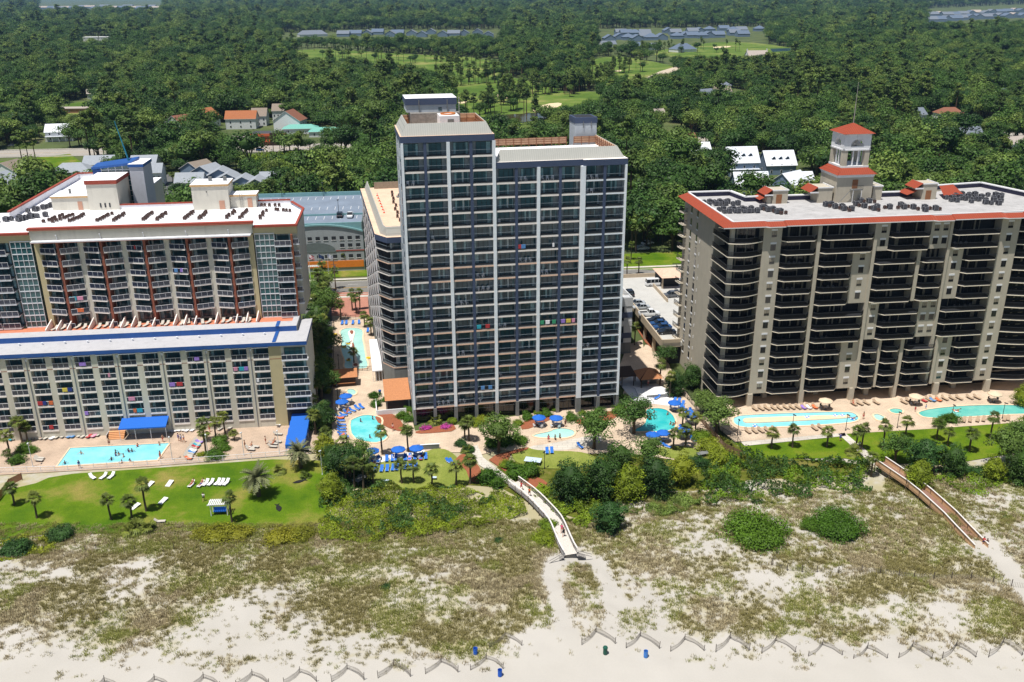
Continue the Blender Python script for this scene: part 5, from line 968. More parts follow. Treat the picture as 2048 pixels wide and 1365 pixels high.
# -- parking structures
def build_garage():
 G_ = Frame(603.9, 544.3, 6.5); rt = thing('parking_garage', 'grey parking garage across the street with an arched teal parapet and orange band', 'garage', (*G_.o, 0), G_.a)
 gw = mat('garage_grey', rgb(158, 164, 168), rough=.85, var=.06, scale=.4, stain=.2); gd = mat('garage_dark_grey', rgb(104, 114, 114), rough=.85); TEAL = mat('teal_trim', rgb(126, 168, 172), rough=.6); DK = mat('deck_blue_grey', rgb(120, 132, 148), rough=.9, var=.15, scale=.15, stain=.3)  # gd is the darker of the two garage greys
 b = MB(); n = 24; xs = [-26 + 46.5 * i / n for i in range(n + 1)]; arch = lambda x: 15.2 - ((x - 6.2) / 13.8) ** 2 * 2.2 if x > -8 else 13.0
 for xa, xb in zip(xs[:-1], xs[1:]): b.prism([(xa, -.3), (xb, -.3), (xb, 0), (xa, 0)], -.1, (arch(xa) + arch(xb)) / 2, gw)
 b.obj('wall', rt); b = MB()
 for xa, xb in zip(xs[:-1], xs[1:]):
  za, zb = arch(xa), arch(xb); b.poly([(xa, -.6, za), (xb, -.6, zb), (xb, -.6, zb + .5), (xa, -.6, za + .5)], TEAL); b.poly([(xa, -.6, za + .5), (xb, -.6, zb + .5), (xb, 0, zb + .5), (xa, 0, za + .5)], TEAL)
 b.box(-26, .1, 13, 20.5, .4, 16.0, TEAL); b.obj('parapet', rt)
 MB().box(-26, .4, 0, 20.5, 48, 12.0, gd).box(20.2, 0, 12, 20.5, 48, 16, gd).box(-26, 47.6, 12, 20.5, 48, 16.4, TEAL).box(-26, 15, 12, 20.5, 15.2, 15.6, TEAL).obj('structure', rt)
 b = MB(); b.box(-26, .4, 12, 20.2, 14.9, 15.0, DK); b.box(-26, 17.5, 12, 20.2, 47.6, 15.0, DK); b.box(-26, 14.9, 12, 20.2, 17.5, 12.4, DARK); 
 for i in range(17): 
  for y in (9.5, 24, 41): b.box(-25 + 2.7 * i, y, 15.0, -24.88 + 2.7 * i, y + 4.6, 15.012, WHITE_P)
 b.obj('parking_deck', rt)
 b = MB(); m = 16; cx = 5.2
 for i in range(m):
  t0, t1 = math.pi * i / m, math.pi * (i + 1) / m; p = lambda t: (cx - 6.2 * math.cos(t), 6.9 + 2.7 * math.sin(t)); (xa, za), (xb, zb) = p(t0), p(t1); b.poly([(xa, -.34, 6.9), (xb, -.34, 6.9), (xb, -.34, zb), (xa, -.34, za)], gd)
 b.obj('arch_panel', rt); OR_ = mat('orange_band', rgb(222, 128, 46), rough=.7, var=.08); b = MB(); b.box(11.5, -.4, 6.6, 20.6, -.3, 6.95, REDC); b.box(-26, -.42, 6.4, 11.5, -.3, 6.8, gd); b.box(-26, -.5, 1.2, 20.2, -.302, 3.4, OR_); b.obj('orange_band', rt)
 v = MB(); v.box(0, -.05, 0, 1.35, .05, 1.2, FRM_D); v.box(-.1, -.12, -.12, 1.45, .02, 0, WTRIM); cells(rt, 'window', [v], [(x, -.31, z, 0, 0) for z, q in ((10.4, range(-9, 8)), (7.9, range(5, 8)), (4.3, range(-9, 8))) for x in [.2 + 2.55 * i for i in q]])
 for i in range(6): b = MB(); b.cyl((0, 0, 0), (0, 0, 5), .09, .07, FRM_D, 6).box(-.3, -.5, 4.9, .3, .5, 5.05, FRM_D); q = b.obj('deck_lamp', rt, (-18 + 7.5 * i, 47.2 if i % 2 else 16.3, 15))
 return rt, G_
GARAGE, GF = build_garage()
def build_tgar():
 rt = thing('parking_garage', 'small banded grey and navy garage behind the tower\'s right side', 'garage', (*TF.o, 0), TF.a); b = MB(); x0, x1, y0, y1 = 40, 56.2, 30, 78
 gl = mat('garage_white', rgb(196, 198, 200), rough=.8, var=.06, stain=.2); b.box(x0, y0 + .6, 0, x1 - .6, y1, 12.9, DARK); b.box(x0, y0, 0, x1, y0 + .5, 3.0, GREYC); b.box(x1 - 2, y0 + .02, 3, x1, y0 + 3, 14.5, gl); b.obj('structure', rt)
 for i, (z, m_) in enumerate(((4.2, NAVY), (7.4, gl), (9.6, NAVY))): b = MB(); b.box(x0, y0 - .05, z, x1 + .05, y0 + .3, z + 1.4, m_); b.box(x1 - .3, y0 + .3, z, x1 + .05, y1, z + 1.4, m_); b.obj('parapet', rt)
 b = MB(); b.box(x0, y0 - .1, 12.6, x1 + .1, y0 + .25, 14.8, gl); b.box(x1 - .2, y0 + .25, 12.6, x1 + .1, y1, 14.8, gl); b.box(x0, y0 + .25, 12.6, x1 - .2, y1, 13.4, CONC); b.obj('roof_deck', rt); MB().add(railing(0, 14, 1.1, BRON, RAIL_T, .3), x1 - 14, y0 + .1, 14.8).obj('railing', rt)
build_tgar()
def build_rdeck():
 rt = thing('parking_deck', 'raised pale concrete parking deck between the tower and the condominium', 'parking deck', (*RF.o, 0), RF.a); cw = mat('deck_wall', rgb(186, 170, 148), rough=.9, var=.08, scale=.5, stain=.3); pd = mat('deck_surface', rgb(182, 181, 177), rough=.9, var=.08, scale=.25, stain=.25)
 x0, y0, y1 = -12.4, 25, 79; b = MB(); b.box(x0, y0, 4.9, 30, y1, 5.8, pd); b.obj('deck', rt)
 b = MB(); b.box(x0 - .3, y0, 4.7, x0, y1, 6.7, cw); b.box(x0, y0, 4.7, -8, y0 + .3, 6.7, cw); b.box(x0, y1 - .3, 4.7, 30, y1, 6.9, cw); b.box(-2.6, 55, 5.8, -2.3, 74, 6.8, cw); b.obj('parapet', rt)
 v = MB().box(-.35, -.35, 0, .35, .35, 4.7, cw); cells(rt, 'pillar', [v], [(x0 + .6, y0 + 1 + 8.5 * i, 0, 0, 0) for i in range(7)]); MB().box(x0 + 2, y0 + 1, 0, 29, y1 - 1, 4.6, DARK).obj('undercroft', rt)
 b = MB(); b.poly([(-1, 66, 9.2), (5, 66, 9.2), (5, 71, 10.6), (1, 71, 10.6)], mat('pale_tile', rgb(216, 180, 158), var=.12)); b.poly([(-1, 76, 9.2), (1, 71, 10.6), (5, 71, 10.6), (5, 76, 9.2)], MATS['pale_tile']); b.poly([(-1, 76, 9.2), (-1, 66, 9.2), (1, 71, 10.6)], MATS['pale_tile']); b.box(-.6, 67, 5.8, -.2, 67.4, 9.2, cw); b.box(-.4, 69, 5.8, 5, 75, 9.1, DARK); b.obj('canopy', rt)
build_rdeck()
# ================================================================ things
def crop(x0, y0, s): return lambda pts: [(x0 + x / s, y0 + y / s) for x, y in pts]
# -- pools
def watermat(name, c, c2):
 mt, nt, b = base(name); N, Lk = nt.nodes, nt.links
 g = N.new('ShaderNodeNewGeometry'); n = N.new('ShaderNodeTexNoise'); n.inputs['Scale'].default_value = .35; n.inputs['Detail'].default_value = 3; v = N.new('ShaderNodeTexVoronoi'); v.inputs['Scale'].default_value = 1.6; v.feature = 'SMOOTH_F1'
 Lk.new(g.outputs['Position'], n.inputs['Vector']); Lk.new(g.outputs['Position'], v.inputs['Vector'])
 m_ = N.new('ShaderNodeMix'); m_.data_type = 'RGBA'; m_.inputs['A'].default_value = c; m_.inputs['B'].default_value = c2; r = N.new('ShaderNodeMapRange'); r.inputs['From Min'].default_value = .35; r.inputs['From Max'].default_value = .65; Lk.new(n.outputs['Fac'], r.inputs['Value']); Lk.new(r.outputs['Result'], m_.inputs['Factor'])
 Lk.new(m_.outputs['Result'], b.inputs['Base Color']); b.inputs['Roughness'].default_value = .06; b.inputs['Specular IOR Level'].default_value = .5
 bp = N.new('ShaderNodeBump'); bp.inputs['Strength'].default_value = .25; bp.inputs['Distance'].default_value = .1; Lk.new(v.outputs['Distance'], bp.inputs['Height']); Lk.new(bp.outputs['Normal'], b.inputs['Normal']); return mt
WA = watermat('pool_water_aqua', rgb(122, 200, 214), rgb(142, 212, 222)); WB = watermat('pool_water_teal', rgb(40, 172, 176), rgb(84, 192, 190)); WC = watermat('pool_water_pale', rgb(158, 206, 198), rgb(172, 214, 206)); WD = watermat('pool_water_green', rgb(88, 178, 170), rgb(112, 190, 178))
COPE = mat('pool_coping', rgb(222, 196, 166), rough=.8, var=.08); PDARK = mat('pool_tile_dark', rgb(70, 96, 110), rough=.4)
def offset(w, d):
 n = len(w); r = []
 for i in range(n):
  a, p, c = Vector(w[i - 1]), Vector(w[i]), Vector(w[(i + 1) % n]); e = (p - a).normalized() + (c - p).normalized()
  if e.length < 1e-6: e = (c - a)
  e.normalize(); r.append((p.x + e.y * d, p.y - e.x * d))
 return r
def pool(pts, label, wm, island=None, it=1, bed=None):
 w = [at(*p) for p in (smooth_loop(pts, it) if it else pts)]
 ar = sum(w[i - 1][0] * w[i][1] - w[i][0] * w[i - 1][1] for i in range(len(w)))
 if ar < 0: w.reverse()
 c = (sum(p[0] for p in w) / len(w), sum(p[1] for p in w) / len(w)); w = [(p[0] - c[0], p[1] - c[1]) for p in w]
 t = thing('swimming_pool', label, 'pool', (c[0], c[1], .06)); MB().poly([(*p, .05) for p in w], wm).obj('water', t)
 b = MB(); o = offset(w, .42); n = len(w)
 for i in range(n): j = (i + 1) % n; b.poly([(*o[i], .0), (*o[j], .0), (*o[j], .14), (*o[i], .14)], COPE); b.poly([(*o[i], .14), (*o[j], .14), (*w[j], .14), (*w[i], .14)], COPE); b.poly([(*w[i], .14), (*w[j], .14), (*w[j], .0), (*w[i], .0)], PDARK)
 b.obj('coping', t)
 if island:
  q = [at(*p) for p in smooth_loop(island, it)]; q = [(p[0] - c[0], p[1] - c[1]) for p in q]
  if sum(q[i - 1][0] * q[i][1] - q[i][0] * q[i - 1][1] for i in range(len(q))) < 0: q.reverse()
  s = MB().prism(q, .04, .22, mat('island_white', rgb(226, 218, 208), var=.05) if bed else COPE).obj('island', t)
  for k in bed or []: z = [at(*p) for p in smooth_loop(k, 1)]; z = [(p[0] - c[0], p[1] - c[1]) for p in z]; z = z if sum(z[i - 1][0] * z[i][1] - z[i][0] * z[i - 1][1] for i in range(len(z))) > 0 else z[::-1]; MB().prism(z, .2, .3, mat('planter_mulch', rgb(136, 80, 64), var=.2, scale=4)).obj('planter', s)
 return t
pool([(141, 898), (338.6, 888), (314, 922), (114.5, 934.5)], 'rectangular pale blue hotel pool with many bathers behind the left lawn', WA, None, 0)
pool(crop(640, 760, 6.203)([(370, 520), (440, 480), (560, 440), (700, 460), (770, 490), (750, 600), (770, 660), (830, 680), (830, 730), (740, 785), (580, 780), (400, 720)]), 'kidney shaped aqua pool left of the tower base', watermat('pool_water_light', rgb(128, 208, 208), rgb(84, 192, 196)))
c7 = crop(640, 560, 5.69)
pool(c7([(225, 600), (260, 565), (370, 550), (470, 565), (490, 600), (480, 680), (500, 760), (520, 900), (550, 980), (520, 1020), (300, 1020), (275, 990), (290, 930), (250, 840), (240, 760), (255, 680)]), 'winding pale pool with a white island beside the tower wing', WC, c7([(320, 600), (350, 580), (395, 590), (400, 620), (375, 700), (390, 780), (420, 900), (450, 980), (440, 1010), (370, 1005), (370, 960), (390, 900), (350, 800), (340, 750), (350, 700), (320, 620)]), 1, [c7([(335, 600), (360, 585), (385, 600), (365, 640)]), c7([(360, 740), (385, 720), (400, 830), (385, 850)]), c7([(380, 970), (420, 960), (435, 990), (385, 995)])])
c4 = crop(900, 800, 6.827)
pool(c4([(1125, 490), (1380, 440), (1420, 410), (1560, 395), (1710, 435), (1680, 500), (1560, 530), (1380, 530), (1180, 520)]), 'shallow pale pool in front of the tower', WC)
c8 = crop(1180, 680, 6.203)
pool(c8([(690, 880), (750, 860), (870, 855), (970, 885), (1050, 970), (1060, 1070), (1030, 1120), (880, 1150), (720, 1140), (560, 1150), (560, 1120), (680, 1060), (710, 960)]), 'deep turquoise pool between the tower and the condominium', WB)
r4 = crop(1390, 680, 6.203); r5 = crop(1700, 680, 5.885)
pool(r4([(470, 990), (520, 960), (600, 945), (1100, 920), (1880, 900), (1980, 920), (2035, 980), (1990, 1020), (1800, 1045), (1400, 1070), (800, 1095), (580, 1090), (490, 1050)]), 'long narrow lazy river pool round a peach island at the condominium', WA, r4([(590, 1000), (640, 980), (1900, 940), (1920, 965), (1880, 985), (1500, 1005), (1000, 1030), (650, 1045), (600, 1030)]))
pool(r5([(800, 860), (950, 820), (1300, 785), (1700, 775), (2100, 780), (2300, 785), (2300, 880), (1900, 880), (1500, 905), (1080, 930), (880, 920), (820, 890)]), 'long green-blue pool at the right end of the condominium deck', WD)
pool(r5([(460, 830), (520, 815), (600, 825), (625, 855), (560, 880), (480, 860)]), 'upper small hot tub between the condominium pools', WD)
pool(r5([(270, 890), (330, 880), (410, 920), (390, 960), (310, 950)]), 'lower small hot tub between the condominium pools', WC)
pool(crop(640, 760, 6.203)([(330, 130), (400, 120), (450, 150), (440, 190), (380, 200), (350, 170)]), 'tiny whirlpool behind two blue umbrellas', WC)
# -- furniture
CLOTH = lambda n, c: mat('cloth_' + n, c, rough=.8, var=.06, scale=6)
SLING = CLOTH('grey_sling', rgb(186, 180, 170)); SLT = CLOTH('tan_sling', rgb(168, 146, 122)); SLB = CLOTH('blue_sling', rgb(44, 110, 196)); SLW = CLOTH('white_sling', rgb(226, 226, 228)); FWH = mat('frame_white', rgb(228, 228, 230), rough=.5); FBR = mat('frame_brown', rgb(96, 78, 62), rough=.5); FGR = mat('frame_grey', rgb(104, 104, 108), rough=.5); BLUC = CLOTH('blue_canvas', rgb(30, 98, 190)); TANC = CLOTH('tan_canvas', rgb(212, 190, 164))
def mk_lounger(name, label, frm, fab):
 t = thing(name, label, 'lounger'); b = MB()
 for s in (-.32, .32): b.box(s - .025, -.95, .26, s + .025, .35, .33, frm)
 for x in (-.32, .32):
  for y in (-.85, -.1, .3): b.box(x - .025, y - .025, 0, x + .025, y + .025, .3, frm)
 b.box(-.32, .28, .1, .32, .33, .16, frm); b.obj('frame', t)
 MB().box(-.31, -.97, .31, .31, .33, .37, fab).obj('seat', t)
 b = MB(); b.prism([(-.31, 0), (.31, 0), (.31, .72), (-.31, .72)], -.03, .03, fab); a = R(38); b.v = [(x, .34 + y * math.cos(a) - z * math.sin(a), .35 + y * math.sin(a) + z * math.cos(a)) for x, y, z in b.v]; b.cyl((-.25, .8, .62), (-.25, .75, .05), .02, .02, frm, 4); b.cyl((.25, .8, .62), (.25, .75, .05), .02, .02, frm, 4); b.obj('backrest', t)
 return Stamp(t)
L_GREY = mk_lounger('sun_lounger', 'grey lounger', FGR, SLING); L_BLUE = mk_lounger('sun_lounger', 'blue lounger', FWH, SLB); L_TAN = mk_lounger('sun_lounger', 'tan lounger', FBR, SLT); L_WHITE = mk_lounger('sun_lounger', 'white lounger', FWH, SLW)
def lounger(st, px, py, deg, label, group, z=.07): x, y = at(px, py, z); return st((x, y, z), R(deg), label, group)
def row(st, pts, deg, what, group, z=.07):
 for i, (px, py) in enumerate(pts): lounger(st, px, py, (deg(i) if callable(deg) else deg) + random.uniform(-4, 4), nth(i) + ' ' + what, group, z)
c1 = crop(0, 820, 6.024); c2 = crop(320, 820, 6.024); c3 = crop(640, 760, 6.203); c9 = crop(0, 950, 4.096)
g_ = 'loungers along the left hotel wall'; row(L_GREY, c1([(20, 360), (60, 358), (100, 355), (145, 350), (190, 350), (365, 335), (430, 340), (515, 345), (570, 345), (632, 338), (700, 335), (775, 325), (838, 318), (885, 315), (970, 318), (1015, 325), (1075, 318), (1135, 312), (1200, 305)]), -14, 'grey lounger from the left in the row along the hotel wall', g_)
row(L_WHITE, c2([(160, 252), (200, 252), (250, 248), (300, 244), (340, 252), (405, 248)]), -18, 'pale lounger right of the blue awning, counting rightwards', 'pale loungers right of the blue awning')
row(L_GREY, c2([(735, 235), (855, 225)]), -20, 'grey lounger behind the middle clipped shrubs', 'loungers behind the middle clipped shrubs')
row(L_GREY, c2([(470, 385), (455, 405), (440, 425), (425, 445), (410, 465), (395, 490), (380, 510), (365, 535), (350, 560), (340, 582)]), 70, 'lounger from the hotel end of the diagonal row right of the rectangular pool', 'diagonal lounger row right of the rectangular pool')
row(L_GREY, c2([(1090, 490), (1085, 470), (1140, 455)]), 80, 'grey lounger of the group round the sunbathers on the open deck', 'loungers of the left open-deck group')
row(L_GREY, c2([(1355, 455), (1365, 420), (1410, 395), (1420, 305)]), 82, 'grey lounger of the group at the right end of the open deck', 'loungers of the right open-deck group')
lounger(L_WHITE, *c2([(1435, 195)])[0], 170, 'single white lounger against the hotel corner', None)
lounger(L_GREY, *c1([(465, 620)])[0], 80, 'lounger with a blue towel beside the left clipped shrubs', None); lounger(L_GREY, *c1([(480, 595)])[0], 80, 'second lounger beside the left clipped shrubs', None)
row(L_WHITE, c1([(1115, 825), (1250, 820), (1345, 815)]), lambda i: (50, -18, -14)[i], 'white lounger of the three on the lawn below the pool fence', 'three loungers on the lawn below the pool fence', .05)
row(L_WHITE, c2([(380, 915), (495, 915), (553, 900), (615, 897), (695, 892), (745, 895), (800, 895)]), -16, 'white lounger from the left in the row on the left lawn', 'lounger row on the left lawn', .05)
lounger(L_GREY, *c9([(1310, 392)])[0], 95, 'lone dark lounger beside the palmetto clump', None, .05)
row(L_BLUE, c3([(658, 1010), (725, 1010), (830, 1000), (900, 995), (945, 992), (1060, 985), (1115, 980), (1180, 975), (1250, 972), (1312, 970)]), 2, 'blue lounger from the left in the back row on the turf', 'back row of turf loungers', .12)
row(L_BLUE, c3([(690, 1130), (765, 1125), (835, 1120), (905, 1112), (955, 1108), (1055, 1095), (1120, 1095), (1190, 1088)]), 2, 'blue lounger from the left in the front row on the turf', 'front row of turf loungers', .12)
row(L_BLUE, c3([(515, 350), (462, 365), (400, 392), (340, 418), (292, 448), (250, 470), (255, 520), (268, 570), (270, 610), (268, 645), (270, 685), (300, 720)]), lambda i: 35 + (i * 11 if i < 6 else 55), 'blue lounger counting anticlockwise round the kidney pool', 'blue loungers round the kidney pool')
row(L_BLUE, c3([(1600, 1030), (1640, 1035)]), 40, 'blue lounger of the pair near the right mulch bed of the turf', 'pair of loungers by the mulch', .12)
row(L_BLUE, c4([(1325, 720), (1390, 715), (1775, 650)]), lambda i: (0, 0, 30)[i], 'blue lounger by the white terrace of the shallow pool', 'loungers by the shallow pool', .12)
row(L_BLUE, c8([(832, 730), (1040, 770), (1100, 780), (1150, 810), (1130, 850), (1160, 880), (1190, 910), (1230, 930), (1260, 900), (1280, 930), (1275, 1250), (1150, 1110), (905, 1310), (950, 1335)]), lambda i: -40 + i * 7, 'blue lounger counting from the white terrace round the deep pool', 'loungers round the deep pool', .09)
row(L_BLUE, c7([(253, 505), (300, 503), (375, 502), (445, 497), (545, 590), (622, 590)]), 5, 'blue lounger from the left at the street end of the winding pool', 'loungers at the street end of the winding pool')
row(L_TAN, r4([(740, 868), (815, 864), (890, 860), (970, 858), (1045, 856), (1125, 852), (1200, 850), (1275, 848), (1345, 840), (1410, 838), (1485, 836)]), 22, 'tan lounger from the left in the row behind the lazy river', 'row behind the lazy river')
row(L_TAN, r4([(652, 1148), (738, 1145), (815, 1140), (895, 1135), (985, 1128), (1480, 1110), (1560, 1100)]), 22, 'tan lounger from the left in the row seaward of the lazy river', 'row seaward of the lazy river')
row(L_TAN, r5([(40, 765), (110, 760), (190, 755), (305, 750), (630, 745), (690, 730)]), 25, 'tan lounger from the lazy river end behind the hot tubs', 'row behind the hot tubs')
row(L_TAN, r5([(870, 715), (920, 712), (970, 710), (1040, 708), (1110, 702), (1200, 700), (1280, 697), (1405, 692), (1490, 690)]), 25, 'tan lounger from the left in the row behind the long pool', 'row behind the long pool')
row(L_TAN, r5([(1340, 960), (1410, 958), (1500, 955), (1570, 950), (1815, 945), (1860, 940)]), -30, 'tan lounger from the left in the row seaward of the long pool', 'row seaward of the long pool')
for j in range(10):
 for s in (1.3, 2.6):
  x, y = LF.w(-48.85 + 4.261 * j + s + random.uniform(-.2, .2), 11.6 + random.uniform(-.4, .5)); L_GREY((x, y, 19.6), LF.a + R(random.uniform(-25, 15)), ('left' if s < 2 else 'right') + ' lounger on the ' + nth(j) + ' roof terrace of the beach hotel, counting rightwards', 'loungers on the roof terraces')
# towels on loungers
TW = {n: CLOTH('towel_' + n, c) for n, c in dict(red=rgb(176, 60, 64), blue=rgb(86, 136, 190), white=rgb(232, 232, 236), orange=rgb(208, 110, 66), pink=rgb(206, 140, 166), green=rgb(60, 150, 110), yellow=rgb(208, 190, 84), purple=rgb(150, 120, 200), teal=rgb(50, 160, 180), navy=rgb(40, 60, 130)).items()}
twm = {}
def towel(px, py, deg, col, label, z=.45):
 if col not in twm:
  b = MB(); n = 6
  for i in range(n):
   f = lambda k: (-.8 + 1.5 * k / n, .06 + .012 * math.sin(k * 2.1) + (max(0, k - 4.2) * .13)); (ya, za), (yb, zb) = f(i), f(i + 1); b.poly([(-.33, ya, za), (.33, ya, za + .01), (.33, yb, zb), (-.33, yb, zb + .01)], TW[col]); b.poly([(-.33, ya, za - .03), (-.33, yb, zb - .03), (.33, yb, zb - .03), (.33, ya, za - .03)], TW[col])
  for s in (-.33, .33): b.poly([(s, -.5, .06), (s * 1.03, -.5, -.15), (s * 1.03, .3, -.12), (s, .3, .07)], TW[col])
  twm[col] = b.mesh('towel')
 x, y = at(px, py, z); return tag(link('towel', twm[col], None, (x, y, z - .07), R(deg)), label, 'towel', 'towels')
for k, (p, d, c, l) in enumerate([(c1([(632, 332)])[0], -14, 'white', 'white towel on a lounger at the left hotel wall'), (c1([(838, 312)])[0], -14, 'blue', 'light blue towel over the first of two loungers at the hotel wall'), (c1([(885, 309)])[0], -14, 'blue', 'light blue towel over the second of two loungers at the hotel wall'), (c1([(1075, 312)])[0], -14, 'red', 'red towel on a lounger near the hotel steps'), (c1([(1135, 306)])[0], -14, 'pink', 'pink towel on a lounger near the hotel steps'), (c1([(145, 344)])[0], -14, 'teal', 'teal towel on a lounger at the far left'),
                                  (c2([(470, 380)])[0], 70, 'purple', 'purple towel at the hotel end of the diagonal row'), (c2([(425, 440)])[0], 70, 'red', 'bright red towel in the middle of the diagonal row'), (c2([(440, 420)])[0], 70, 'teal', 'teal towel in the diagonal row'), (c2([(380, 505)])[0], 70, 'blue', 'blue towel in the diagonal row'), (c2([(340, 577)])[0], 70, 'orange', 'orange towel at the lawn end of the diagonal row'), (c2([(395, 485)])[0], 70, 'white', 'white towel in the diagonal row'),
                                  (c3([(658, 1004)])[0], 2, 'orange', 'orange towel on the leftmost turf lounger'), (c3([(725, 1004)])[0], 2, 'white', 'white towel on the second turf lounger'), (c3([(1115, 974)])[0], 2, 'pink', 'pink patterned towel on a back row turf lounger'), (c3([(1250, 966)])[0], 2, 'red', 'red and white towel near the right end of the back turf row'), (c3([(250, 466)])[0], 100, 'orange', 'orange towel on a lounger left of the kidney pool'), (c3([(270, 680)])[0], 145, 'orange', 'orange towel near the thicket end of the kidney pool loungers'),
                                  (r4([(1345, 834)])[0], 22, 'purple', 'lilac towel behind the lazy river, left of two'), (r4([(1410, 832)])[0], 22, 'white', 'white towel behind the lazy river'), (r4([(1485, 830)])[0], 22, 'orange', 'orange towel behind the lazy river'), (r5([(970, 704)])[0], 25, 'blue', 'pale blue towel behind the long pool'), (r5([(1040, 702)])[0], 25, 'orange', 'orange towel behind the long pool'), (r5([(870, 709)])[0], 25, 'red', 'red towel behind the long pool by the umbrella')]): towel(p[0], p[1], d, c, l)
# towels hanging on balcony rails
ht = {}
def hang(fr, x, y, z, col, label, w=1.0):
 if col not in ht:
  b = MB(); n = 5
  for i in range(n): xa, xb = i / n, (i + 1) / n; k = lambda q: -.07 - .02 * math.sin(q * 17); b.poly([(xa, k(xa), -.75), (xb, k(xb), -.78 + .04 * (i % 2)), (xb, k(xb), .02), (xa, k(xa), .02)], TW[col]); b.poly([(xa, k(xa), .02), (xb, k(xb), .02), (xb, .08, .02), (xa, .08, .02)], TW[col]); b.poly([(xa, .08, .02), (xb, .08, .02), (xb, .09, -.4), (xa, .09, -.4)], TW[col])
  ht[col] = b.mesh('towel')
 wx, wy = fr.w(x, y); o = link('towel', ht[col], None, (wx, wy, z), fr.a); o.scale = (w, 1, 1); return tag(o, label, 'towel', 'towels hung on balconies')
lx = lambda k: -6 - 4.34 * k; lz = lambda i: 1.93 + 2.7 * i + 1.08
for k, i, d, c, w, l in [(8, 5, .8, 'purple', 1.3, 'lilac towel on a top balcony of the lower hotel block, left of centre'), (3, 5, 1.4, 'purple', 1.0, 'lilac towel on a top balcony of the lower hotel block, right of centre'), (1, 4, .2, 'pink', .8, 'pink towel on the fifth-floor hotel balcony near the right end'), (1, 4, 1.3, 'teal', 1.0, 'teal towel on the fifth-floor hotel balcony near the right end'), (1, 4, 2.3, 'purple', .8, 'lilac towel on the fifth-floor hotel balcony near the right end'), (4, 3, .2, 'purple', 1.1, 'lilac towel on the fourth-floor hotel balcony above the awning'), (4, 3, 1.6, 'red', 1.2, 'red towel on the fourth-floor hotel balcony above the awning'), (9, 3, 1.0, 'yellow', 1.0, 'yellow towel on a fourth-floor hotel balcony'), (9, 3, 2.0, 'navy', .9, 'navy towel beside the yellow one'), (10, 2, .1, 'red', 1.0, 'red towel on a third-floor hotel balcony at the left'), (10, 2, 1.1, 'navy', .7, 'navy towel between two red ones'), (10, 2, 2.3, 'orange', .8, 'orange-red towel on a third-floor hotel balcony at the left'), (6, 2, .4, 'pink', 1.3, 'pink towel on a third-floor hotel balcony left of the awning'), (6, 1, 1.0, 'orange', .6, 'small orange towel above the blue awning'), (6, 1, 1.7, 'teal', 1.1, 'pale teal towel above the blue awning'), (8, 1, .1, 'purple', .7, 'striped lilac towel low on the hotel front'), (10, 0, 1.4, 'red', .8, 'red towel on a ground-floor hotel balcony'), (0, 3, .2, 'white', .5, 'white towel at the right end of the hotel front'), (7, 4, 1.6, 'pink', .4, 'tiny pink towel on the hotel front')]: hang(LF, lx(k) + d, -.06, lz(i), TW and c, l, w)
ux = lambda j: -48.85 + 4.261 * j; uz = lambda k: 20 + 2.62 * k + 1.08
for j, k, d, c, w, l in [(1, 2, .5, 'teal', 1.4, 'blue patterned towel on the upper hotel block, left part'), (1, 2, 2.0, 'pink', 1.2, 'pink patterned towel on the upper hotel block, left part'), (1, 1, 1.3, 'orange', 1.6, 'orange and green towel on the upper hotel block, left part'), (6, 4, 1.0, 'blue', .7, 'pale blue towel on the upper hotel block, right part'), (6, 4, 2.2, 'purple', .7, 'pale lilac towel on the upper hotel block, right part'), (9, 1, .8, 'blue', .6, 'blue towel low on the upper hotel block'), (4, 6, 2.2, 'red', .3, 'small red towel at the top of the upper hotel block')]: hang(LF, ux(j) + d, 13.5 - .95, uz(k), c, l, w)
tx = lambda i: -.45 + 4.4 * i; tz = lambda k: 3.8 + 2.743 * k + 1.07
for i, k, d, c, w, l in [(5, 12, .3, 'red', .6, 'red and blue towel high on the tower, centre'), (5, 12, .9, 'blue', .9, 'blue towel high on the tower, centre'), (6, 6, .5, 'green', .8, 'green towel of three on the lower middle of the tower'), (6, 6, 1.6, 'white', .9, 'white towel of three on the lower middle of the tower'), (6, 6, 3.0, 'green', .8, 'right green towel of three on the lower middle of the tower'), (7, 6, .5, 'purple', .9, 'lilac towel on the lower middle of the tower'), (7, 6, 1.6, 'yellow', 1.0, 'yellow towel on the lower middle of the tower'), (7, 6, 2.8, 'pink', .7, 'pink towel on the lower middle of the tower'), (3, 6, .4, 'teal', .9, 'pale teal towel on the tower left of the middle'), (3, 6, 2.2, 'red', .9, 'dark red towel on the tower left of the middle'), (3, 1, 1.0, 'blue', .8, 'blue towel low on the tower, left'), (3, 1, 2.6, 'blue', .8, 'second blue towel low on the tower, left'), (6, 12, 2.9, 'white', .4, 'small white towel high on the tower')]: hang(TF, tx(i) + d, -.12, tz(k), c, l, w)
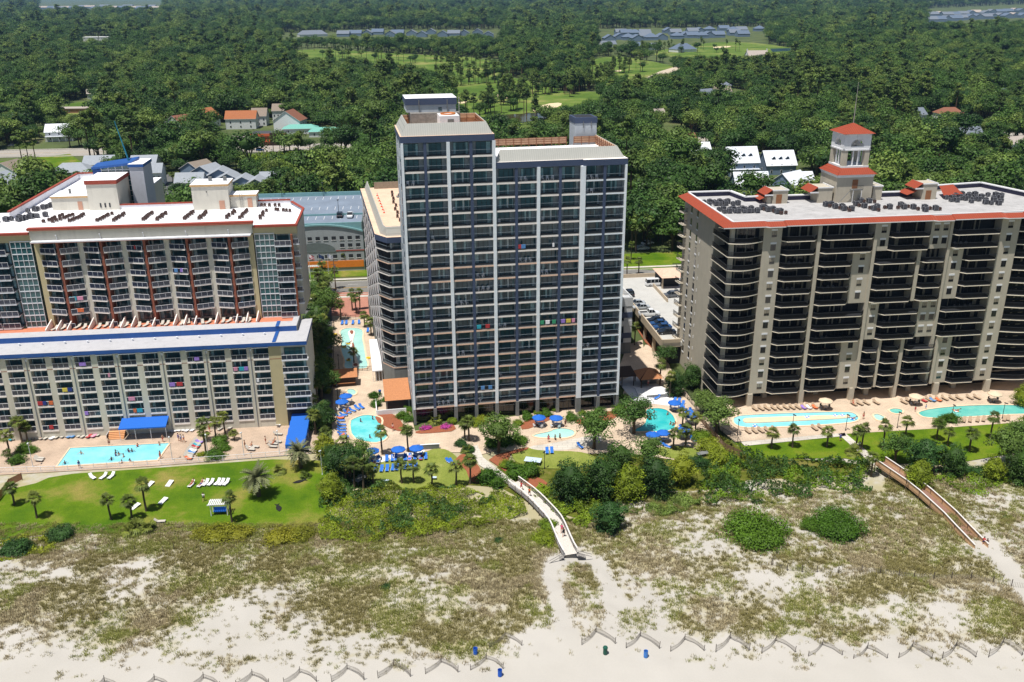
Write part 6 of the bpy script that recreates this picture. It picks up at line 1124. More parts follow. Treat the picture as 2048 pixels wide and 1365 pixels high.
# white plastic chairs on tower balconies
def mk_chair(name, label, m_):
 t = thing(name, label, 'chair')
 for x in (-.22, .22):
  for y in (-.22, .22): MB().box(x - .025, y - .025, 0, x + .025, y + .025, .42, m_).obj('leg', t)
 MB().box(-.25, -.25, .42, .25, .25, .46, m_).obj('seat', t); MB().box(-.25, .22, .46, .25, .27, .9, m_).box(-.28, -.2, .62, -.23, .25, .66, m_).box(.23, -.2, .62, .28, .25, .66, m_).obj('backrest', t); return Stamp(t)
CH_W = mk_chair('plastic_chair', 'white chair', mat('plastic_white', rgb(230, 232, 236), rough=.5)); CH_D = mk_chair('patio_chair', 'dark chair', mat('plastic_dark', rgb(72, 74, 80), rough=.5))
rn = random.Random(21); cc = 0
for i, k, n in [(5, 17, 2), (6, 17, 3), (8, 17, 3), (0, 17, 2), (8, 16, 2), (5, 11, 3), (3, 9, 3), (2, 8, 3), (3, 10, 2), (6, 10, 2), (1, 2, 1), (4, 2, 1), (0, 7, 1), (4, 14, 1), (2, 15, 1), (6, 14, 1), (7, 10, 1), (1, 13, 1), (9, 5, 1), (2, 4, 2), (8, 4, 2), (4, 6, 2), (6, 1, 1), (2, 0, 2), (3, 0, 1), (1, 0, 3)]:
 for q in range(n): x, y = TF.w(tx(i) + .9 + q * 1.0, .55 - (.8 if i >= 8 else 0)); CH_W((x, y, 3.8 + 2.743 * k), TF.a + R(rn.uniform(-50, 50)), f'white plastic chair, {nth(q)} on a balcony in the tower\'s {nth(i)} bay on floor {k + 1}', 'white chairs on tower balconies')
ZS = lambda r: 3.2 + 2.83 * (13 - r)
for x0, r, n in [(14, 5, 3), (14, 9, 3), (28, 1, 2), (27.5, 5, 2), (36, 4, 2), (42.5, 2, 3), (45, 7, 4), (42, 1, 2), (14, 4, 4), (5, 5, 3), (-5.5, 12, 4), (29, 8, 2), (46, 12, 2), (6, 3, 3)]:
 for q in range(n): x, y = RF.w(x0 + q * 1.2, .4); CH_D((x, y, ZS(r)), RF.a + R(rn.uniform(-40, 40)), f'{nth(q)} patio chair on the condominium balcony {int(x0 + 9)} metres along, {nth(r - 1)} below the eave', 'patio chairs on condominium balconies')
# -- umbrellas
def mk_umb(name, label, cm, r=1.45):
 t = thing(name, label, 'umbrella'); MB().cyl((0, 0, 0), (0, 0, 2.5), .03, .03, FWH, 6).cyl((0, 0, 0), (0, 0, .1), .3, .25, FGR, 10).obj('pole', t); b = MB(); n = 8
 for i in range(n):
  a0, a1 = 2 * math.pi * i / n, 2 * math.pi * (i + 1) / n; p = lambda a, q, z: (q * math.cos(a), q * math.sin(a), z); b.poly([p(a0, r, 2.05), p(a1, r, 2.05), p(a1, r * .45, 2.42), p(a0, r * .45, 2.42)], cm); b.poly([p(a0, r * .45, 2.42), p(a1, r * .45, 2.42), (0, 0, 2.62)], cm); b.poly([p(a0, r * 1.005, 1.88), p(a1, r * 1.005, 1.88), p(a1, r, 2.05), p(a0, r, 2.05)], cm); b.poly([p(a1, r * .98, 2.03), p(a0, r * .98, 2.03), (0, 0, 2.55)], cm)
 b.cyl((0, 0, 2.6), (0, 0, 2.75), .04, .02, FWH, 6); b.obj('canopy', t)
 for i in range(n): a = 2 * math.pi * i / n; MB().cyl((0, 0, 2.45), (r * .95 * math.cos(a), r * .95 * math.sin(a), 2.0), .012, .012, FWH, 4).obj('rib', t)
 return Stamp(t)
U_B = mk_umb('patio_umbrella', 'blue umbrella', BLUC); U_T = mk_umb('patio_umbrella', 'tan umbrella', TANC, 1.55)
tb = thing('patio_table', 'table', 'table'); MB().cyl((0, 0, .7), (0, 0, .74), .55, .55, mat('table_white', rgb(214, 214, 216), rough=.4), 16).obj('tabletop', tb); MB().cyl((0, 0, 0), (0, 0, .7), .05, .05, FGR, 6).cyl((0, 0, 0), (0, 0, .04), .3, .3, FGR, 10).obj('stand', tb); TBL = Stamp(tb)
for px, py, st, w, n in [(*c3([(320, 190)])[0], U_B, 'upper blue umbrella by the tiny whirlpool', 4), (*c3([(270, 260)])[0], U_B, 'lower blue umbrella by the tiny whirlpool', 4), (*c3([(645, 870)])[0], U_B, 'left blue umbrella of the three between kidney pool and turf', 4), (*c3([(970, 850)])[0], U_B, 'middle blue umbrella of the three between kidney pool and turf', 4), (*c3([(1195, 835)])[0], U_B, 'right blue umbrella of the three between kidney pool and turf', 4), (*c4([(1215, 230)])[0], U_B, 'left blue umbrella in front of the tower columns', 4), (*c4([(1450, 235)])[0], U_B, 'right blue umbrella in front of the tower columns', 4),
                         (*c8([(780, 1165)])[0], U_B, 'left blue umbrella at the seaward edge of the deep pool', 3), (*c8([(915, 1140)])[0], U_B, 'right blue umbrella at the seaward edge of the deep pool', 3), (*c8([(1250, 925)])[0], U_B, 'blue umbrella among the loungers right of the deep pool', 2), (*c8([(1160, 1105)])[0], U_B, 'blue umbrella under the palms right of the deep pool', 2), (*c8([(1050, 770)])[0], U_B, 'blue umbrella beside the white terrace', 2), (*r4([(1625, 745)])[0], U_T, 'tan umbrella behind the lazy river', 3), (*r4([(390, 820)])[0], U_T, 'tan umbrella at the left corner of the condominium deck', 2), (*r5([(780, 655)])[0], U_T, 'tan umbrella behind the hot tubs', 3), (*r5([(1710, 625)])[0], U_T, 'tan umbrella behind the long pool', 3)]:
 x, y = at(px, py, 2.3); st((x, y, .07), random.uniform(0, 1), w, 'patio umbrellas'); TBL((x + .15, y - .1, .09), 0, 'round table under the ' + w, 'tables under umbrellas')
 for q in range(n): a = 1.57 * q + .5; (CH_W if st is U_B else CH_D)((x + 1.05 * math.cos(a), y + 1.05 * math.sin(a), .09), a - 1.57, nth(q) + ' chair at the ' + w.replace('of the three ', '').replace('at the seaward edge of', 'seaward of'), 'chairs round umbrella tables')
# -- people
SKIN = mat('skin', rgb(196, 146, 118), rough=.6, var=.06); HAIRM = mat('hair_brown', rgb(62, 44, 34), rough=.7); EYE = mat('face_dark', rgb(60, 36, 30)); SUIT = mat('clothes', rgb(50, 60, 90), rough=.8)
def mk_person(pose):
 V = []; E_ = []; Rr = []
 def v(p, r, par=None): V.append(p); Rr.append(r); 
 J = {}
 def j(n, p, r, par=None):
  J[n] = len(V); V.append(Vector(p)); Rr.append(r)
  if par: E_.append((J[par], J[n]))
 if pose in ('stand', 'walk', 'swim'):
  w = .24 if pose == 'walk' else 0
  j('pel', (0, 0, .95), .125); j('spi', (0, 0, 1.16), .115, 'pel'); j('che', (0, -.01, 1.36), .135, 'spi'); j('nec', (0, -.01, 1.5), .055, 'che'); j('jaw', (0, -.03, 1.6), .075, 'nec'); j('hed', (0, -.01, 1.69), .09, 'jaw'); j('nose', (0, -.115, 1.625), .016, 'jaw')
  for s, n in ((-1, 'l'), (1, 'r')):
   k = w * s; sw = pose == 'swim'
   j(n + 'sh', (.17 * s, 0, 1.42), .062, 'che'); j(n + 'el', (.23 * s + (.2 * s if sw else 0), -k * .6, 1.16 + (.12 if sw else 0)), .042, n + 'sh'); j(n + 'wr', (.25 * s + (.35 * s if sw else 0), -k - .08 - (.12 if sw else 0), .92 + (.3 if sw else 0)), .029, n + 'el'); hp = V[J[n + 'wr']]; j(n + 'pa', hp + Vector((.0, -.02, -.08)), .03, n + 'wr')
   j(n + 'hi', (.1 * s, 0, .88), .095, 'pel'); j(n + 'kn', (.11 * s, -.04 + k * .7, .48), .058, n + 'hi'); j(n + 'an', (.11 * s, .03 + k * 1.2, .08), .04, n + 'kn'); j(n + 'to', (.12 * s, -.14 + k * 1.2, .035), .035, n + 'an')
 else:
  lie = pose == 'lie'; z = .1 if lie else .12; b_ = .62 if lie else .16
  P_ = lambda t: (0, .02 + b_ * t, z + (.5 if lie else .6) * t)
  j('pel', P_(0), .125); j('spi', P_(.38), .115, 'pel'); j('che', P_(.72), .135, 'spi'); j('nec', P_(.98), .055, 'che'); q = Vector(P_(1.15)); j('jaw', q, .075, 'nec'); j('hed', Vector(P_(1.3)), .09, 'jaw'); j('nose', q + Vector((0, -.09, .04)), .016, 'jaw')
  for s, n in ((-1, 'l'), (1, 'r')):
   c = Vector(P_(.85)); j(n + 'sh', c + Vector((.17 * s, 0, 0)), .062, 'che'); j(n + 'el', c + Vector((.26 * s, -.12, -.2)), .042, n + 'sh'); j(n + 'wr', c + Vector((.22 * s, -.34, -.28)), .029, n + 'el'); hp = V[J[n + 'wr']]; j(n + 'pa', hp + Vector((0, -.08, 0)), .03, n + 'wr')
   j(n + 'hi', (.1 * s, -.06, z), .095, 'pel'); j(n + 'kn', (.12 * s, -.46, z + (.06 if lie else .02)), .058, n + 'hi'); j(n + 'an', (.12 * s, -.86, z - .02) if lie else (.12 * s, -.48, z - .4), .04, n + 'kn'); j(n + 'to', (.12 * s, -.9, z + .12) if lie else (.12 * s, -.64, z - .44), .035, n + 'an')
 for n in 'lr':
  p = V[J[n + 'pa']]; d = (p - V[J[n + 'wr']]).normalized(); a = d.orthogonal().normalized(); s = 1 if n == 'r' else -1
  for i, (o, l) in enumerate(((-.03, .07), (-.01, .085), (.01, .08), (.028, .06))): j(f'{n}f{i}', p + a * o + d * .045, .009, n + 'pa'); j(f'{n}g{i}', p + a * o * 1.1 + d * (.045 + l * .6) + Vector((0, -.012, -.005)), .008, f'{n}f{i}')
  j(n + 't', p + a * -.045 + d * .01, .01, n + 'pa')
 me = bpy.data.meshes.new('person_' + pose); me.from_pydata([tuple(p) for p in V], E_, []); o = bpy.data.objects.new('tmp', me); COL.objects.link(o); md = o.modifiers.new('s', 'SKIN'); md.use_smooth_shade = True
 for i, sv in enumerate(me.skin_vertices[0].data): sv.radius = (Rr[i], Rr[i] * (.8 if i < 3 else 1)); sv.use_root = i == 0
 o.modifiers.new('u', 'SUBSURF').levels = 1; dg = bpy.context.evaluated_depsgraph_get(); r = bpy.data.meshes.new_from_object(o.evaluated_get(dg)); r.name = 'person_body_' + pose; r.materials.clear(); r.materials.append(SKIN); bpy.data.objects.remove(o)
 h = V[J['hed']]; hb = MB(); hb.lathe([(.005, .115), (.07, .1), (.105, .045), (.108, -.02), (.09, -.06)], HAIRM, 10); hb.v = [(x + h.x, y + h.y + .02, z + h.z) for x, y, z in hb.v]; hb.box(h.x - .07, h.y + .06, h.z - .16, h.x + .07, h.y + .11, h.z, HAIRM)
 jw = V[J['jaw']]; fb = MB()
 for s in (-.032, .032): fb.box(jw.x + s - .012, jw.y - .085, jw.z + .05, jw.x + s + .012, jw.y - .072, jw.z + .062, EYE)
 fb.box(jw.x - .025, jw.y - .08, jw.z - .03, jw.x + .025, jw.y - .07, jw.z - .02, EYE)
 cb = MB(); pl = V[J['pel']]; ax = (V[J['che']] - V[J['pel']]).normalized(); cb.cyl(pl - ax * .12, pl + ax * .1, .165, .15, SUIT, 12)
 for n in 'lr': a, k = V[J[n + 'hi']], V[J[n + 'kn']]; cb.cyl(a, a + (k - a) * .45, .105, .09, SUIT, 8)
 tp = MB(); a, k = V[J['spi']], V[J['nec']]; tp.cyl(pl + ax * .08, V[J['spi']], .145, .14, SUIT, 12, False); tp.cyl(V[J['spi']], V[J['che']], .14, .165, SUIT, 12, False); tp.cyl(V[J['che']], V[J['che']] + ax * .11, .165, .08, SUIT, 12, False)
 for n in 'lr': a, k = V[J[n + 'sh']], V[J[n + 'el']]; tp.cyl(a, a + (k - a) * .6, .075, .062, SUIT, 8)
 return dict(body=r, hair=hb.mesh('hair'), face=fb.mesh('face'), shorts=cb.mesh('shorts'), shirt=tp.mesh('shirt'))
POSES = {p: mk_person(p) for p in ('stand', 'walk', 'swim', 'sit', 'lie')}
CLM = {}
def clm(c):
 if c not in CLM: CLM[c] = mat('clothes_%d_%d_%d' % c, rgb(*c), rough=.85, var=.08, scale=8)
 return CLM[c]
SK2 = [SKIN, mat('skin_tan', rgb(168, 114, 84), rough=.6), mat('skin_dark', rgb(112, 74, 54), rough=.6)]
def person(px, py, pose, deg, label, shorts=(50, 60, 110), shirt=None, z=.06, sk=0, w=None, sc=1.0):
 q = POSES[pose]; x, y = w or at(px, py, z); o = link('person', q['body'], None, (x, y, z - (1.0 if pose == 'swim' else 0)), R(deg), sc); o.material_slots[0].link = 'OBJECT'; o.material_slots[0].material = SK2[sk]; tag(o, label, 'person')
 link('hair', q['hair'], o); link('face', q['face'], o)
 for n, c in (('shorts', shorts), ('shirt', shirt)):
  if c: k = link(n, q[n], o); k.material_slots[0].link = 'OBJECT'; k.material_slots[0].material = clm(c)
for i, (p, c, l) in enumerate([((980, 535), (200, 60, 60), 'bather alone at the left of the rectangular pool'), ((785, 655), (60, 60, 80), 'bather at the near left corner of the rectangular pool'), ((1395, 520), (230, 230, 230), 'bather in white in the cluster in the middle of the rectangular pool'), ((1395, 555), (40, 60, 120), 'lower bather of the cluster in the middle of the rectangular pool'), ((1435, 548), (40, 90, 160), 'right bather of the cluster in the middle of the rectangular pool'), ((1345, 608), (60, 40, 40), 'bather nearest the fence in the middle of the rectangular pool'), ((1490, 568), (220, 150, 140), 'bather right of the cluster in the rectangular pool'), ((1550, 505), (30, 40, 90), 'left bather of the pair in the upper middle of the rectangular pool'), ((1592, 508), (40, 50, 60), 'right bather of the pair in the upper middle of the rectangular pool'), ((1660, 445), (200, 70, 60), 'bather at the far wall of the rectangular pool'), ((1920, 425), (210, 60, 60), 'bather at the far right corner of the rectangular pool'), ((1570, 628), (90, 60, 60), 'bather by the near edge of the rectangular pool'), ((1470, 642), (50, 50, 70), 'bather half hidden by the pool fence')]):
 person(*c1([p])[0], 'swim', i * 47, l, (50, 60, 110), c if i % 2 else None, .12, i % 3)
for p, po, d, sh, st, l in [(c1([(960, 705)])[0], 'stand', 200, (30, 60, 130), (30, 60, 130), 'person in blue standing at the near edge of the rectangular pool'), (c1([(1320, 435)])[0], 'stand', 20, (120, 40, 40), None, 'person standing at the far edge of the rectangular pool'), (c1([(1965, 390)])[0], 'walk', 70, (190, 60, 50), None, 'person walking by the far right corner of the rectangular pool'), (c1([(1935, 590)])[0], 'stand', 250, (190, 60, 60), None, 'person at the pool\'s right edge by the fence'), (c2([(225, 375)])[0], 'stand', 100, (40, 60, 160), (40, 60, 160), 'left person of the trio near the pool\'s right corner'), (c2([(255, 385)])[0], 'stand', 220, (50, 70, 150), (220, 220, 230), 'middle person of the trio near the pool\'s right corner'), (c2([(290, 392)])[0], 'walk', 290, (230, 120, 60), (200, 200, 220), 'right person of the trio near the pool\'s right corner'),
       (c2([(1025, 460)])[0], 'stand', 90, (110, 60, 40), None, 'man standing at the left loungers on the open deck'), (c2([(1275, 410)])[0], 'stand', 100, (160, 60, 60), None, 'person standing between the two open-deck groups'), (c2([(600, 265)])[0], 'walk', 60, (200, 60, 60), (220, 120, 90), 'person walking behind the clipped shrubs'), (c2([(530, 1100)])[0], 'walk', 190, (40, 40, 50), (236, 236, 240), 'person in a white shirt walking alone on the left lawn'), (c3([(905, 635)])[0], 'walk', 200, (180, 50, 60), (220, 170, 160), 'person walking between kidney pool and tower'), (c4([(1345, 580)])[0], 'stand', 180, (190, 60, 80), (200, 110, 110), 'person in pink by the shallow pool\'s near edge'), (c4([(1575, 370)])[0], 'stand', 200, (80, 50, 40), (90, 50, 40), 'person standing right of the tower umbrellas'), (r5([(155, 935)])[0], 'stand', 180, (170, 50, 60), None, 'man standing between lazy river and lower hot tub'), (r5([(765, 845)])[0], 'stand', 150, (180, 40, 50), (180, 50, 60), 'child in red at the left tip of the long pool'), (r5([(890, 822)])[0], 'walk', 220, (60, 110, 190), (170, 190, 220), 'child in pale blue at the long pool'),
       (r4([(1800, 1255)])[0], 'stand', 170, (40, 60, 140), (60, 90, 180), 'person with blue gear on the concrete walk'), ((1718, 898), 'walk', 180, (40, 40, 50), (230, 230, 230), 'person on the concrete walk under the palm pair'), (c8([(720, 575)])[0], 'stand', 160, (200, 80, 80), (230, 190, 180), 'person standing at the gazebo terrace'), (c7([(750, 1120)])[0], 'stand', 180, (180, 60, 60), (190, 60, 60), 'person in red at the grey base of the tower wing')]:
 person(*p, po, d, l, sh, st, sc=.72 if l.startswith('child') else 1.0)
for p, l, c in [(c2([(380, 915)])[0], 'sunbather in red on the leftmost lawn lounger', (150, 40, 50)), (c2([(495, 915)])[0], 'sunbather in blue on the second lawn lounger', (40, 60, 150)), (c1([(515, 345)])[0], 'sunbather on the hotel wall loungers', (200, 120, 100)), (c1([(430, 340)])[0], 'reader on the hotel wall loungers', (90, 40, 40)), (c2([(1085, 470)])[0], 'sunbather in the left open-deck group', (220, 220, 220)), (c2([(1365, 420)])[0], 'sunbather in the right open-deck group', (170, 80, 60)), (c3([(340, 418)])[0], 'sunbather above the kidney pool', (200, 50, 60)), (r5([(40, 765)])[0], 'sunbather behind the lazy river\'s right end', (160, 60, 60))]:
 x, y = at(*p, .07); person(0, 0, 'lie', -14, l, c, None, .34, 1, (x, y + .15))
for p, l in [((505, 520), 'bather in the upper part of the kidney pool'), ((655, 490), 'bather by the far wall of the kidney pool'), ((620, 720), 'bather in the deep end of the kidney pool')]: person(*c3([p])[0], 'swim', 120, l, (40, 50, 90), (40, 50, 90), .12)
for p, l in [((1435, 520), 'dark-clad bather in the shallow pool'), ((1500, 505), 'child bather in the shallow pool')]: person(*c4([p])[0], 'swim', 90, l, (30, 30, 40), (34, 34, 44), .45 if 'child' in l else .5)
for p, l in [((795, 910), 'bather at the far wall of the deep pool'), ((965, 930), 'bather at the far right of the deep pool'), ((1000, 1050), 'left bather of the group at the deep pool\'s right wall'), ((1030, 1065), 'middle bather of the group at the deep pool\'s right wall'), ((1055, 1050), 'right bather of the group at the deep pool\'s right wall')]: person(*c8([p])[0], 'swim', 40, l, (60, 50, 60), None, .12, 1)
# floats
def mk_ring(m_, m2):
 b = MB(); n, k = 20, 8
 for i in range(n):
  for q in range(k):
   f = lambda a, c: ((.42 + .16 * math.cos(c)) * math.cos(a), (.42 + .16 * math.cos(c)) * math.sin(a), .1 + .14 * math.sin(c)); a0, a1, c0, c1_ = [2 * math.pi * t for t in (i / n, (i + 1) / n, q / k, (q + 1) / k)]; b.poly([f(a0, c0), f(a1, c0), f(a1, c1_), f(a0, c1_)], m_ if (i // 3) % 2 else m2)
 return b.mesh('pool_float')
FY = mk_ring(mat('vinyl_yellow', rgb(228, 196, 50), rough=.3), mat('vinyl_yellow', (1, 1, 1, 1))); FW_ = mk_ring(mat('vinyl_white', rgb(230, 232, 240), rough=.3), mat('vinyl_blue', rgb(70, 140, 220), rough=.3)); FO = mk_ring(mat('vinyl_orange', rgb(230, 170, 120), rough=.3), MATS['vinyl_white'])
for p, m_, l, who in [(c7([(275, 765)])[0], FY, 'yellow float at the left of the winding pool', 1), (c7([(325, 730)])[0], FY, 'yellow float beside the island of the winding pool', 1), (c7([(325, 915)])[0], FY, 'yellow float at the near end of the winding pool', 1), (c7([(550, 892)])[0], FY, 'empty yellow float on the deck right of the winding pool', 0), (c7([(175, 625)])[0], FY, 'yellow float on the deck left of the winding pool', 0), (r4([(1390, 965)])[0], FW_, 'blue and white float on the lazy river island', 0), (r4([(1740, 945)])[0], FW_, 'left of two blue and white floats at the right of the lazy river', 0), (r4([(1830, 945)])[0], FW_, 'right of two blue and white floats at the right of the lazy river', 0), (r4([(745, 1072)])[0], FW_, 'white float at the near left of the lazy river', 0), (r4([(1955, 985)])[0], FW_, 'blue float with a bather at the lazy river\'s right bend', 1), (r5([(1250, 842)])[0], FO, 'orange float with a bather in the long pool', 1)]:
 x, y = at(*p, .12); tag(link('pool_float', m_, None, (x, y, .14)), l, 'pool float', 'pool floats')
 if who: person(0, 0, 'lie', 200 + 30 * len(l) % 90, 'bather sitting in the ' + l.replace(' with a bather', ''), (60, 60, 120), None, .2, len(l) % 3, (x, y + .1))
# -- boardwalks
def boardwalk(label, line, z0, z1, w, deckm, capm, sidem, rail_h=1.05, pick=False, steps=True):
 pts = [Vector(at(*p, z0)) for p in line]; o = pts[0]; t = thing('boardwalk', label, 'boardwalk', (o.x, o.y, 0)); pts = [p - o for p in pts]; n = len(pts); nr = []
 for i in range(n):
  d = (pts[min(i + 1, n - 1)] - pts[max(i - 1, 0)]).normalized(); nr.append(Vector((-d.y, d.x)))
 zz = [z0 + (z1 - z0) * i / (n - 1) for i in range(n)]; e = lambda i, s, z: (pts[i].x + nr[i].x * s, pts[i].y + nr[i].y * s, z); b = MB()
 for i in range(n - 1):
  L_ = (pts[i + 1] - pts[i]).length; k = max(1, int(L_ / .3))
  for q in range(k):
   u0, u1 = q / k, (q + .93) / k; f = lambda u, s, dz: tuple(Vector(e(i, s, zz[i] + dz)).lerp(Vector(e(i + 1, s, zz[i + 1] + dz)), u)); h = w / 2
   b.poly([f(u0, h, 0), f(u0, -h, 0), f(u1, -h, 0), f(u1, h, 0)], deckm); b.poly([f(u0, h, -.06), f(u0, h, 0), f(u1, h, 0), f(u1, h, -.06)], sidem); b.poly([f(u0, -h, 0), f(u0, -h, -.06), f(u1, -h, -.06), f(u1, -h, 0)], sidem)
  for s in (-w / 2 + .1, w / 2 - .1): b.cyl(Vector(e(i, s, zz[i] - .2)), Vector(e(i + 1, s, zz[i + 1] - .2)), .1, .1, sidem, 4)
 b.obj('deck', t)
 for s in (-1, 1):
  r = MB(); h = w / 2 * s
  for i in range(n - 1):
   A, B_ = Vector(e(i, h, zz[i])), Vector(e(i + 1, h, zz[i + 1])); d = (B_ - A); k = max(1, int(d.length / 2.2)); nn = Vector((nr[i].x, nr[i].y, 0)) * .12; up = Vector((0, 0, 1))
   r.poly([A + up * rail_h - nn, B_ + up * rail_h - nn, B_ + up * rail_h + nn, A + up * rail_h + nn], capm); r.poly([A + up * (rail_h - .05) - nn, A + up * (rail_h - .05) + nn, B_ + up * (rail_h - .05) + nn, B_ + up * (rail_h - .05) - nn], capm)
   for sg in (-1, 1): r.poly([A + up * (rail_h - .05) + nn * sg, B_ + up * (rail_h - .05) + nn * sg, B_ + up * rail_h + nn * sg, A + up * rail_h + nn * sg], capm)
   if pick:
    m_ = int(d.length / .16)
    for q in range(m_): p = A + d * (q / m_); p2 = A + d * ((q + .95) / m_); r.poly([p + up * .05, p2 + up * .05, p2 + up * (rail_h - .06), p + up * (rail_h - .06)], sidem)
   else:
    for hz in (.25, .6): r.cyl(A + up * hz, B_ + up * hz, .05, .05, sidem, 4)
  r.obj('railing', t)
  for i in range(n - 1):
   A, B_ = Vector(e(i, h, zz[i])), Vector(e(i + 1, h, zz[i + 1])); k = max(1, int((B_ - A).length / 2.4))
   for q in range(k): p = A.lerp(B_, q / k); MB().box(p.x - .06, p.y - .06, -.5, p.x + .06, p.y + .06, p.z + rail_h - .02, mat('post_wood', rgb(110, 92, 76), var=.15)).obj('post', t)
 if steps:
  for s in (-1, 1):
   b = MB(); A = Vector(e(n - 1, w / 2 * s, zz[-1])); d = Vector((nr[-1].x, nr[-1].y, 0)) * s
   for q in range(4): p = A + d * (.15 + .35 * q); b.box(p.x - .2, p.y - .55, zz[-1] - .18 * (q + 1) - .05, p.x + .2, p.y + .55, zz[-1] - .18 * (q + 1), sidem)
   for hh in (.9, .45): b.cyl(A + Vector((0, -.6, hh)), A + d * 2.4 + Vector((0, -.9, hh - .85)), .05, .05, sidem, 4)
   b.obj('steps', t)
 return t
WDP = mat('weathered_plank', rgb(204, 198, 190), rough=.85, var=.08, scale=3); WCAP = mat('weathered_cap', rgb(214, 210, 206), rough=.8, var=.06); WGR = mat('weathered_grey', rgb(140, 136, 132), rough=.9, var=.15, scale=3); BRP = mat('brown_plank', rgb(138, 106, 92), rough=.85, var=.15, scale=3); ORP = mat('cedar_picket', rgb(220, 178, 136), rough=.85, var=.1, scale=3)
c5 = crop(960, 900, 5.933)
boardwalk('pale weathered boardwalk curving from the tower gardens to the dune', c5([(395, 392), (480, 455), (560, 515), (640, 585), (700, 645), (770, 720), (830, 785), (885, 855), (925, 930), (958, 1010), (990, 1090), (1030, 1180), (1072, 1255)]), .7, .9, 2.3, WDP, WCAP, WGR)
boardwalk('brown boardwalk with orange picket sides running down the right dune', [(1760, 926), (1790, 945), (1823, 966), (1850, 986), (1873, 1005), (1900, 1028), (1923, 1051), (1944, 1071), (1964, 1090)], 1.5, .5, 2.3, BRP, WCAP, ORP, 1.1, True, False)
for p, z, po, d, sh, st, l in [(c5([(490, 478)])[0], .72, 'walk', 150, (180, 30, 50), (200, 30, 60), 'person in red on the upper end of the pale boardwalk'), (c5([(585, 550)])[0], .75, 'walk', 160, (40, 40, 50), (230, 120, 60), 'person in an orange top on the pale boardwalk'), (c5([(970, 985)])[0], .83, 'walk', 170, (210, 110, 100), (226, 70, 130), 'person in a pink top near the seaward end of the pale boardwalk'), (c5([(992, 1030)])[0], .84, 'walk', 165, (30, 30, 36), (34, 34, 40), 'person in black near the seaward end of the pale boardwalk'), ((1966, 1092), .45, 'walk', 150, (50, 50, 80), (200, 60, 70), 'person in red stepping off the brown boardwalk'), ((1972, 1096), .35, 'stand', 170, (30, 30, 50), (40, 40, 60), 'dark-clad person at the foot of the brown boardwalk')]: person(*p, po, d, l, sh, st, z)
# -- fences
SLAT = mat('slat_grey', rgb(158, 152, 144), rough=.9, var=.15, scale=5); PST = mat('post_grey', rgb(92, 84, 78), rough=.9, var=.2, scale=5)
def sandfence(apex, l, r, label):
 A, L_, R_ = [Vector((*at(*p), 0)) for p in (apex, l, r)]; t = thing('sand_fence', label, 'fence', (A.x, A.y, dune_h(A.x, A.y)), 0, 'V-shaped slat fences along the beach')
 for p in (A, L_, R_): q = p - A; MB().cyl((q.x, q.y, -.4), (q.x + .03 + .08 * math.sin(q.x), q.y, 1.05), .05, .045, PST, 6).obj('post', t)
 for p in (L_, R_):
  q = p - A; b = MB(); n = int(q.length / .11); side = Vector((-q.y, q.x, 0)).normalized()
  for i in range(n):
   u = i / n; c = q * u + side * (.25 * math.sin(u * math.pi)); d = q.normalized() * .026; zz = .06 * math.sin(u * 9 + A.x); z0 = -.2; b.poly([(c.x - d.x, c.y - d.y, z0), (c.x + d.x, c.y + d.y, z0), (c.x + d.x, c.y + d.y, .8 + zz), (c.x - d.x, c.y - d.y, .8 + zz)], SLAT)
  for h in (.2, .66): b.tube([tuple(q * (i / 6) + side * (.25 * math.sin(i / 6 * math.pi)) + Vector((0, 0, h))) for i in range(7)], .012, PST, 4)
  b.obj('slat_panel', t)
ap = [(420, 625), (620, 618), (815, 608), (1010, 600), (1200, 588), (1390, 580), (1575, 565), (1765, 550), (1945, 533), (2020, 448)]
for i, (x, y) in enumerate(ap): p = crop(0, 1050, 2); sandfence(*p([(x, y + 10), (x - 62, y + 55), (x + 66, y + 48)]), nth(i) + ' V-shaped sand fence from the left along the beach')
ap = [(335, 440), (512, 450), (690, 458), (870, 462), (1053, 470), (1240, 480), (1420, 490), (1600, 487), (1775, 482), (1960, 478)]
for i, (x, y) in enumerate(ap): p = crop(1024, 1050, 2); sandfence(*p([(x, y + 10), (x - 56, y + 58), (x + 76, y + 55)]), nth(i) + ' V-shaped sand fence right of the beach path')
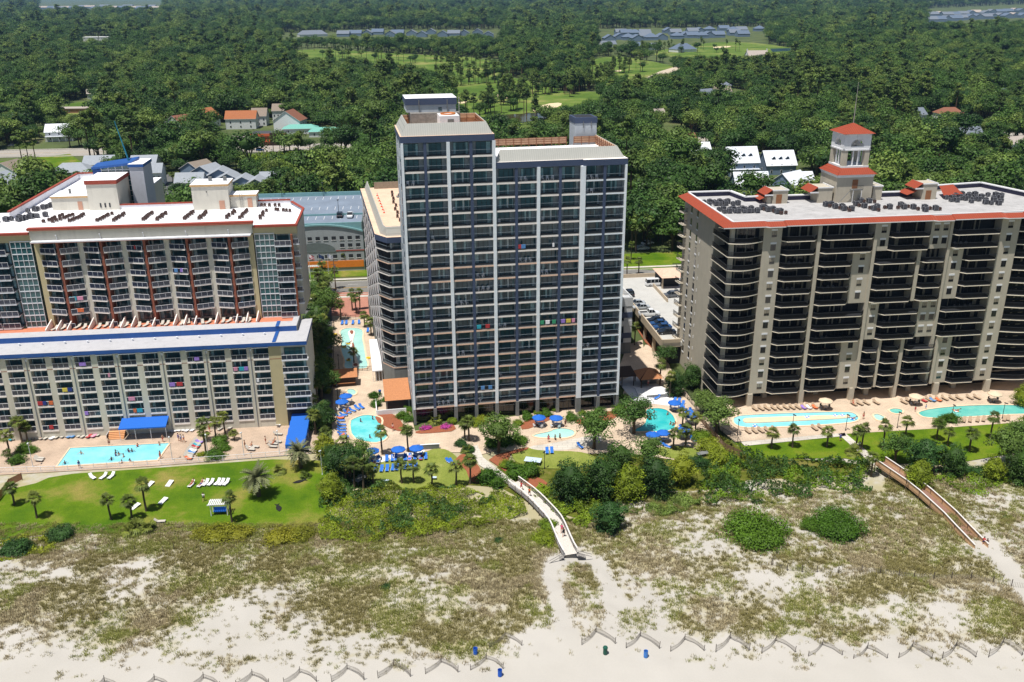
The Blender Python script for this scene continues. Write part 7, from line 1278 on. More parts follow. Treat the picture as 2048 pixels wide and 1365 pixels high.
def linefence(name, label, pts, h, postm, netm=None, railm=None, step=None, slat=None, px=True, pr=.04, z=0.0):
 w = [Vector((*at(*p), 0)) if px else Vector((*p, 0)) for p in pts]; o = w[0]; t = thing(name, label, 'fence', (o.x, o.y, z)); w = [q - o for q in w]; b = MB()
 for a, c in zip(w[:-1], w[1:]):
  d = c - a; k = max(1, round(d.length / step)) if step else 1; za = dune_h(a.x + o.x, a.y + o.y) if netm else 0; zc = dune_h(c.x + o.x, c.y + o.y) if netm else 0
  for q in range(k): p = a + d * (q / k); g = za + (zc - za) * q / k; MB().box(p.x - pr, p.y - pr, g - .3, p.x + pr, p.y + pr, g + h, postm).obj('post', t)
  if railm:
   for hh in (h - .04, h * .5, .12): b.cyl(a + Vector((0, 0, hh)), c + Vector((0, 0, hh)), .04 if hh > h * .6 else .02, .04 if hh > h * .6 else .02, railm, 5)
  if slat:
   m_ = int(d.length / .15)
   for q in range(m_): p = a + d * (q / m_); e = a + d * ((q + slat[1]) / m_); b.poly([(p.x, p.y, .08), (e.x, e.y, .08), (e.x, e.y, h - .05), (p.x, p.y, h - .05)], slat[0])
  if netm:
   m_ = int(d.length / .22)
   for q in range(m_): p = a + d * (q / m_); e = p + d.normalized() * .05; g = za + (zc - za) * q / m_; b.poly([(p.x, p.y, g), (e.x, e.y, g), (e.x, e.y, g + h * .7), (p.x, p.y, g + h * .7)], netm)
 p = w[-1]; MB().box(p.x - pr, p.y - pr, -.3, p.x + pr, p.y + pr, h, postm).obj('post', t)
 if b.f: b.obj('railing' if railm else 'panel', t)
linefence('pool_fence', 'long white pipe fence between the hotel pool deck and the lawn', [(-60, 950), (0, 946), (110, 943), (240, 934), (350, 928), (446, 922), (560, 913), (648, 906)], 1.15, RAIL_W, None, RAIL_W, 2.5, (RAIL_W, .08))
linefence('wooden_fence', 'brown boarded fence at the left corner of the lawn', [(-25, 1030), (0, 1000), (20, 972), (45, 960)], 1.5, FBR, None, None, 2, (mat('fence_brown', rgb(170, 112, 84), var=.12, scale=4), .96))
linefence('iron_fence', 'dark iron fence descending beside the condominium deck', [(1340, 770), (1375, 800), (1410, 840), (1445, 870), (1475, 888), (1485, 905)], 1.6, FRM_D, None, FRM_D, 2.4, (FRM_D, .25))
linefence('timber_fence', 'timber fence along the hedge beside the right turf', [(1395, 835), (1420, 868), (1450, 900), (1482, 915)], 1.5, FBR, None, None, 2.4, (mat('fence_dark', rgb(120, 96, 76), var=.15, scale=4), .9))
linefence('pool_fence', 'tan railing at the left end of the lazy river', [(1450, 845), (1462, 860), (1474, 868)], 1.1, FBR, None, FBR, 1.6, (FBR, .2))
linefence('pool_fence', 'dark fence along the left side of the winding pool', [(666, 640), (667, 690), (667, 735), (666, 790), (666, 850)], 1.3, FRM_D, None, FRM_D, 2.4, (FRM_D, .2))
linefence('pool_fence', 'dark fence between the winding pool and the tiny whirlpool', [(715, 742), (735, 742), (748, 741)], 1.2, FRM_D, None, FRM_D, 1.6, (FRM_D, .2))
linefence('pool_fence', 'dark gate fence at the street end of the winding pool', [(692, 642), (712, 640), (732, 638)], 1.5, FRM_D, None, FRM_D, 1.6, (FRM_D, .2))
linefence('dune_fence', 'sagging wire fence on dark posts across the right dune', [(1558, 1092), (1552, 1120), (1542, 1142), (1573, 1152), (1603, 1153), (1633, 1152), (1675, 1158), (1721, 1157), (1758, 1160), (1796, 1163), (1826, 1167), (1865, 1170), (1901, 1168), (1940, 1166), (1985, 1169), (2022, 1176), (2060, 1182)], 1.3, PST, SLAT, None, None, None, pr=.05)
for i, p in enumerate(c9([(365, 640), (460, 630), (612, 565), (700, 638), (790, 622), (945, 565), (1020, 645), (1110, 645), (1340, 655), (1430, 640), (1650, 658), (1750, 645), (2050, 640), (2240, 650)])):
 x, y = at(*p); tag(link('fence_post', MB().cyl((0, 0, -.4), (.05, 0, 1.15), .06, .05, PST, 6).cyl((.05, 0, 1.15), (.05, 0, 1.2), .06, .03, PST, 6).mesh('fence_post'), None, (x, y, dune_h(x, y))), nth(i) + ' lone wooden post from the left in the dune below the left lawn', 'post', 'lone posts in the left dune')
# bins
def barrel(px, py, c, label, lid):
 m_ = mat('barrel_%d' % c[2], rgb(*c), rough=.45, var=.1, scale=3); x, y = at(px, py); t = thing('beach_barrel', label, 'bin', (x, y, max(0, dune_h(x, y)))); b = MB(); b.lathe([(.28, 0), (.3, .03), (.29, .3), (.31, .33), (.29, .36), (.29, .62), (.31, .65), (.29, .68), (.3, .95), (.3, 1.0), (.27, 1.0), (.26, .3), (.01, .3)], m_, 16); b.obj('drum', t)
 if lid: MB().cyl((0, 0, 1.0), (0, 0, 1.16), .36, .3, m_, 16).cyl((0, 0, 1.16), (0, 0, 1.25), .2, .1, m_, 12).obj('lid', t)
 else: MB().lathe([(.31, .96), (.31, 1.01), (.29, 1.01)], m_, 16).obj('rim', t)
barrel(1210, 1316, (30, 84, 70), 'green lidded barrel bin on the sand', True); barrel(1291, 1319, (70, 130, 206), 'pale blue open barrel bin right of the green one', False); barrel(1000, 1354, (30, 90, 190), 'bright blue open barrel bin left of the beach path', False); barrel(951, 1312, (40, 100, 200), 'small blue bin half hidden in the grass', False); barrel(760, 790, (24, 70, 150), 'blue bin beside the annexe hedge', True)
# lamps and poles
def mk_lamp(name, label, m_, h, arm):
 t = thing(name, label, 'lamp post'); MB().cyl((0, 0, 0), (0, 0, h), .07, .05, m_, 8).cyl((0, 0, 0), (0, 0, .3), .14, .1, m_, 8).obj('pole', t); MB().box(-.12, -arm, h - .02, .12, .15, h + .12, m_).obj('lamp_head', t); return Stamp(t)
LW = mk_lamp('lamp_post', 'white', mat('pole_white', rgb(206, 210, 214), rough=.4), 5.0, .35); LD = mk_lamp('lamp_post', 'dark', FRM_D, 3.6, .6)
for st, px, py, l in [(LW, 66, 934, 'tall white lamp post by the left clipped shrubs'), (LW, 345, 921, 'white lamp post at the rectangular pool\'s right corner'), (LW, 417, 916, 'white lamp post by the middle clipped shrubs'), (LW, 488, 912, 'white lamp post left on the open deck'), (LW, 559, 908, 'white lamp post right on the open deck'), (LD, 1475, 872, 'dark lamp post at the left end of the lazy river'), (LD, 1584, 862, 'dark lamp post at the middle of the lazy river'), (LD, 1691, 862, 'dark lamp post at the right end of the lazy river'), (LD, 1794, 857, 'dark lamp post by the hot tubs'), (LD, 1902, 842, 'dark lamp post by the low hedge of the long pool'), (LD, 2004, 838, 'dark lamp post at the right of the long pool'), (LD, 678, 738, 'dark lamp post at the near left of the winding pool'), (LD, 676, 800, 'dark lamp post by the blue umbrella pair'), (LD, 1089, 938, 'dark lamp post at the right turf corner'), (LW, 645, 950, 'white pole leaning at the right edge of the left lawn')]: x, y = at(px, py); st((x, y, .05), R(random.uniform(-40, 40)), l, 'lamp posts')
def upole(px, py, h, label):
 x, y = at(px, py); t = thing('utility_pole', label, 'utility pole', (x, y, 0)); m_ = mat('pole_wood', rgb(120, 104, 88), var=.15, scale=4); MB().cyl((0, 0, 0), (0, 0, h), .17, .11, m_, 8).obj('pole', t); MB().box(-1.3, -.06, h - .8, 1.3, .06, h - .66, m_).box(-.9, -.06, h - 1.8, .9, .06, h - 1.68, m_).obj('crossarm', t); MB().cyl((.3, 0, h - 3), (.3, 0, h - 2.1), .2, .2, GREYC, 8).obj('transformer', t)
upole(672, 588, 11, 'wooden utility pole at the kerb in front of the garage'); upole(700, 245, 13, 'utility pole at the wood edge left of the tower roof'); upole(315, 315, 12, 'utility pole behind the grey townhouses')
def flag(x, col, col2, label):
 wx, wy = GF.w(x, -9); t = thing('flagpole', label, 'flag', (wx, wy, 0), GF.a, 'flagpoles before the garage'); MB().cyl((0, 0, 0), (0, 0, 8.5), .08, .05, mat('pole_white', (1, 1, 1, 1)), 6).obj('pole', t); b = MB(); n = 8; m1, m2 = CLOTH('flag%d' % col[0], rgb(*col)), CLOTH('flag%d' % col2[2], rgb(*col2))
 for i in range(n):
  for q in range(5): xa, xb = i * .24, (i + 1) * .24; f = lambda u, z: (u * .9, .12 * math.sin(u * 4), 8.3 - z * .24 - u * .45); b.poly([f(xa, q + 1), f(xb, q + 1), f(xb, q), f(xa, q)], m1 if (q % 2 == 0 and not (i < 3 and q < 3)) else m2)
 b.obj('flag', t)
flag(1.0, (200, 60, 70), (230, 228, 232), 'flagpole with a small red flag at the garage\'s left'); flag(3.6, (206, 70, 80), (214, 220, 232), 'flagpole with a red and white striped flag'); flag(6.6, (40, 60, 100), (44, 64, 104), 'flagpole with a navy flag'); flag(9.4, (222, 224, 230), (150, 160, 180), 'flagpole with a white flag')
# -- small structures
BRR = mat('shingle_brown', rgb(178, 122, 84), rough=.95, var=.15, scale=3); DKW = mat('dark_timber', rgb(70, 54, 46), rough=.9, var=.15, scale=3)
def canopy(name, label, cat, fr, x0, x1, y0, y1, z0, z1, m_, posts=True, val=.25):
 wx, wy = fr.w((x0 + x1) / 2, (y0 + y1) / 2); t = thing(name, label, cat, (wx, wy, 0), fr.a); w, d = (x1 - x0) / 2, (y1 - y0) / 2; b = MB(); b.poly([(-w, -d, z0), (w, -d, z0), (w, d, z1), (-w, d, z1)], m_); b.poly([(-w, -d, z0 - .04), (-w, d, z1 - .04), (w, d, z1 - .04), (w, -d, z0 - .04)], m_); b.poly([(-w, -d, z0 - val), (w, -d, z0 - val), (w, -d, z0), (-w, -d, z0)], m_)
 for s in (-w, w): b.poly([(s, -d, z0 - val), (s, d, z1 - val), (s, d, z1), (s, -d, z0)], m_)
 b.obj('canopy', t)
 if posts:
  for i in range(4): x = -w + .1 + (2 * w - .2) * i / 3; MB().cyl((x, -d + .1, 0), (x, -d + .1, z0), .05, .05, RAIL_W, 6).obj('post', t)
 return t
canopy('awning', 'big bright blue awning over the bar at the hotel wall', 'awning', LF, -33.6, -24.3, -3.2, .2, 2.9, 3.8, BLUC)
for i, y in enumerate((38, 31, 24.2)): canopy('awning', nth(i) + ' white awning from the street along the tower wing', 'awning', TF, -8.2, -5.9, y, y + 6, 2.9, 3.3, mat('awning_white', rgb(222, 222, 226), var=.05, rough=.8))
for i in range(4): canopy('cabana', nth(i) + ' blue cabana from the hotel wall, in the row at the deck\'s right edge', 'cabana', LF, .6, 4.4, -3.2 - 3.3 * i, -.1 - 3.3 * i, 2.2, 2.75, BLUC, True, .9)
t = thing('hotel_steps', 'orange tiled steps beside the blue awning', 'steps', (*LF.w(-34.8, -1.2), 0), LF.a); b = MB()
for i in range(5): b.box(-1.6, -1 + .35 * i, .05, 1.6, 1.1, .25 + .22 * i, mat('tile_orange', rgb(204, 152, 108), var=.1))
b.obj('tread', t); MB().add(glassrail(0, 2, 1, 2), -1.7, -1, .2, R(90)).obj('railing', t)
t = thing('beach_bar', 'brown flat-roofed bar hut at the near end of the winding pool', 'bar', (*TF.w(-14.6, 24), 0), TF.a); MB().box(-2.6, -1.2, .05, 2.4, 1.6, 2.3, DKW).obj('wall', t); b = MB(); b.poly([(-3, -1.6, 2.4), (2.9, -1.6, 2.4), (2.9, 2.1, 3.2), (-3, 2.1, 3.2)], BRR); b.poly([(-3, -1.6, 2.3), (-3, 2.1, 3.1), (2.9, 2.1, 3.1), (2.9, -1.6, 2.3)], DKW); b.poly([(-3, -1.6, 2.3), (2.9, -1.6, 2.3), (2.9, -1.6, 2.4), (-3, -1.6, 2.4)], DKW); b.obj('roof', t); MB().box(-2.5, -1.45, .9, 2.3, -1.2, 1.05, BRR).obj('counter', t)
t = thing('annexe', 'low annexe with a brown sloping roof against the tower\'s left side', 'annexe', (*TF.w(-3.6, 11), 0), TF.a); MB().box(-2.2, -3.2, 0, 2.9, 3.8, 2.6, DARK).box(-2.4, -3.4, 0, -2.0, -3.0, 2.7, GREYC).box(2.4, -3.4, 0, 2.8, -3.0, 2.7, GREYC).obj('wall', t); b = MB(); b.poly([(-2.6, -3.9, 2.7), (3.0, -3.9, 2.7), (3.0, 4.2, 4.4), (-2.6, 4.2, 4.4)], BRR); b.poly([(-2.6, -3.9, 2.55), (-2.6, 4.2, 4.25), (3.0, 4.2, 4.25), (3.0, -3.9, 2.55)], DKW); b.poly([(-2.6, -3.9, 2.55), (3, -3.9, 2.55), (3, -3.9, 2.7), (-2.6, -3.9, 2.7)], DKW); b.poly([(-2.6, -3.9, 2.55), (-2.6, -3.9, 2.7), (-2.6, 4.2, 4.4), (-2.6, 4.2, 4.25)], DKW); b.obj('roof', t)
b = MB(); b.box(-4.6, -5, 0, -4.4, 1, 1.2, WTRIM); b.box(-4.4, -5.2, 0, 1.8, -5, 1.2, WTRIM); b.box(-4.4, -5, .02, 2.5, -3.4, .2, mat('tile_orange', (1, 1, 1, 1))); b.obj('low_wall', t)
t = thing('gazebo', 'square gazebo with an orange-brown hipped roof on the white terrace', 'gazebo', (*TF.w(54.2, 10.4), 0), TF.a); b = MB()
for s in range(4): q = MB(); q.poly([(-2.7, -2.9, 2.6), (2.7, -2.9, 2.6), (.5, -.5, 4.1), (-.5, -.5, 4.1)], BRR); b.add(q, 0, 0, 0, s * math.pi / 2)
b.box(-.5, -.5, 4.0, .5, .5, 4.1, BRR); b.box(-2.6, -2.6, 2.5, 2.6, 2.6, 2.6, DKW); b.obj('roof', t); MB().box(-1.2, .2, 0, 2.2, 2.2, 2.5, GREYC).obj('wall', t)
for x in (-2.3, 2.3):
 for y in (-2.3, 2.3): MB().box(x - .1, y - .1, 0, x + .1, y + .1, 2.5, DKW).obj('post', t)
t = thing('pavilion', 'dark brown roofed walkway behind the gazebo', 'pavilion', (*TF.w(48, 12.5), 0), TF.a); b = MB(); b.poly([(-3.2, -2.4, 2.6), (3.4, -2.4, 2.6), (3.4, 2.4, 3.2), (-3.2, 2.4, 3.2)], DKW); b.poly([(-3.2, -2.4, 2.5), (-3.2, 2.4, 3.1), (3.4, 2.4, 3.1), (3.4, -2.4, 2.5)], DKW); b.obj('roof', t)
for x in (-2.8, 0, 2.8): MB().box(x - .08, -2.2, 0, x + .08, -2.04, 2.6, DKW).obj('post', t)
t = thing('terrace_wall', 'raised white terrace with a low wall in front of the gazebo', 'terrace', (*TF.w(53.5, 5.5), 0), TF.a); MB().prism([(-3.5, -1.5), (-2, -2.8), (3.4, -2.4), (4, .5), (3, 3), (-3, 3)], .05, .45, WTRIM).obj('platform', t); MB().box(-3.3, -1.6, .45, -2.9, -1.3, .9, GREYC).box(-2, -2.75, .45, 3.4, -2.45, .8, GREYC).obj('parapet', t)
t = thing('garden_swing', 'white pergola swing with a blue seat on the left lawn', 'garden swing', (*at(441, 1028), .05), R(4)); w_ = FWH
for x in (-1.4, 1.4):
 for y in (-.7, .7): MB().box(x - .06, y - .06, 0, x + .06, y + .06, 2.1, w_).obj('post', t)
b = MB()
for y in (-.75, .75): b.box(-1.9, y - .05, 2.1, 1.9, y + .05, 2.28, w_)
for i in range(11): x = -1.6 + .32 * i; b.box(x - .09, -1.0, 2.28, x + .09, 1.0, 2.36, w_)
b.obj('pergola_top', t); MB().box(-1.1, -.3, .45, 1.1, .35, .58, BLUC).box(-1.1, .3, .5, 1.1, .42, 1.15, BLUC).obj('seat', t); b = MB()
for x in (-1.05, 1.05): b.cyl((x, 0, .5), (x, 0, 2.15), .015, .015, FGR, 4)
b.obj('chain', t)
for i, (p, d) in enumerate([((1228, 88), -18), ((1390, 80), -8), ((1338, 222), -20), ((1110, 268), -28)]):
 x, y = at(*c9([p])[0]); t = thing('cornhole_board', ['white game board beside the tall thin palm', 'white game board farthest right on the left lawn', 'white game board behind the palmetto clump, right one', 'white game board beside the yellowish palm'][i], 'game board', (x, y, .05), R(d), 'white game boards on the left lawn'); b = MB(); n = len(b.v); b.v += [(-.45, -.9, .1), (.45, -.9, .1), (.45, .9, .42), (-.45, .9, .42), (-.45, -.9, .02), (.45, -.9, .02), (.45, .9, .32), (-.45, .9, .32)]
 for q in ((0, 1, 2, 3), (4, 7, 6, 5), (0, 4, 5, 1), (1, 5, 6, 2), (2, 6, 7, 3), (3, 7, 4, 0)): b.f.append(q); b.m.append(b.mi(FWH))
 b.obj('board', t); MB().box(-.42, .8, 0, -.36, .86, .34, FWH).box(.36, .8, 0, .42, .86, .34, FWH).obj('leg', t)
def slabtable(px, py, deg, w, d, z, m_, label):
 x, y = at(px, py); t = thing('games_table', label, 'table', (x, y, .1), R(deg)); MB().box(-w, -d, z, w, d, z + .06, m_).obj('tabletop', t)
 for sx in (-w + .15, w - .15):
  for sy in (-d + .15, d - .15): MB().box(sx - .04, sy - .04, 0, sx + .04, sy + .04, z, FGR).obj('leg', t)
slabtable(1066, 928, -14, 1.6, .9, .76, mat('table_blue_white', rgb(190, 208, 226), rough=.4), 'pale blue games table on the right turf'); slabtable(719, 965, 60, 1.3, .8, .74, GREYC, 'grey games table at the thicket edge of the turf'); slabtable(771, 966, 0, .7, .3, .4, mat('table_blue_white', (1, 1, 1, 1)), 'low pale bench on the turf\'s front edge'); slabtable(868, 960, 0, .5, .3, .4, mat('table_blue_white', (1, 1, 1, 1)), 'small pale bench behind the thick-booted palm'); slabtable(1405, 912, 20, 1.2, .6, .5, GREYC, 'grey bench at the small turf right of the thicket')
for i, (px, py, d, l) in enumerate([(557, 1017, 25, 'dark fish-shaped slab for a possible shadow on the left lawn'), (599, 964, -60, 'dark fish-shaped slab for a possible shadow near the second date palm')]):  # made-up thin dark slabs, flat on the grass, for what may be shadows
 x, y = at(px, py); o = MB().prism([(-.1, -1.3), (.25, -1.0), (.55, -.2), (.4, .5), (.15, .9), (.5, 1.4), (0, 1.2), (-.4, 1.5), (-.15, .9), (-.4, .3), (-.45, -.4)], 0, .08, mat('maybe_shadow_dark', rgb(30, 32, 32), rough=.9)).obj('maybe_shadow_slab', None, (x, y, .06), R(d)); tag(o, l, 'slab')
o = MB().box(-2, -.12, 0, 2, .12, 1.0, GREYC).box(-2.05, -.17, 1.0, 2.05, .17, 1.08, WTRIM).obj('low_wall', None, (*at(859, 899), .06), R(6)); tag(o, 'short grey wall at the corner of the turf beside the umbrellas', 'wall')
t = thing('trellis', 'white lattice arbour in front of the garage', 'arbour', (*at(629, 548), 0), R(6)); b = MB()
for i in range(6): b.box(-1.7 + .66 * i, -.9, 2.5, -1.6 + .66 * i, .9, 2.6, FWH); b.box(-1.8, -.8 + .32 * i, 2.6, 1.8, -.72 + .32 * i, 2.68, FWH)
b.obj('lattice', t)
for x in (-1.6, 1.6):
 for y in (-.8, .8): MB().box(x - .06, y - .06, 0, x + .06, y + .06, 2.5, FWH).obj('post', t)
# -- roof plant
ACM = mat('ac_casing', rgb(112, 114, 120), rough=.5, var=.12, scale=3); ACD = mat('ac_coil', rgb(58, 58, 64), rough=.7, var=.2, scale=10); ACR = mat('ac_rusty', rgb(96, 72, 64), rough=.7, var=.25, scale=6)
def mk_ac(w, h, m_, m2):
 b = MB(); b.box(-w, -w, .18, w, w, h, m2); 
 for x in (-w, w):
  for y in (-w, w): b.box(x - .05, y - .05, 0, x + .05, y + .05, h, m_)
 b.box(-w - .03, -w - .03, h, w + .03, w + .03, h + .08, m_); b.lathe([(w * .8, h + .085), (w * .78, h + .16), (w * .62, h + .16), (w * .6, h + .09), (.01, h + .09)], ACD, 14)
 for i in range(5): b.box(-w - .015, -w - .012, .3 + i * (h - .35) / 5, w + .015, -w, .34 + i * (h - .35) / 5, m_)
 return b.mesh('air_conditioner')
AC = [mk_ac(.36, .85, ACM, ACD), mk_ac(.44, 1.05, ACM, ACD), mk_ac(.24, .66, ACR, ACD)]; BIGAC = None
def acs(fr, spots, z, what, group, k=0, yaw=0):
 for i, (x, y) in enumerate(spots): tag(link('air_conditioner', AC[(k + (i % 2 if k < 2 else 0)) % 3], None, (*fr.w(x + random.uniform(-.25, .25), y + random.uniform(-.12, .12)), z), fr.a + R(yaw + random.uniform(-6, 6))), (nth(i) + ' ' if len(spots) > 1 else '') + what, 'air conditioner', group)
line = lambda x0, y0, x1, y1, n: [(x0 + (x1 - x0) * i / (n - 1), y0 + (y1 - y0) * i / (n - 1)) for i in range(n)]
k_ = 0
for (a, c, n, w) in [((-51, 25.2), (-49, 31), 6, 'leftmost'), ((-49, 25), (-47, 31), 7, 'second'), ((-45.7, 25), (-44.6, 31), 8, 'third'), ((-40, 24.6), (-38.8, 31), 7, 'fourth'), ((-36.6, 24.3), (-35.8, 30.6), 8, 'fifth'), ((-30.5, 24.2), (-29.8, 30.5), 8, 'sixth'), ((-27.3, 23.8), (-26.8, 30), 8, 'seventh'), ((-21.5, 23.9), (-21, 30.2), 8, 'eighth'), ((-18.4, 23.5), (-18, 29.8), 8, 'ninth'), ((-12.6, 23.4), (-11.8, 29.7), 8, 'tenth'), ((-9.7, 23), (-9.1, 30), 7, 'eleventh'), ((-5.4, 22), (-5.0, 29), 6, 'twelfth')]:
 acs(LF, line(*a, *c, n), 39.25, f'dark condenser from the rear in the {w} row of the hotel roof', 'condensers on the white hotel roof', 2)
acs(LF, line(-6.9, 34.9, -2.4, 34.4, 5), 39.25, 'condenser along the rear parapet of the hotel roof', 'condensers at the rear parapet', 2); acs(LF, line(-3.1, 30, .6, 28.2, 5), 39.25, 'condenser by the hotel roof\'s cut-off corner', 'condensers by the cut corner', 2); acs(LF, line(-61, 27, -53, 31, 8), 39.25, 'condenser in the scattered row at the left of the hotel roof', 'condensers at the left of the hotel roof', 0); acs(LF, line(-58, 36, -55, 41, 6), 39.25, 'condenser left of the low roof house', 'condensers left of the low roof house', 0); acs(LF, line(-57, 27, -55, 30.5, 5), 39.25, 'condenser in the slanting row left of the hotel roof', 'slanting condenser row', 0)
for (a, c, n, w) in [((-5.6, 21.5), (-.4, 21), 6, 'back'), ((-5.2, 19.5), (1, 19), 6, 'second'), ((-4.8, 14), (2, 13.4), 8, 'third'), ((-4.2, 12), (2.6, 11.4), 8, 'front')]: acs(RF, line(*a, *c, n), 40.3, f'condenser from the left, {w} row, left end of the condominium roof', 'condensers at the left of the condominium roof', 0)
for a, c, n, w in [((4.6, 14), (7, 9), 6, 'slanting group left of the small roof house'), ((5.6, 14.2), (7.9, 9.2), 6, 'second slanting group left of the small roof house'), ((19.6, 15), (22.6, 9.5), 6, 'group in front of the bell tower\'s left side'), ((21, 15), (23.4, 10), 5, 'second group before the bell tower\'s left side'), ((26.6, 14.6), (29, 8.6), 6, 'slanting group before the bell tower'), ((30, 11), (35.2, 10), 5, 'row right of the bell tower'), ((36, 12), (38.4, 7), 5, 'slanting row in the roof middle'), ((39.8, 9), (42.4, 7.4), 4, 'small group in the roof middle'), ((29, 17.5), (32, 16.4), 4, 'cluster at the bell tower\'s right foot')]: acs(RF, line(*a, *c, n), 40.3, 'condenser in the ' + w, 'condensers on the condominium roof', 1)
for q in range(4): acs(RF, [p for p in line(48.5 + q * 1.5, 16 + q * 1.8, 58 + q * 2, 10.5 + q * 2.6, 9) if random.random() < .78], 40.3, f'condenser, {nth(q)} line of the right block on the condominium roof', 'condensers at the right of the condominium roof', 0)
CO = MB().cyl((0, 0, 0), (0, 0, .06), .28, .28, mat('cone_orange', rgb(222, 80, 40), rough=.5), 10).cyl((0, 0, .06), (0, 0, .8), .2, .04, MATS['cone_orange'], 10).cyl((0, 0, .35), (0, 0, .5), .145, .115, MATS['vinyl_white'], 10).mesh('traffic_cone')
for i in range(7): tag(link('traffic_cone', CO, None, (*TF.w(-3.4 + .12 * i, 64 - 3.4 * i), 35.6)), nth(i) + ' orange cone seaward on the peach roof of the tower wing', 'traffic cone', 'cones on the wing roof')
acs(TF, line(.4, 66, .4, 34, 9), 35.6, 'dark condenser seaward along the tower wing roof', 'condensers on the wing roof', 2)
# -- vehicles
CGL = glassy('car_glass', rgb(28, 34, 40), .05); TYRE = mat('tyre', rgb(30, 30, 32), rough=.9); RIM = mat('wheel_rim', rgb(170, 172, 176), rough=.3, metal=.6); HL = mat('headlight_glass', rgb(220, 224, 228), rough=.15); TL = mat('tail_light', rgb(150, 24, 24), rough=.3)
def paint(n, c): return mat('car_paint_' + n, c, rough=.25, var=.03, spec=.5, coat=.6)
PB = paint('base', rgb(200, 200, 204)); PAINTS = dict(white=paint('white', rgb(226, 228, 230)), black=paint('black', rgb(28, 30, 36)), blue=paint('blue', rgb(34, 70, 118)), silver=paint('silver', rgb(176, 180, 184)), red=paint('red', rgb(140, 40, 44)), grey=paint('grey', rgb(90, 94, 100)), pink=paint('pink', rgb(170, 90, 130)))
def loft(b, secs, m_):
 """closed outline sections (x, [(y, z)...]) joined along x"""
 for (xa, A), (xb, B_) in zip(secs[:-1], secs[1:]):
  n = len(A)
  for i in range(n): j = (i + 1) % n; b.poly([(xa, *A[i]), (xb, *B_[i]), (xb, *B_[j]), (xa, *A[j])], m_)
 b.poly([(secs[0][0], *p) for p in secs[0][1]], m_); b.poly([(secs[-1][0], *p) for p in reversed(secs[-1][1])], m_)
def mk_car(kind):
 t = thing('parked_car', 'car', 'car'); W_ = .92; sec = lambda w, z0, z1: [(-w * .94, z0), (w * .94, z0), (w, (z0 + z1) / 2), (w * .95, z1), (-w * .95, z1), (-w, (z0 + z1) / 2)]
 P_ = {'sedan': (2.3, .82, [(-1.55, .0), (-1.0, .52), (.35, .55), (1.15, .0)], .95), 'suv': (2.35, .98, [(-2.15, .0), (-1.8, .68), (.5, .7), (1.2, .0)], 1.0), 'pickup': (2.8, 1.02, [(-.35, .0), (-.2, .72), (.9, .74), (1.6, .0)], 1.0), 'van': (2.75, 1.1, [(-2.65, .0), (-2.5, .95), (1.3, .95), (2.0, .05)], 1.02)}[kind]; L_, H_, cab, w = P_
 b = MB(); hood = H_ - (.05 if kind != 'van' else .08); bed = H_ if kind != 'pickup' else H_
 loft(b, [(-L_, sec(w * .86, .38, H_ * .9)), (-L_ + .12, sec(w * .93, .28, H_)), (-L_ * .4, sec(w, .25, H_)), (L_ * .45, sec(w, .25, H_)), (L_ * .8, sec(w * .95, .27, hood)), (L_ - .08, sec(w * .88, .3, hood * .9)), (L_, sec(w * .8, .36, hood * .72))], PB)
 if kind == 'pickup': b.box(-2.6, -.72, H_ + .002, -.5, .72, H_ + .006, TYRE); b.box(-2.7, -.92, H_, -.4, -.78, H_ + .12, PB); b.box(-2.7, .78, H_, -.4, .92, H_ + .12, PB); b.box(-2.75, -.8, H_, -2.65, .8, H_ + .1, PB)
 ws = w * .86; r_ = [(x, sec(w * .93 - dz * .22, H_ - .03, H_ + max(dz, .02))) for x, dz in cab]; tops = [(x, dz) for x, dz in cab]; rf = tops[1:3]
 b.box(rf[0][0], -ws * .82, H_ + rf[0][1], rf[1][0], ws * .82, H_ + rf[1][1] + .05, PB); b.obj('body', t)
 g = MB(); loft(g, [(x, [(-w * .92, H_ - .02), (w * .92, H_ - .02), (w * .92 - dz * .2, H_ + dz), (-(w * .92 - dz * .2), H_ + dz)]) for x, dz in cab], CGL); g.obj('windows', t)
 p = MB()
 for x in ([-.35, 0.45] if kind != 'van' else [-1.4, -.3, .8]):
  for s in (-1, 1): p.box(x - .05, s * w * .9, H_, x + .05, s * w * .8, H_ + rf[0][1], PB)
 p.obj('pillar', t)
 for sx in (-L_ * .6, L_ * .6):
  for s in (-1, 1): wh = MB().cyl((sx, s * (w - .2), .33), (sx, s * (w + .02), .33), .33, .33, TYRE, 14).obj('wheel', t); MB().cyl((sx, s * (w + .02), .33), (sx, s * (w + .035), .33), .2, .18, RIM, 10).obj('rim', wh)
 for s in (-1, 1): MB().box(L_ - .1, s * .5, H_ * .6, L_ + .01, s * .78, H_ * .72, HL).obj('headlight', t); MB().box(-L_ - .01, s * .6, H_ * .68, -L_ + .12, s * .8, H_ * .86, TL).obj('tail_light', t); MB().box(cab[3][0] - .35, s * (w + .02), H_ - .02, cab[3][0] - .15, s * (w + .2), H_ + .14, PB).obj('mirror', t)
 return Stamp(t)
CARS = {k: mk_car(k) for k in ('sedan', 'suv', 'pickup', 'van')}
def car(kind, px, py, deg, col, label, z=.04, group=None, w=None):
 x, y = w or at(px, py, z); t = CARS[kind]((x, y, z), R(deg), label, group); t['category'] = 'van' if kind == 'van' else 'pickup' if kind == 'pickup' else 'car'
 for c in t.children:
  for s in c.material_slots:
   if s.material and s.material.name.startswith('car_paint'): s.link = 'OBJECT'; s.material = PAINTS[col]
q6 = crop(1220, 520, 6.825)
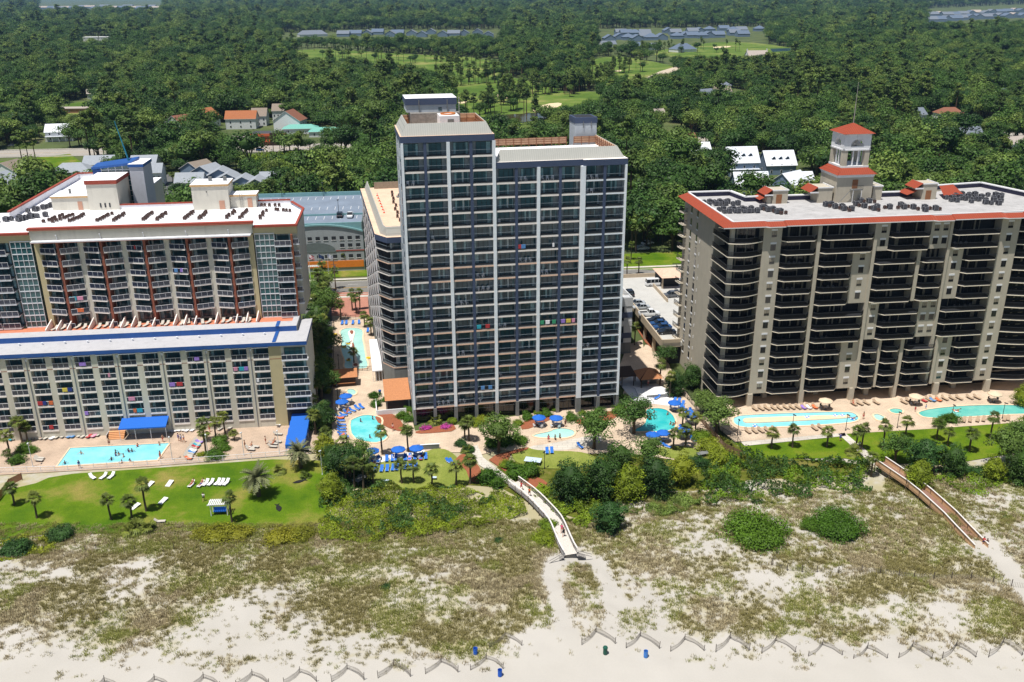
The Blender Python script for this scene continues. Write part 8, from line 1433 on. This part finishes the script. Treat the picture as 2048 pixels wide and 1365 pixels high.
for k, p, d, c, l in [('van', (610, 350), 8, 'white', 'white passenger van on the parking deck'), ('suv', (262, 480), 100, 'black', 'black car at the tower end of the parking deck'), ('suv', (840, 505), 190, 'grey', 'dark grey car against the condominium on the parking deck'), ('sedan', (365, 612), 188, 'silver', 'silver car at the far end of the parking deck row'), ('sedan', (425, 668), 188, 'silver', 'second silver car in the parking deck row'), ('pickup', (535, 760), 8, 'white', 'white pickup in the parking deck row'), ('sedan', (622, 845), 188, 'black', 'black car beside the white pickup'), ('sedan', (665, 890), 188, 'blue', 'upper blue car in the parking deck row'), ('sedan', (715, 940), 188, 'blue', 'lower blue car in the parking deck row'), ('sedan', (770, 1005), 188, 'black', 'black car nearest the sea on the parking deck')]: car(k, *q6([p])[0], d, c, l, 5.84, 'cars on the parking deck')
car('suv', 680, 434, 96, 'black', 'black car on the garage roof deck', 15.02); car('pickup', 700.5, 434, 276, 'white', 'white pickup on the garage roof deck', 15.02)
for i, (k, c) in enumerate([('suv', 'white'), ('sedan', 'black'), ('suv', 'white'), ('sedan', 'silver'), ('pickup', 'white'), ('sedan', 'white'), ('suv', 'grey'), ('sedan', 'silver')]): car(k, 622, 618 + i * 20, 12, c, f'{c} car, {nth(i)} from the street in the shaded strip beside the left hotel', .06, 'cars beside the left hotel')
for k, px, py, d, c, l in [('suv', 520, 302, 6, 'blue', 'blue car driving on the far highway'), ('sedan', 503, 283, 60, 'pink', 'reddish car parked before the brick restaurant, left one'), ('sedan', 523, 280, 60, 'white', 'white car parked before the brick restaurant'), ('sedan', 481, 293, 6, 'black', 'black car in tree shade on the far highway'), ('sedan', 25, 293, 6, 'grey', 'grey car on the highway at the far left'), ('suv', 70, 287, 6, 'black', 'dark car by the white restaurant at the far left'), ('sedan', 1295, 489, 20, 'white', 'white car among the palms beyond the street at the right'), ('suv', 1285, 500, 20, 'silver', 'silver car among the palms beyond the street at the right')]: car(k, px, py, d, c, l, .06)
# -- houses
SHG = mat('shingle_grey', rgb(150, 156, 164), rough=.9, var=.08, scale=1, stain=.2); SHT = mat('shingle_tan', rgb(136, 124, 112), rough=.9, var=.1, scale=1); SHB = mat('shingle_brick', rgb(132, 88, 70), rough=.9, var=.1); SHO = mat('shingle_orange', rgb(160, 100, 66), rough=.9, var=.1); MWH = striped('metal_white', rgb(226, 230, 238), rgb(190, 196, 206), 'X', .6, .12, .4, .03, .5); BLW = mat('siding_blue', rgb(112, 130, 152), rough=.8, var=.05); WHW = mat('siding_white', rgb(216, 218, 220), rough=.8, var=.05); BRW = mat('brick_brown', rgb(150, 112, 88), rough=.9, var=.12, scale=4); FAR_R = [mat('far_roof_grey', rgb(112, 120, 132), rough=.9), mat('far_roof_blue', rgb(96, 110, 130), rough=.9), mat('far_roof_tan', rgb(168, 158, 150), rough=.9)]
WINP = glassy('house_glass', rgb(40, 50, 60))
HOUSES = []
def house(px, py, w, d, h, deg, roofm, wallm, label, rise=None, hip=False, dorm=0, porch=False, chim=0, nwin=3, group=None, cat='house', small=False, flat=False):
 x, y = at(px, py); t = thing('house', label, cat, (x, y, 0), R(deg), group); HOUSES.append((x, y, max(w, d) * .6 + 4, h)); W_, D_ = w / 2, d / 2; rise = rise or d * .32; e = .5
 b = MB(); b.box(-W_, -D_, -.2, W_, D_, h, wallm)
 if not hip and not flat:
  for s in (-W_, W_): b.poly([(s, -D_, h), (s, D_, h), (s, 0, h + rise)], wallm)
 b.obj('wall', t); b = MB()
 if flat: b.box(-W_ - e, -D_ - e, h, W_ + e, D_ + e, h + .4, roofm)
 else:
  k = rise * e / D_; rx = W_ - D_ * .8 if hip else W_ + e; rx = max(.2, rx); f = (-W_ - e, -D_ - e, h - k), (W_ + e, -D_ - e, h - k), (W_ + e, D_ + e, h - k), (-W_ - e, D_ + e, h - k); a, c = (-rx, 0, h + rise), (rx, 0, h + rise); u = .18
  b.poly([f[0], f[1], c, a], roofm); b.poly([f[2], f[3], a, c], roofm); dn = lambda p: (p[0], p[1], p[2] - u); b.poly([dn(f[0]), dn(a), dn(c), dn(f[1])], roofm); b.poly([dn(f[2]), dn(c), dn(a), dn(f[3])], roofm)
  if hip: b.poly([f[1], f[2], c], roofm); b.poly([f[3], f[0], a], roofm)
  b.poly([dn(f[0]), dn(f[1]), f[1], f[0]], WTRIM)
  if not hip:
   for p, q in ((f[0], a), (a, f[3]), (f[1], c), (c, f[2])): b.poly([p, q, dn(q), dn(p)], WTRIM)
 rf = b.obj('roof', t)
 if small: return t
 for i in range(dorm):
  u = (i + .5) / dorm * 2 - 1; q = MB(); dx = u * W_ * .7; zz = h + rise * .35; yy = -D_ * .65; q.box(dx - .8, yy, zz - .8, dx + .8, yy + 2.2, zz + .9, wallm); q.poly([(dx - 1.1, yy - .3, zz + .7), (dx, yy - .3, zz + 1.7), (dx, yy + 3, zz + 1.7), (dx - 1.1, yy + 3, zz + .7)], roofm); q.poly([(dx, yy - .3, zz + 1.7), (dx + 1.1, yy - .3, zz + .7), (dx + 1.1, yy + 3, zz + .7), (dx, yy + 3, zz + 1.7)], roofm); q.poly([(dx - .8, yy - .01, zz + .9), (dx + .8, yy - .01, zz + .9), (dx, yy - .01, zz + 1.6)], wallm); q.box(dx - .4, yy - .06, zz - .3, dx + .4, yy - .005, zz + .7, WINP); q.obj('dormer', rf)
 for i in range(chim): s = -1 if i == 0 else 1; MB().box(s * (W_ - .2) - .5, -.6, 0, s * (W_ - .2) + .5, .6, h + rise + 2, wallm).obj('chimney', rf)
 if porch: MB().box(-W_, -D_ - 2.4, h * .5, W_, -D_, h * .5 + .2, roofm).obj('porch_roof', t); [MB().box(-W_ + .2 + i * (w - .4) / 4 - .1, -D_ - 2.2, 0, -W_ + .2 + i * (w - .4) / 4 + .1, -D_ - 2, h * .5, WTRIM).obj('porch_post', t) for i in range(5)]
 for st in range(1 if h < 4.5 else 2):
  for i in range(nwin):
   wx = -W_ + w * (i + .5) / nwin; z = 1.0 + st * 2.8; f = MB().box(wx - .55, -D_ - .08, z - .1, wx + .55, -D_ - .002, z + 1.4, WTRIM).obj('window', t); MB().box(wx - .45, -D_ - .1, z, wx + .45, -D_ - .083, z + 1.3, WINP).obj('pane', f)
 for s in (-1, 1): f = MB().box(s * W_, -.5, 1.2, s * (W_ + .06), .5, 2.6, WTRIM).obj('window', t); MB().box(s * (W_ + .062), -.4, 1.3, s * (W_ + .08), .4, 2.5, WINP).obj('pane', f)
 return t
gk = 'grey townhouses behind the left hotel'
for i, (px, py, w, d, h, a, rm, wm, l) in enumerate([(400, 362, 11, 13, 6.5, 62, SHT, BLW, 'tan-roofed townhouse at the back of the right grey cluster'), (420, 370, 11, 13, 6.5, 70, SHG, BLW, 'grey townhouse third from the back in the right cluster'), (446, 377, 10, 13, 6.5, 96, SHG, BLW, 'grey townhouse in the middle of the right cluster, upper'), (462, 385, 10, 13, 6.2, 96, SHG, BLW, 'grey townhouse in the middle of the right cluster, lower'), (492, 392, 10, 13, 6.2, 96, SHG, BLW, 'grey townhouse with a blue gable near the pond'), (518, 396, 11, 12, 6.2, 96, SHG, BLW, 'grey townhouse at the pond\'s edge'), (545, 384, 9, 9, 6, 6, SHG, BLW, 'grey townhouse behind the pond gable'), (385, 386, 12, 10, 6, 6, SHG, WHW, 'grey townhouse hidden by the hotel\'s cream roof house'),
                          (150, 362, 18, 12, 5.5, 10, SHG, WHW, 'wide grey-roofed townhouse beyond the hotel\'s rear wing'), (205, 348, 14, 12, 6, 8, SHG, WHW, 'grey townhouse behind the blue stair roof'), (295, 352, 12, 14, 7, 8, SHG, WHW, 'tall grey townhouse right of the stair tower'), (315, 370, 7, 10, 7, 8, SHG, WHW, 'narrow white townhouse by the driveway'), (120, 385, 14, 12, 5, 55, SHT, BLW, 'brown-roofed townhouse touching the red roof coping'), (60, 372, 9, 10, 5.5, 80, SHG, WHW, 'townhouse beside the small white kiosk'), (85, 395, 13, 12, 5.5, 60, SHG, BLW, 'grey townhouse with a roof cupola'), (25, 360, 12, 12, 6, 80, SHT, WHW, 'brown-roofed townhouse at the left edge'), (8, 385, 10, 12, 6, 85, SHG, BLW, 'grey townhouse cut by the left edge'), (35, 405, 14, 12, 5.5, 60, SHG, BLW, 'grey townhouse nearest the hotel at the left edge'), (5, 425, 12, 12, 5.5, 60, SHG, WHW, 'lowest grey townhouse at the left edge')]): house(px, py, w, d, h, a, rm, wm, l, group=gk, rise=3.4, hip=i in (8, 12, 14))
x, y = at(45, 362); t = thing('kiosk', 'small white pyramid-roofed kiosk among the left townhouses', 'kiosk', (x, y, 0)); MB().box(-2, -2, 0, 2, 2, 3.6, WHW).obj('wall', t); b = MB()
for s in range(4): q = MB(); q.poly([(-2.6, -2.6, 3.6), (2.6, -2.6, 3.6), (0, 0, 5.2)], MWH); b.add(q, 0, 0, 0, s * math.pi / 2)
b.obj('roof', t)
house(367, 265, 15, 14, 7, 60, SHB, WHW, 'white villa with a dark red-brown roof, leftmost of the villa row', rise=4.5); house(410, 252, 14, 16, 7, 60, SHO, WHW, 'white villa with an orange roof right of the brown one', rise=5); house(486, 256, 20, 12, 7, 4, SHO, WHW, 'long villa with a wide orange roof', rise=4.5); house(522, 250, 10, 12, 7, 4, SHT, WHW, 'villa with a taupe roof behind a big tree', rise=4.5); house(582, 260, 14, 18, 7, 82, SHB, WHW, 'white villa with a steep red-brown gable', rise=6); house(560, 242, 8, 12, 8, 5, SHT, WHW, 'pale villa behind the steep gable', rise=4)
t = house(540, 288, 19, 12, 6.5, 5, mat('roof_dark', rgb(70, 72, 78), rough=.9), BRW, 'brick restaurant with two orange bands beside the highway', nwin=4, cat='restaurant', flat=True)
MB().box(-10.2, -7.4, 5.6, 10.2, -6.2, 6.9, mat('band_orange', rgb(190, 96, 58), rough=.7)).obj('band', t); MB().box(-4, -8, 2.4, 9.6, -6.2, 3.4, MATS['band_orange']).obj('band', t)
house(602, 266, 22, 10, 3.5, 5, mat('roof_teal', rgb(110, 172, 160), rough=.6), WHW, 'low teal-roofed building right of the villas', rise=2, hip=True); house(652, 272, 20, 10, 3.5, 5, MATS['roof_teal'], WHW, 'second teal-roofed building at the wood edge', rise=2, hip=True)
x, y = at(554, 305); t = thing('billboard', 'dark timber backed sign on posts beside the highway', 'sign', (x, y, 0), R(6)); MB().box(-3.2, -.2, 4, 3.2, .2, 11, DKW).obj('panel', t); MB().box(-2, -.2, 0, -1.7, .2, 4, DKW).obj('post', t); MB().box(1.7, -.2, 0, 2, .2, 4, DKW).obj('post', t)
house(125, 280, 16, 12, 6, 12, MWH, WHW, 'white metal-roofed restaurant with a tower gable at the far left', rise=4, dorm=1, porch=True, cat='restaurant'); house(145, 225, 26, 12, 3.2, 4, FAR_R[2], BRW, 'flat tan-roofed house in the left woods', flat=True)
gw = 'white metal roofed cottages behind the condominium'
house(1478, 348, 15, 13, 7, 6, MWH, BLW, 'largest white-roofed cottage with three dormers and a porch', rise=6.5, dorm=3, porch=True, group=gw); house(1552, 345, 15, 13, 5, 6, MWH, BLW, 'white-roofed cottage with dormers, right of the largest', rise=6, dorm=3, group=gw); house(1497, 388, 15, 11, 5, 4, MWH, BLW, 'white-roofed cottage in front of the largest', rise=5, dorm=1, group=gw); house(1578, 388, 13, 13, 5, 40, MWH, BLW, 'white-roofed cottage with crossing gables', rise=5, group=gw); house(1600, 378, 9, 8, 5, 6, MWH, WHW, 'small white-roofed cottage by the bell tower', rise=3, group=gw); house(1388, 318, 15, 12, 5, 4, MWH, WHW, 'white-roofed cottage at the left of the group', rise=4, dorm=1, group=gw)
house(1932, 292, 12, 10, 8, 4, FAR_R[0], WHW, 'grey-roofed house with stacked porches in the right woods', porch=True, dorm=1)
for i, (px, py, w, d, rm, l) in enumerate([(1895, 238, 17, 11, SHB, 'brown-roofed house in the right woods'), (1820, 240, 17, 12, FAR_R[0], 'grey-roofed house left of the brown one in the right woods'), (2030, 236, 17, 12, SHT, 'taupe-roofed house at the right edge'), (1995, 198, 14, 12, FAR_R[0], 'small grey roof deep in the right woods'), (1410, 200, 24, 14, FAR_R[0], 'wide grey-roofed house beside the golf course'), (1440, 192, 16, 12, SHT, 'tan-roofed house right of the wide grey one'), (1445, 180, 12, 10, FAR_R[0], 'small grey roof behind the tan one'), (1310, 240, 12, 10, FAR_R[2], 'pale roof in the woods above the white cottages'), (1632, 238, 14, 10, FAR_R[0], 'grey roof left of the bell tower in the woods'), (1372, 290, 9, 8, SHB, 'tiny red-brown roof left of the cottages'), (205, 208, 16, 10, FAR_R[0], 'grey roof in the left woods by the bright glade'), (193, 196, 14, 10, FAR_R[2], 'pale roof behind the bright glade'), (222, 152, 18, 12, FAR_R[0], 'grey roof in the middle of the left woods'), (218, 140, 16, 12, FAR_R[2], 'pale roof in the middle of the left woods'), (235, 118, 14, 12, FAR_R[2], 'tan roof near the far end of the left woods'), (2025, 300, 14, 10, FAR_R[2], 'tan roof peeping through the right woods'), (1365, 104, 34, 24, FAR_R[1], 'blue-grey clubhouse on the golf course'), (1300, 100, 30, 18, FAR_R[0], 'grey roof left of the clubhouse, right one'), (1270, 98, 28, 18, FAR_R[1], 'grey roof left of the clubhouse, middle one'), (1215, 94, 26, 16, FAR_R[0], 'grey roof left of the clubhouse, left one'), (625, 73, 60, 24, FAR_R[0], 'long grey roof among the far trees behind the tower'), (30, 62, 90, 30, FAR_R[2], 'long brown-grey roof at the far left'), (2, 68, 40, 24, FAR_R[0], 'grey roof cut by the left edge far away'), (90, 58, 40, 24, SHT, 'brown roof right of the long far one'), (1600, 50, 70, 30, FAR_R[0], 'grey roof in the far woods at the right'), (1738, 14, 300, 60, FAR_R[1], 'broad blue roof at the horizon'), (1590, 12, 160, 60, FAR_R[2], 'pale strip roof at the horizon')]): house(px, py, w, d, 4.5, 5 + i * 7 % 30, rm, WHW, l, hip=i % 2 == 0, small=i > 15)
house(195, 82, 48, 20, 7, 4, ROOFW, WHW, 'flat white-roofed building in the far left woods', flat=True, nwin=6, cat='building'); house(1512, 126, 26, 16, 9, 6, FAR_R[2], WHW, 'white mansion with two tall chimneys by the golf course', chim=2, rise=6, nwin=5)
rn = random.Random(2); k = 0
for i in range(40):
 px = 1205 + (i % 20) * 16.3 + rn.uniform(-4, 4); py = 82 - (i % 20) * .55 - (9 if i >= 20 else 0) + rn.uniform(-1, 1)
 if px > 1530 or rn.random() < .25: continue
 py += rn.uniform(-2.5, 2.5)
 house(px, py, 24, 22, 6, rn.choice([0, 90]) + 6, FAR_R[rn.randrange(2)], BLW, f'{nth(i % 20)} grey villa from the left, {"front" if i < 20 else "back"} row of the golf estate', small=True, group='far golf estate villas', rise=6, hip=i % 3 == 0)
for i in range(26): house(1862 + (i % 13) * 15 + rn.uniform(-3, 3), 44 - (i % 13) * .7 - (10 if i >= 13 else 0) + rn.uniform(-1.5, 1.5), 36, 30, 8, rn.choice([0, 90]), FAR_R[rn.randrange(3)], BLW, f'{nth(i % 13)} house from the left, {"front" if i < 13 else "back"} row of the pale far-right estate', small=True, group='pale estate at the far right', rise=8)
for i in range(16): house(90 + i * 15 + rn.uniform(-3, 3), 17 + rn.uniform(-2, 3), 70, 50, 10, 0, FAR_R[2 - i % 3], BLW, f'pale roof, {nth(i)} from the left in the far estate at the upper left', small=True, group='far estate at the upper left', rise=9)
for i in range(14): house(690 + i * 22 + rn.uniform(-4, 4), 72 + rn.uniform(-4, 3), 26, 22, 6, rn.choice([0, 90]), FAR_R[i % 2], BLW, f'grey roof, {nth(i)} from the left in the broken row behind the tower top', small=True, group='broken roof row behind the tower', rise=6)
for px, py, h, l in ((397, 42, 34, 'slim pale mast in the far left woods'), (857, 10, 120, 'faint mast at the horizon above the tower')):
 x, y = at(px, py); t = thing('radio_mast', l, 'mast', (x, y, 0)); MB().cyl((0, 0, 0), (0, 0, h), h * .012, h * .008, WTRIM, 6).obj('pole', t)
# ================================================================ woods
fc = bpy.data.collections.new('wood_trees'); 
for i, p in enumerate(OAKS): template(fc, 'tree_a%d' % i, p.joined().mesh('tree_a%d' % i))
for i, p in enumerate(PINES): template(fc, 'tree_b%d' % i, p.joined().mesh('tree_b%d' % i))
NO, NP = len(OAKS), len(PINES)
BLD = [(TF, -1, 44, 0, 24), (TF, -8, 14, 20, 77), (TF, 38, 58, 28, 80), (LF, -80, 6, 0, 77), (RF, -14, 72, 0, 80), (GF, -27, 21, -14, 49)]
def local(fr, x, y): dx, dy = x - fr.o[0], y - fr.o[1]; c, n = math.cos(fr.a), math.sin(fr.a); return dx * c + dy * n, -dx * n + dy * c
def road_d(x, y):
 r = []
 for a, c in (((-420, 223.5), (420, 326)), ((-700, 489), (700, 622))): t = (x - a[0]) / (c[0] - a[0]); r.append(abs(y - a[1] - t * (c[1] - a[1])))
 return r
GLADES = [[(-80, 318), (150, 306), (200, 330), (130, 372), (-80, 372)], [(300, 350), (355, 345), (362, 378), (440, 395), (300, 412)], [(452, 272), (590, 268), (600, 300), (445, 300)], [(552, 374), (672, 368), (690, 386), (560, 396)], [(1225, 512), (1350, 512), (1350, 545), (1225, 545)], [(470, 320), (640, 302), (720, 332), (600, 372), (505, 356)], [(80, 262), (175, 262), (175, 290), (80, 290)], [(0, 292), (110, 288), (110, 318), (0, 322)], [(1350, 295), (1425, 295), (1425, 345), (1355, 345)], [(1425, 325), (1615, 325), (1620, 432), (1450, 428)], [(1915, 280), (1955, 280), (1955, 296), (1915, 296)]]
def blocked(x, y, h, r):
 d1, d2 = road_d(x, y)
 if d1 < 13 or d2 < 15: return True
 if y < 330:
  for fr, x0, x1, y0, y1 in BLD:
   u, v = local(fr, x, y)
   if x0 - r < u < x1 + r and y0 - r < v < y1 + r: return True
 for hx, hy, hr, hh in HOUSES:
  dx, dy = x - hx, y - hy
  if dx * dx + dy * dy < (hr + r * .3) ** 2: return True
  if abs(dx) < hr * .9 and -(h * .75) * y / CAM_H < dy < 0 and h > 4 and y < 1400: return True
 px, py = pix(x, y, 0); qx, qy = pix(x, y, h * .8)
 for p in CLEAR:
  if inside(px, py, p) or inside(px, (py + qy) / 2, p) or inside(qx, qy, p): return True
 for p in GLADES:
  if inside(px, py, p): return True
 return False
def woods():
 rn = random.Random(17); near = []; pts = []; y = 236.0
 while y < 9000:
  st = 7.8 if y < 860 else 7.8 * (y / 860); hw = y * .6 + 30; x = -hw + rn.uniform(0, st)
  while x < hw:
   xx, yy = x + rn.uniform(-.38, .38) * st, y + rn.uniform(-.38, .38) * st; x += st; px, py = pix(xx, yy, 4)
   if px < -60 or px > 2110: continue
   big = max(1.0, (yy / 1100) ** .75); sc = (rn.uniform(.8, 1.3) if rn.random() < .6 else rn.uniform(1.2, 1.95)) * big; n = noise.noise(Vector((xx * .006, yy * .006, 1))); pine = rn.random() < (.07 + .3 * (n > .3) if yy < 1000 else .06)
   h = (15 if pine else 9.5) * sc
   if blocked(xx, yy, h, 4.5 * sc): continue
   if yy < 560 and -60 < xx < -20 and yy < 330 and rn.random() < .3: continue
   k = NO + rn.randrange(NP) if pine else rn.randrange(NO); e = (xx, yy, -.1, rn.uniform(0, 6.28), sc, k)
   near.append(e) if yy < 620 else pts.append(e)
  y += st * .92
 # visible from the camera: drop the ones wholly behind the three big buildings
 def hid(e):
  px, py = pix(e[0], e[1], 10 * e[4]); return (795 < px < 985 and py > 300) or (985 <= px < 1245 and py > 330) or (1375 < px and py > 430) or (px < 590 and py > 430) or (px < 600 and py > 470) or py > 560
 near = [e for e in near if not hid(e)]; near.sort(key=lambda e: e[1]); ind, rest = near[:280], near[280:]
 # trees standing on the golf course, in front of the fairways: pines with bare trunks
 for (x0, y0, x1, y1, n) in ((870, 175, 1010, 160, 40), (1000, 196, 1190, 176, 70), (1130, 190, 1230, 168, 34), (1190, 150, 1290, 140, 26), (640, 116, 900, 128, 34), (860, 140, 1010, 134, 26), (960, 215, 1040, 200, 16), (560, 108, 640, 104, 5), (1290, 104, 1480, 100, 22), (1010, 218, 1080, 235, 12), (930, 235, 1000, 228, 12), (1180, 175, 1250, 168, 10)):
  for i in range(n): t = rn.random(); xx, yy = at(x0 + (x1 - x0) * t + rn.uniform(-8, 8), y0 + (y1 - y0) * t + rn.uniform(-5, 5)); pts.append((xx, yy, -.1, rn.uniform(0, 6.28), rn.uniform(.8, 1.25), NO + rn.randrange(NP) if rn.random() < .72 else rn.randrange(NO)))
 scatter('woods', pts + rest, fc)
 marks = [((-95, 330), 'the grey townhouses'), ((-150, 470), 'the brick restaurant'), ((30, 300), 'the tower'), ((120, 330), 'the parking deck street'), ((180, 470), 'the white-roofed cottages'), ((300, 420), 'the bell tower'), ((-230, 480), 'the white restaurant'), ((-20, 420), 'the pond')]
 cnt = {}
 for e in ind:
  x, y, z, r, s, k = e; m_ = min(marks, key=lambda q: math.dist(q[0], (x, y))); d = math.dist(m_[0], (x, y)); side = ('left' if x < m_[0][0] else 'right') + (' rear' if y > m_[0][1] else ' front'); size = 'tall' if s > 1.12 else 'small' if s < .86 else 'mid-sized'
  p = (OAKS + PINES)[k]; kind = 'pine' if k >= NO else ('dark broad-crowned tree' if k >= NO - 2 else 'green broad-crowned tree'); key = (size, kind, m_[1], side); cnt[key] = cnt.get(key, 0) + 1
  p(x, y, f'{size} {kind}, {nth(cnt[key] - 1)} inland on the {side} side of {m_[1]}', 'trees at the near edge of the woods', r, s, z)
 # three bare-stemmed pines by the left lawn and beside the highway
 for px, py, l in ((48, 342, 'tall bare-stemmed pine, left of the group on the far left lawn'), (62, 345, 'tall bare-stemmed pine, middle of the group on the far left lawn'), (75, 340, 'tall bare-stemmed pine, right of the group on the far left lawn'), (256, 315, 'thick pine beside the highway left of the mast'), (283, 312, 'pine beside the highway right of the mast'), (355, 320, 'slim pine standing at the highway behind the townhouses')): x, y = at(px, py); PINES[2](x, y, l, 'roadside pines', None, 1.15)
woods()
# -- haze over the far woods
hz = MB().box(-9000, -900, -2, 9000, 14000, 400, mat('haze_box', (1, 1, 1, 1))); MATS['haze_box'].node_tree.nodes.clear()
_nt = MATS['haze_box'].node_tree; _o = _nt.nodes.new('ShaderNodeOutputMaterial'); _v = _nt.nodes.new('ShaderNodeVolumePrincipled'); _v.inputs['Color'].default_value = (.38, .64, 1, 1); _v.inputs['Density'].default_value = 0.000045; _v.inputs['Anisotropy'].default_value = .2
_nt.links.new(_v.outputs[0], _o.inputs['Volume']); hz.obj('haze')['kind'] = 'stuff'
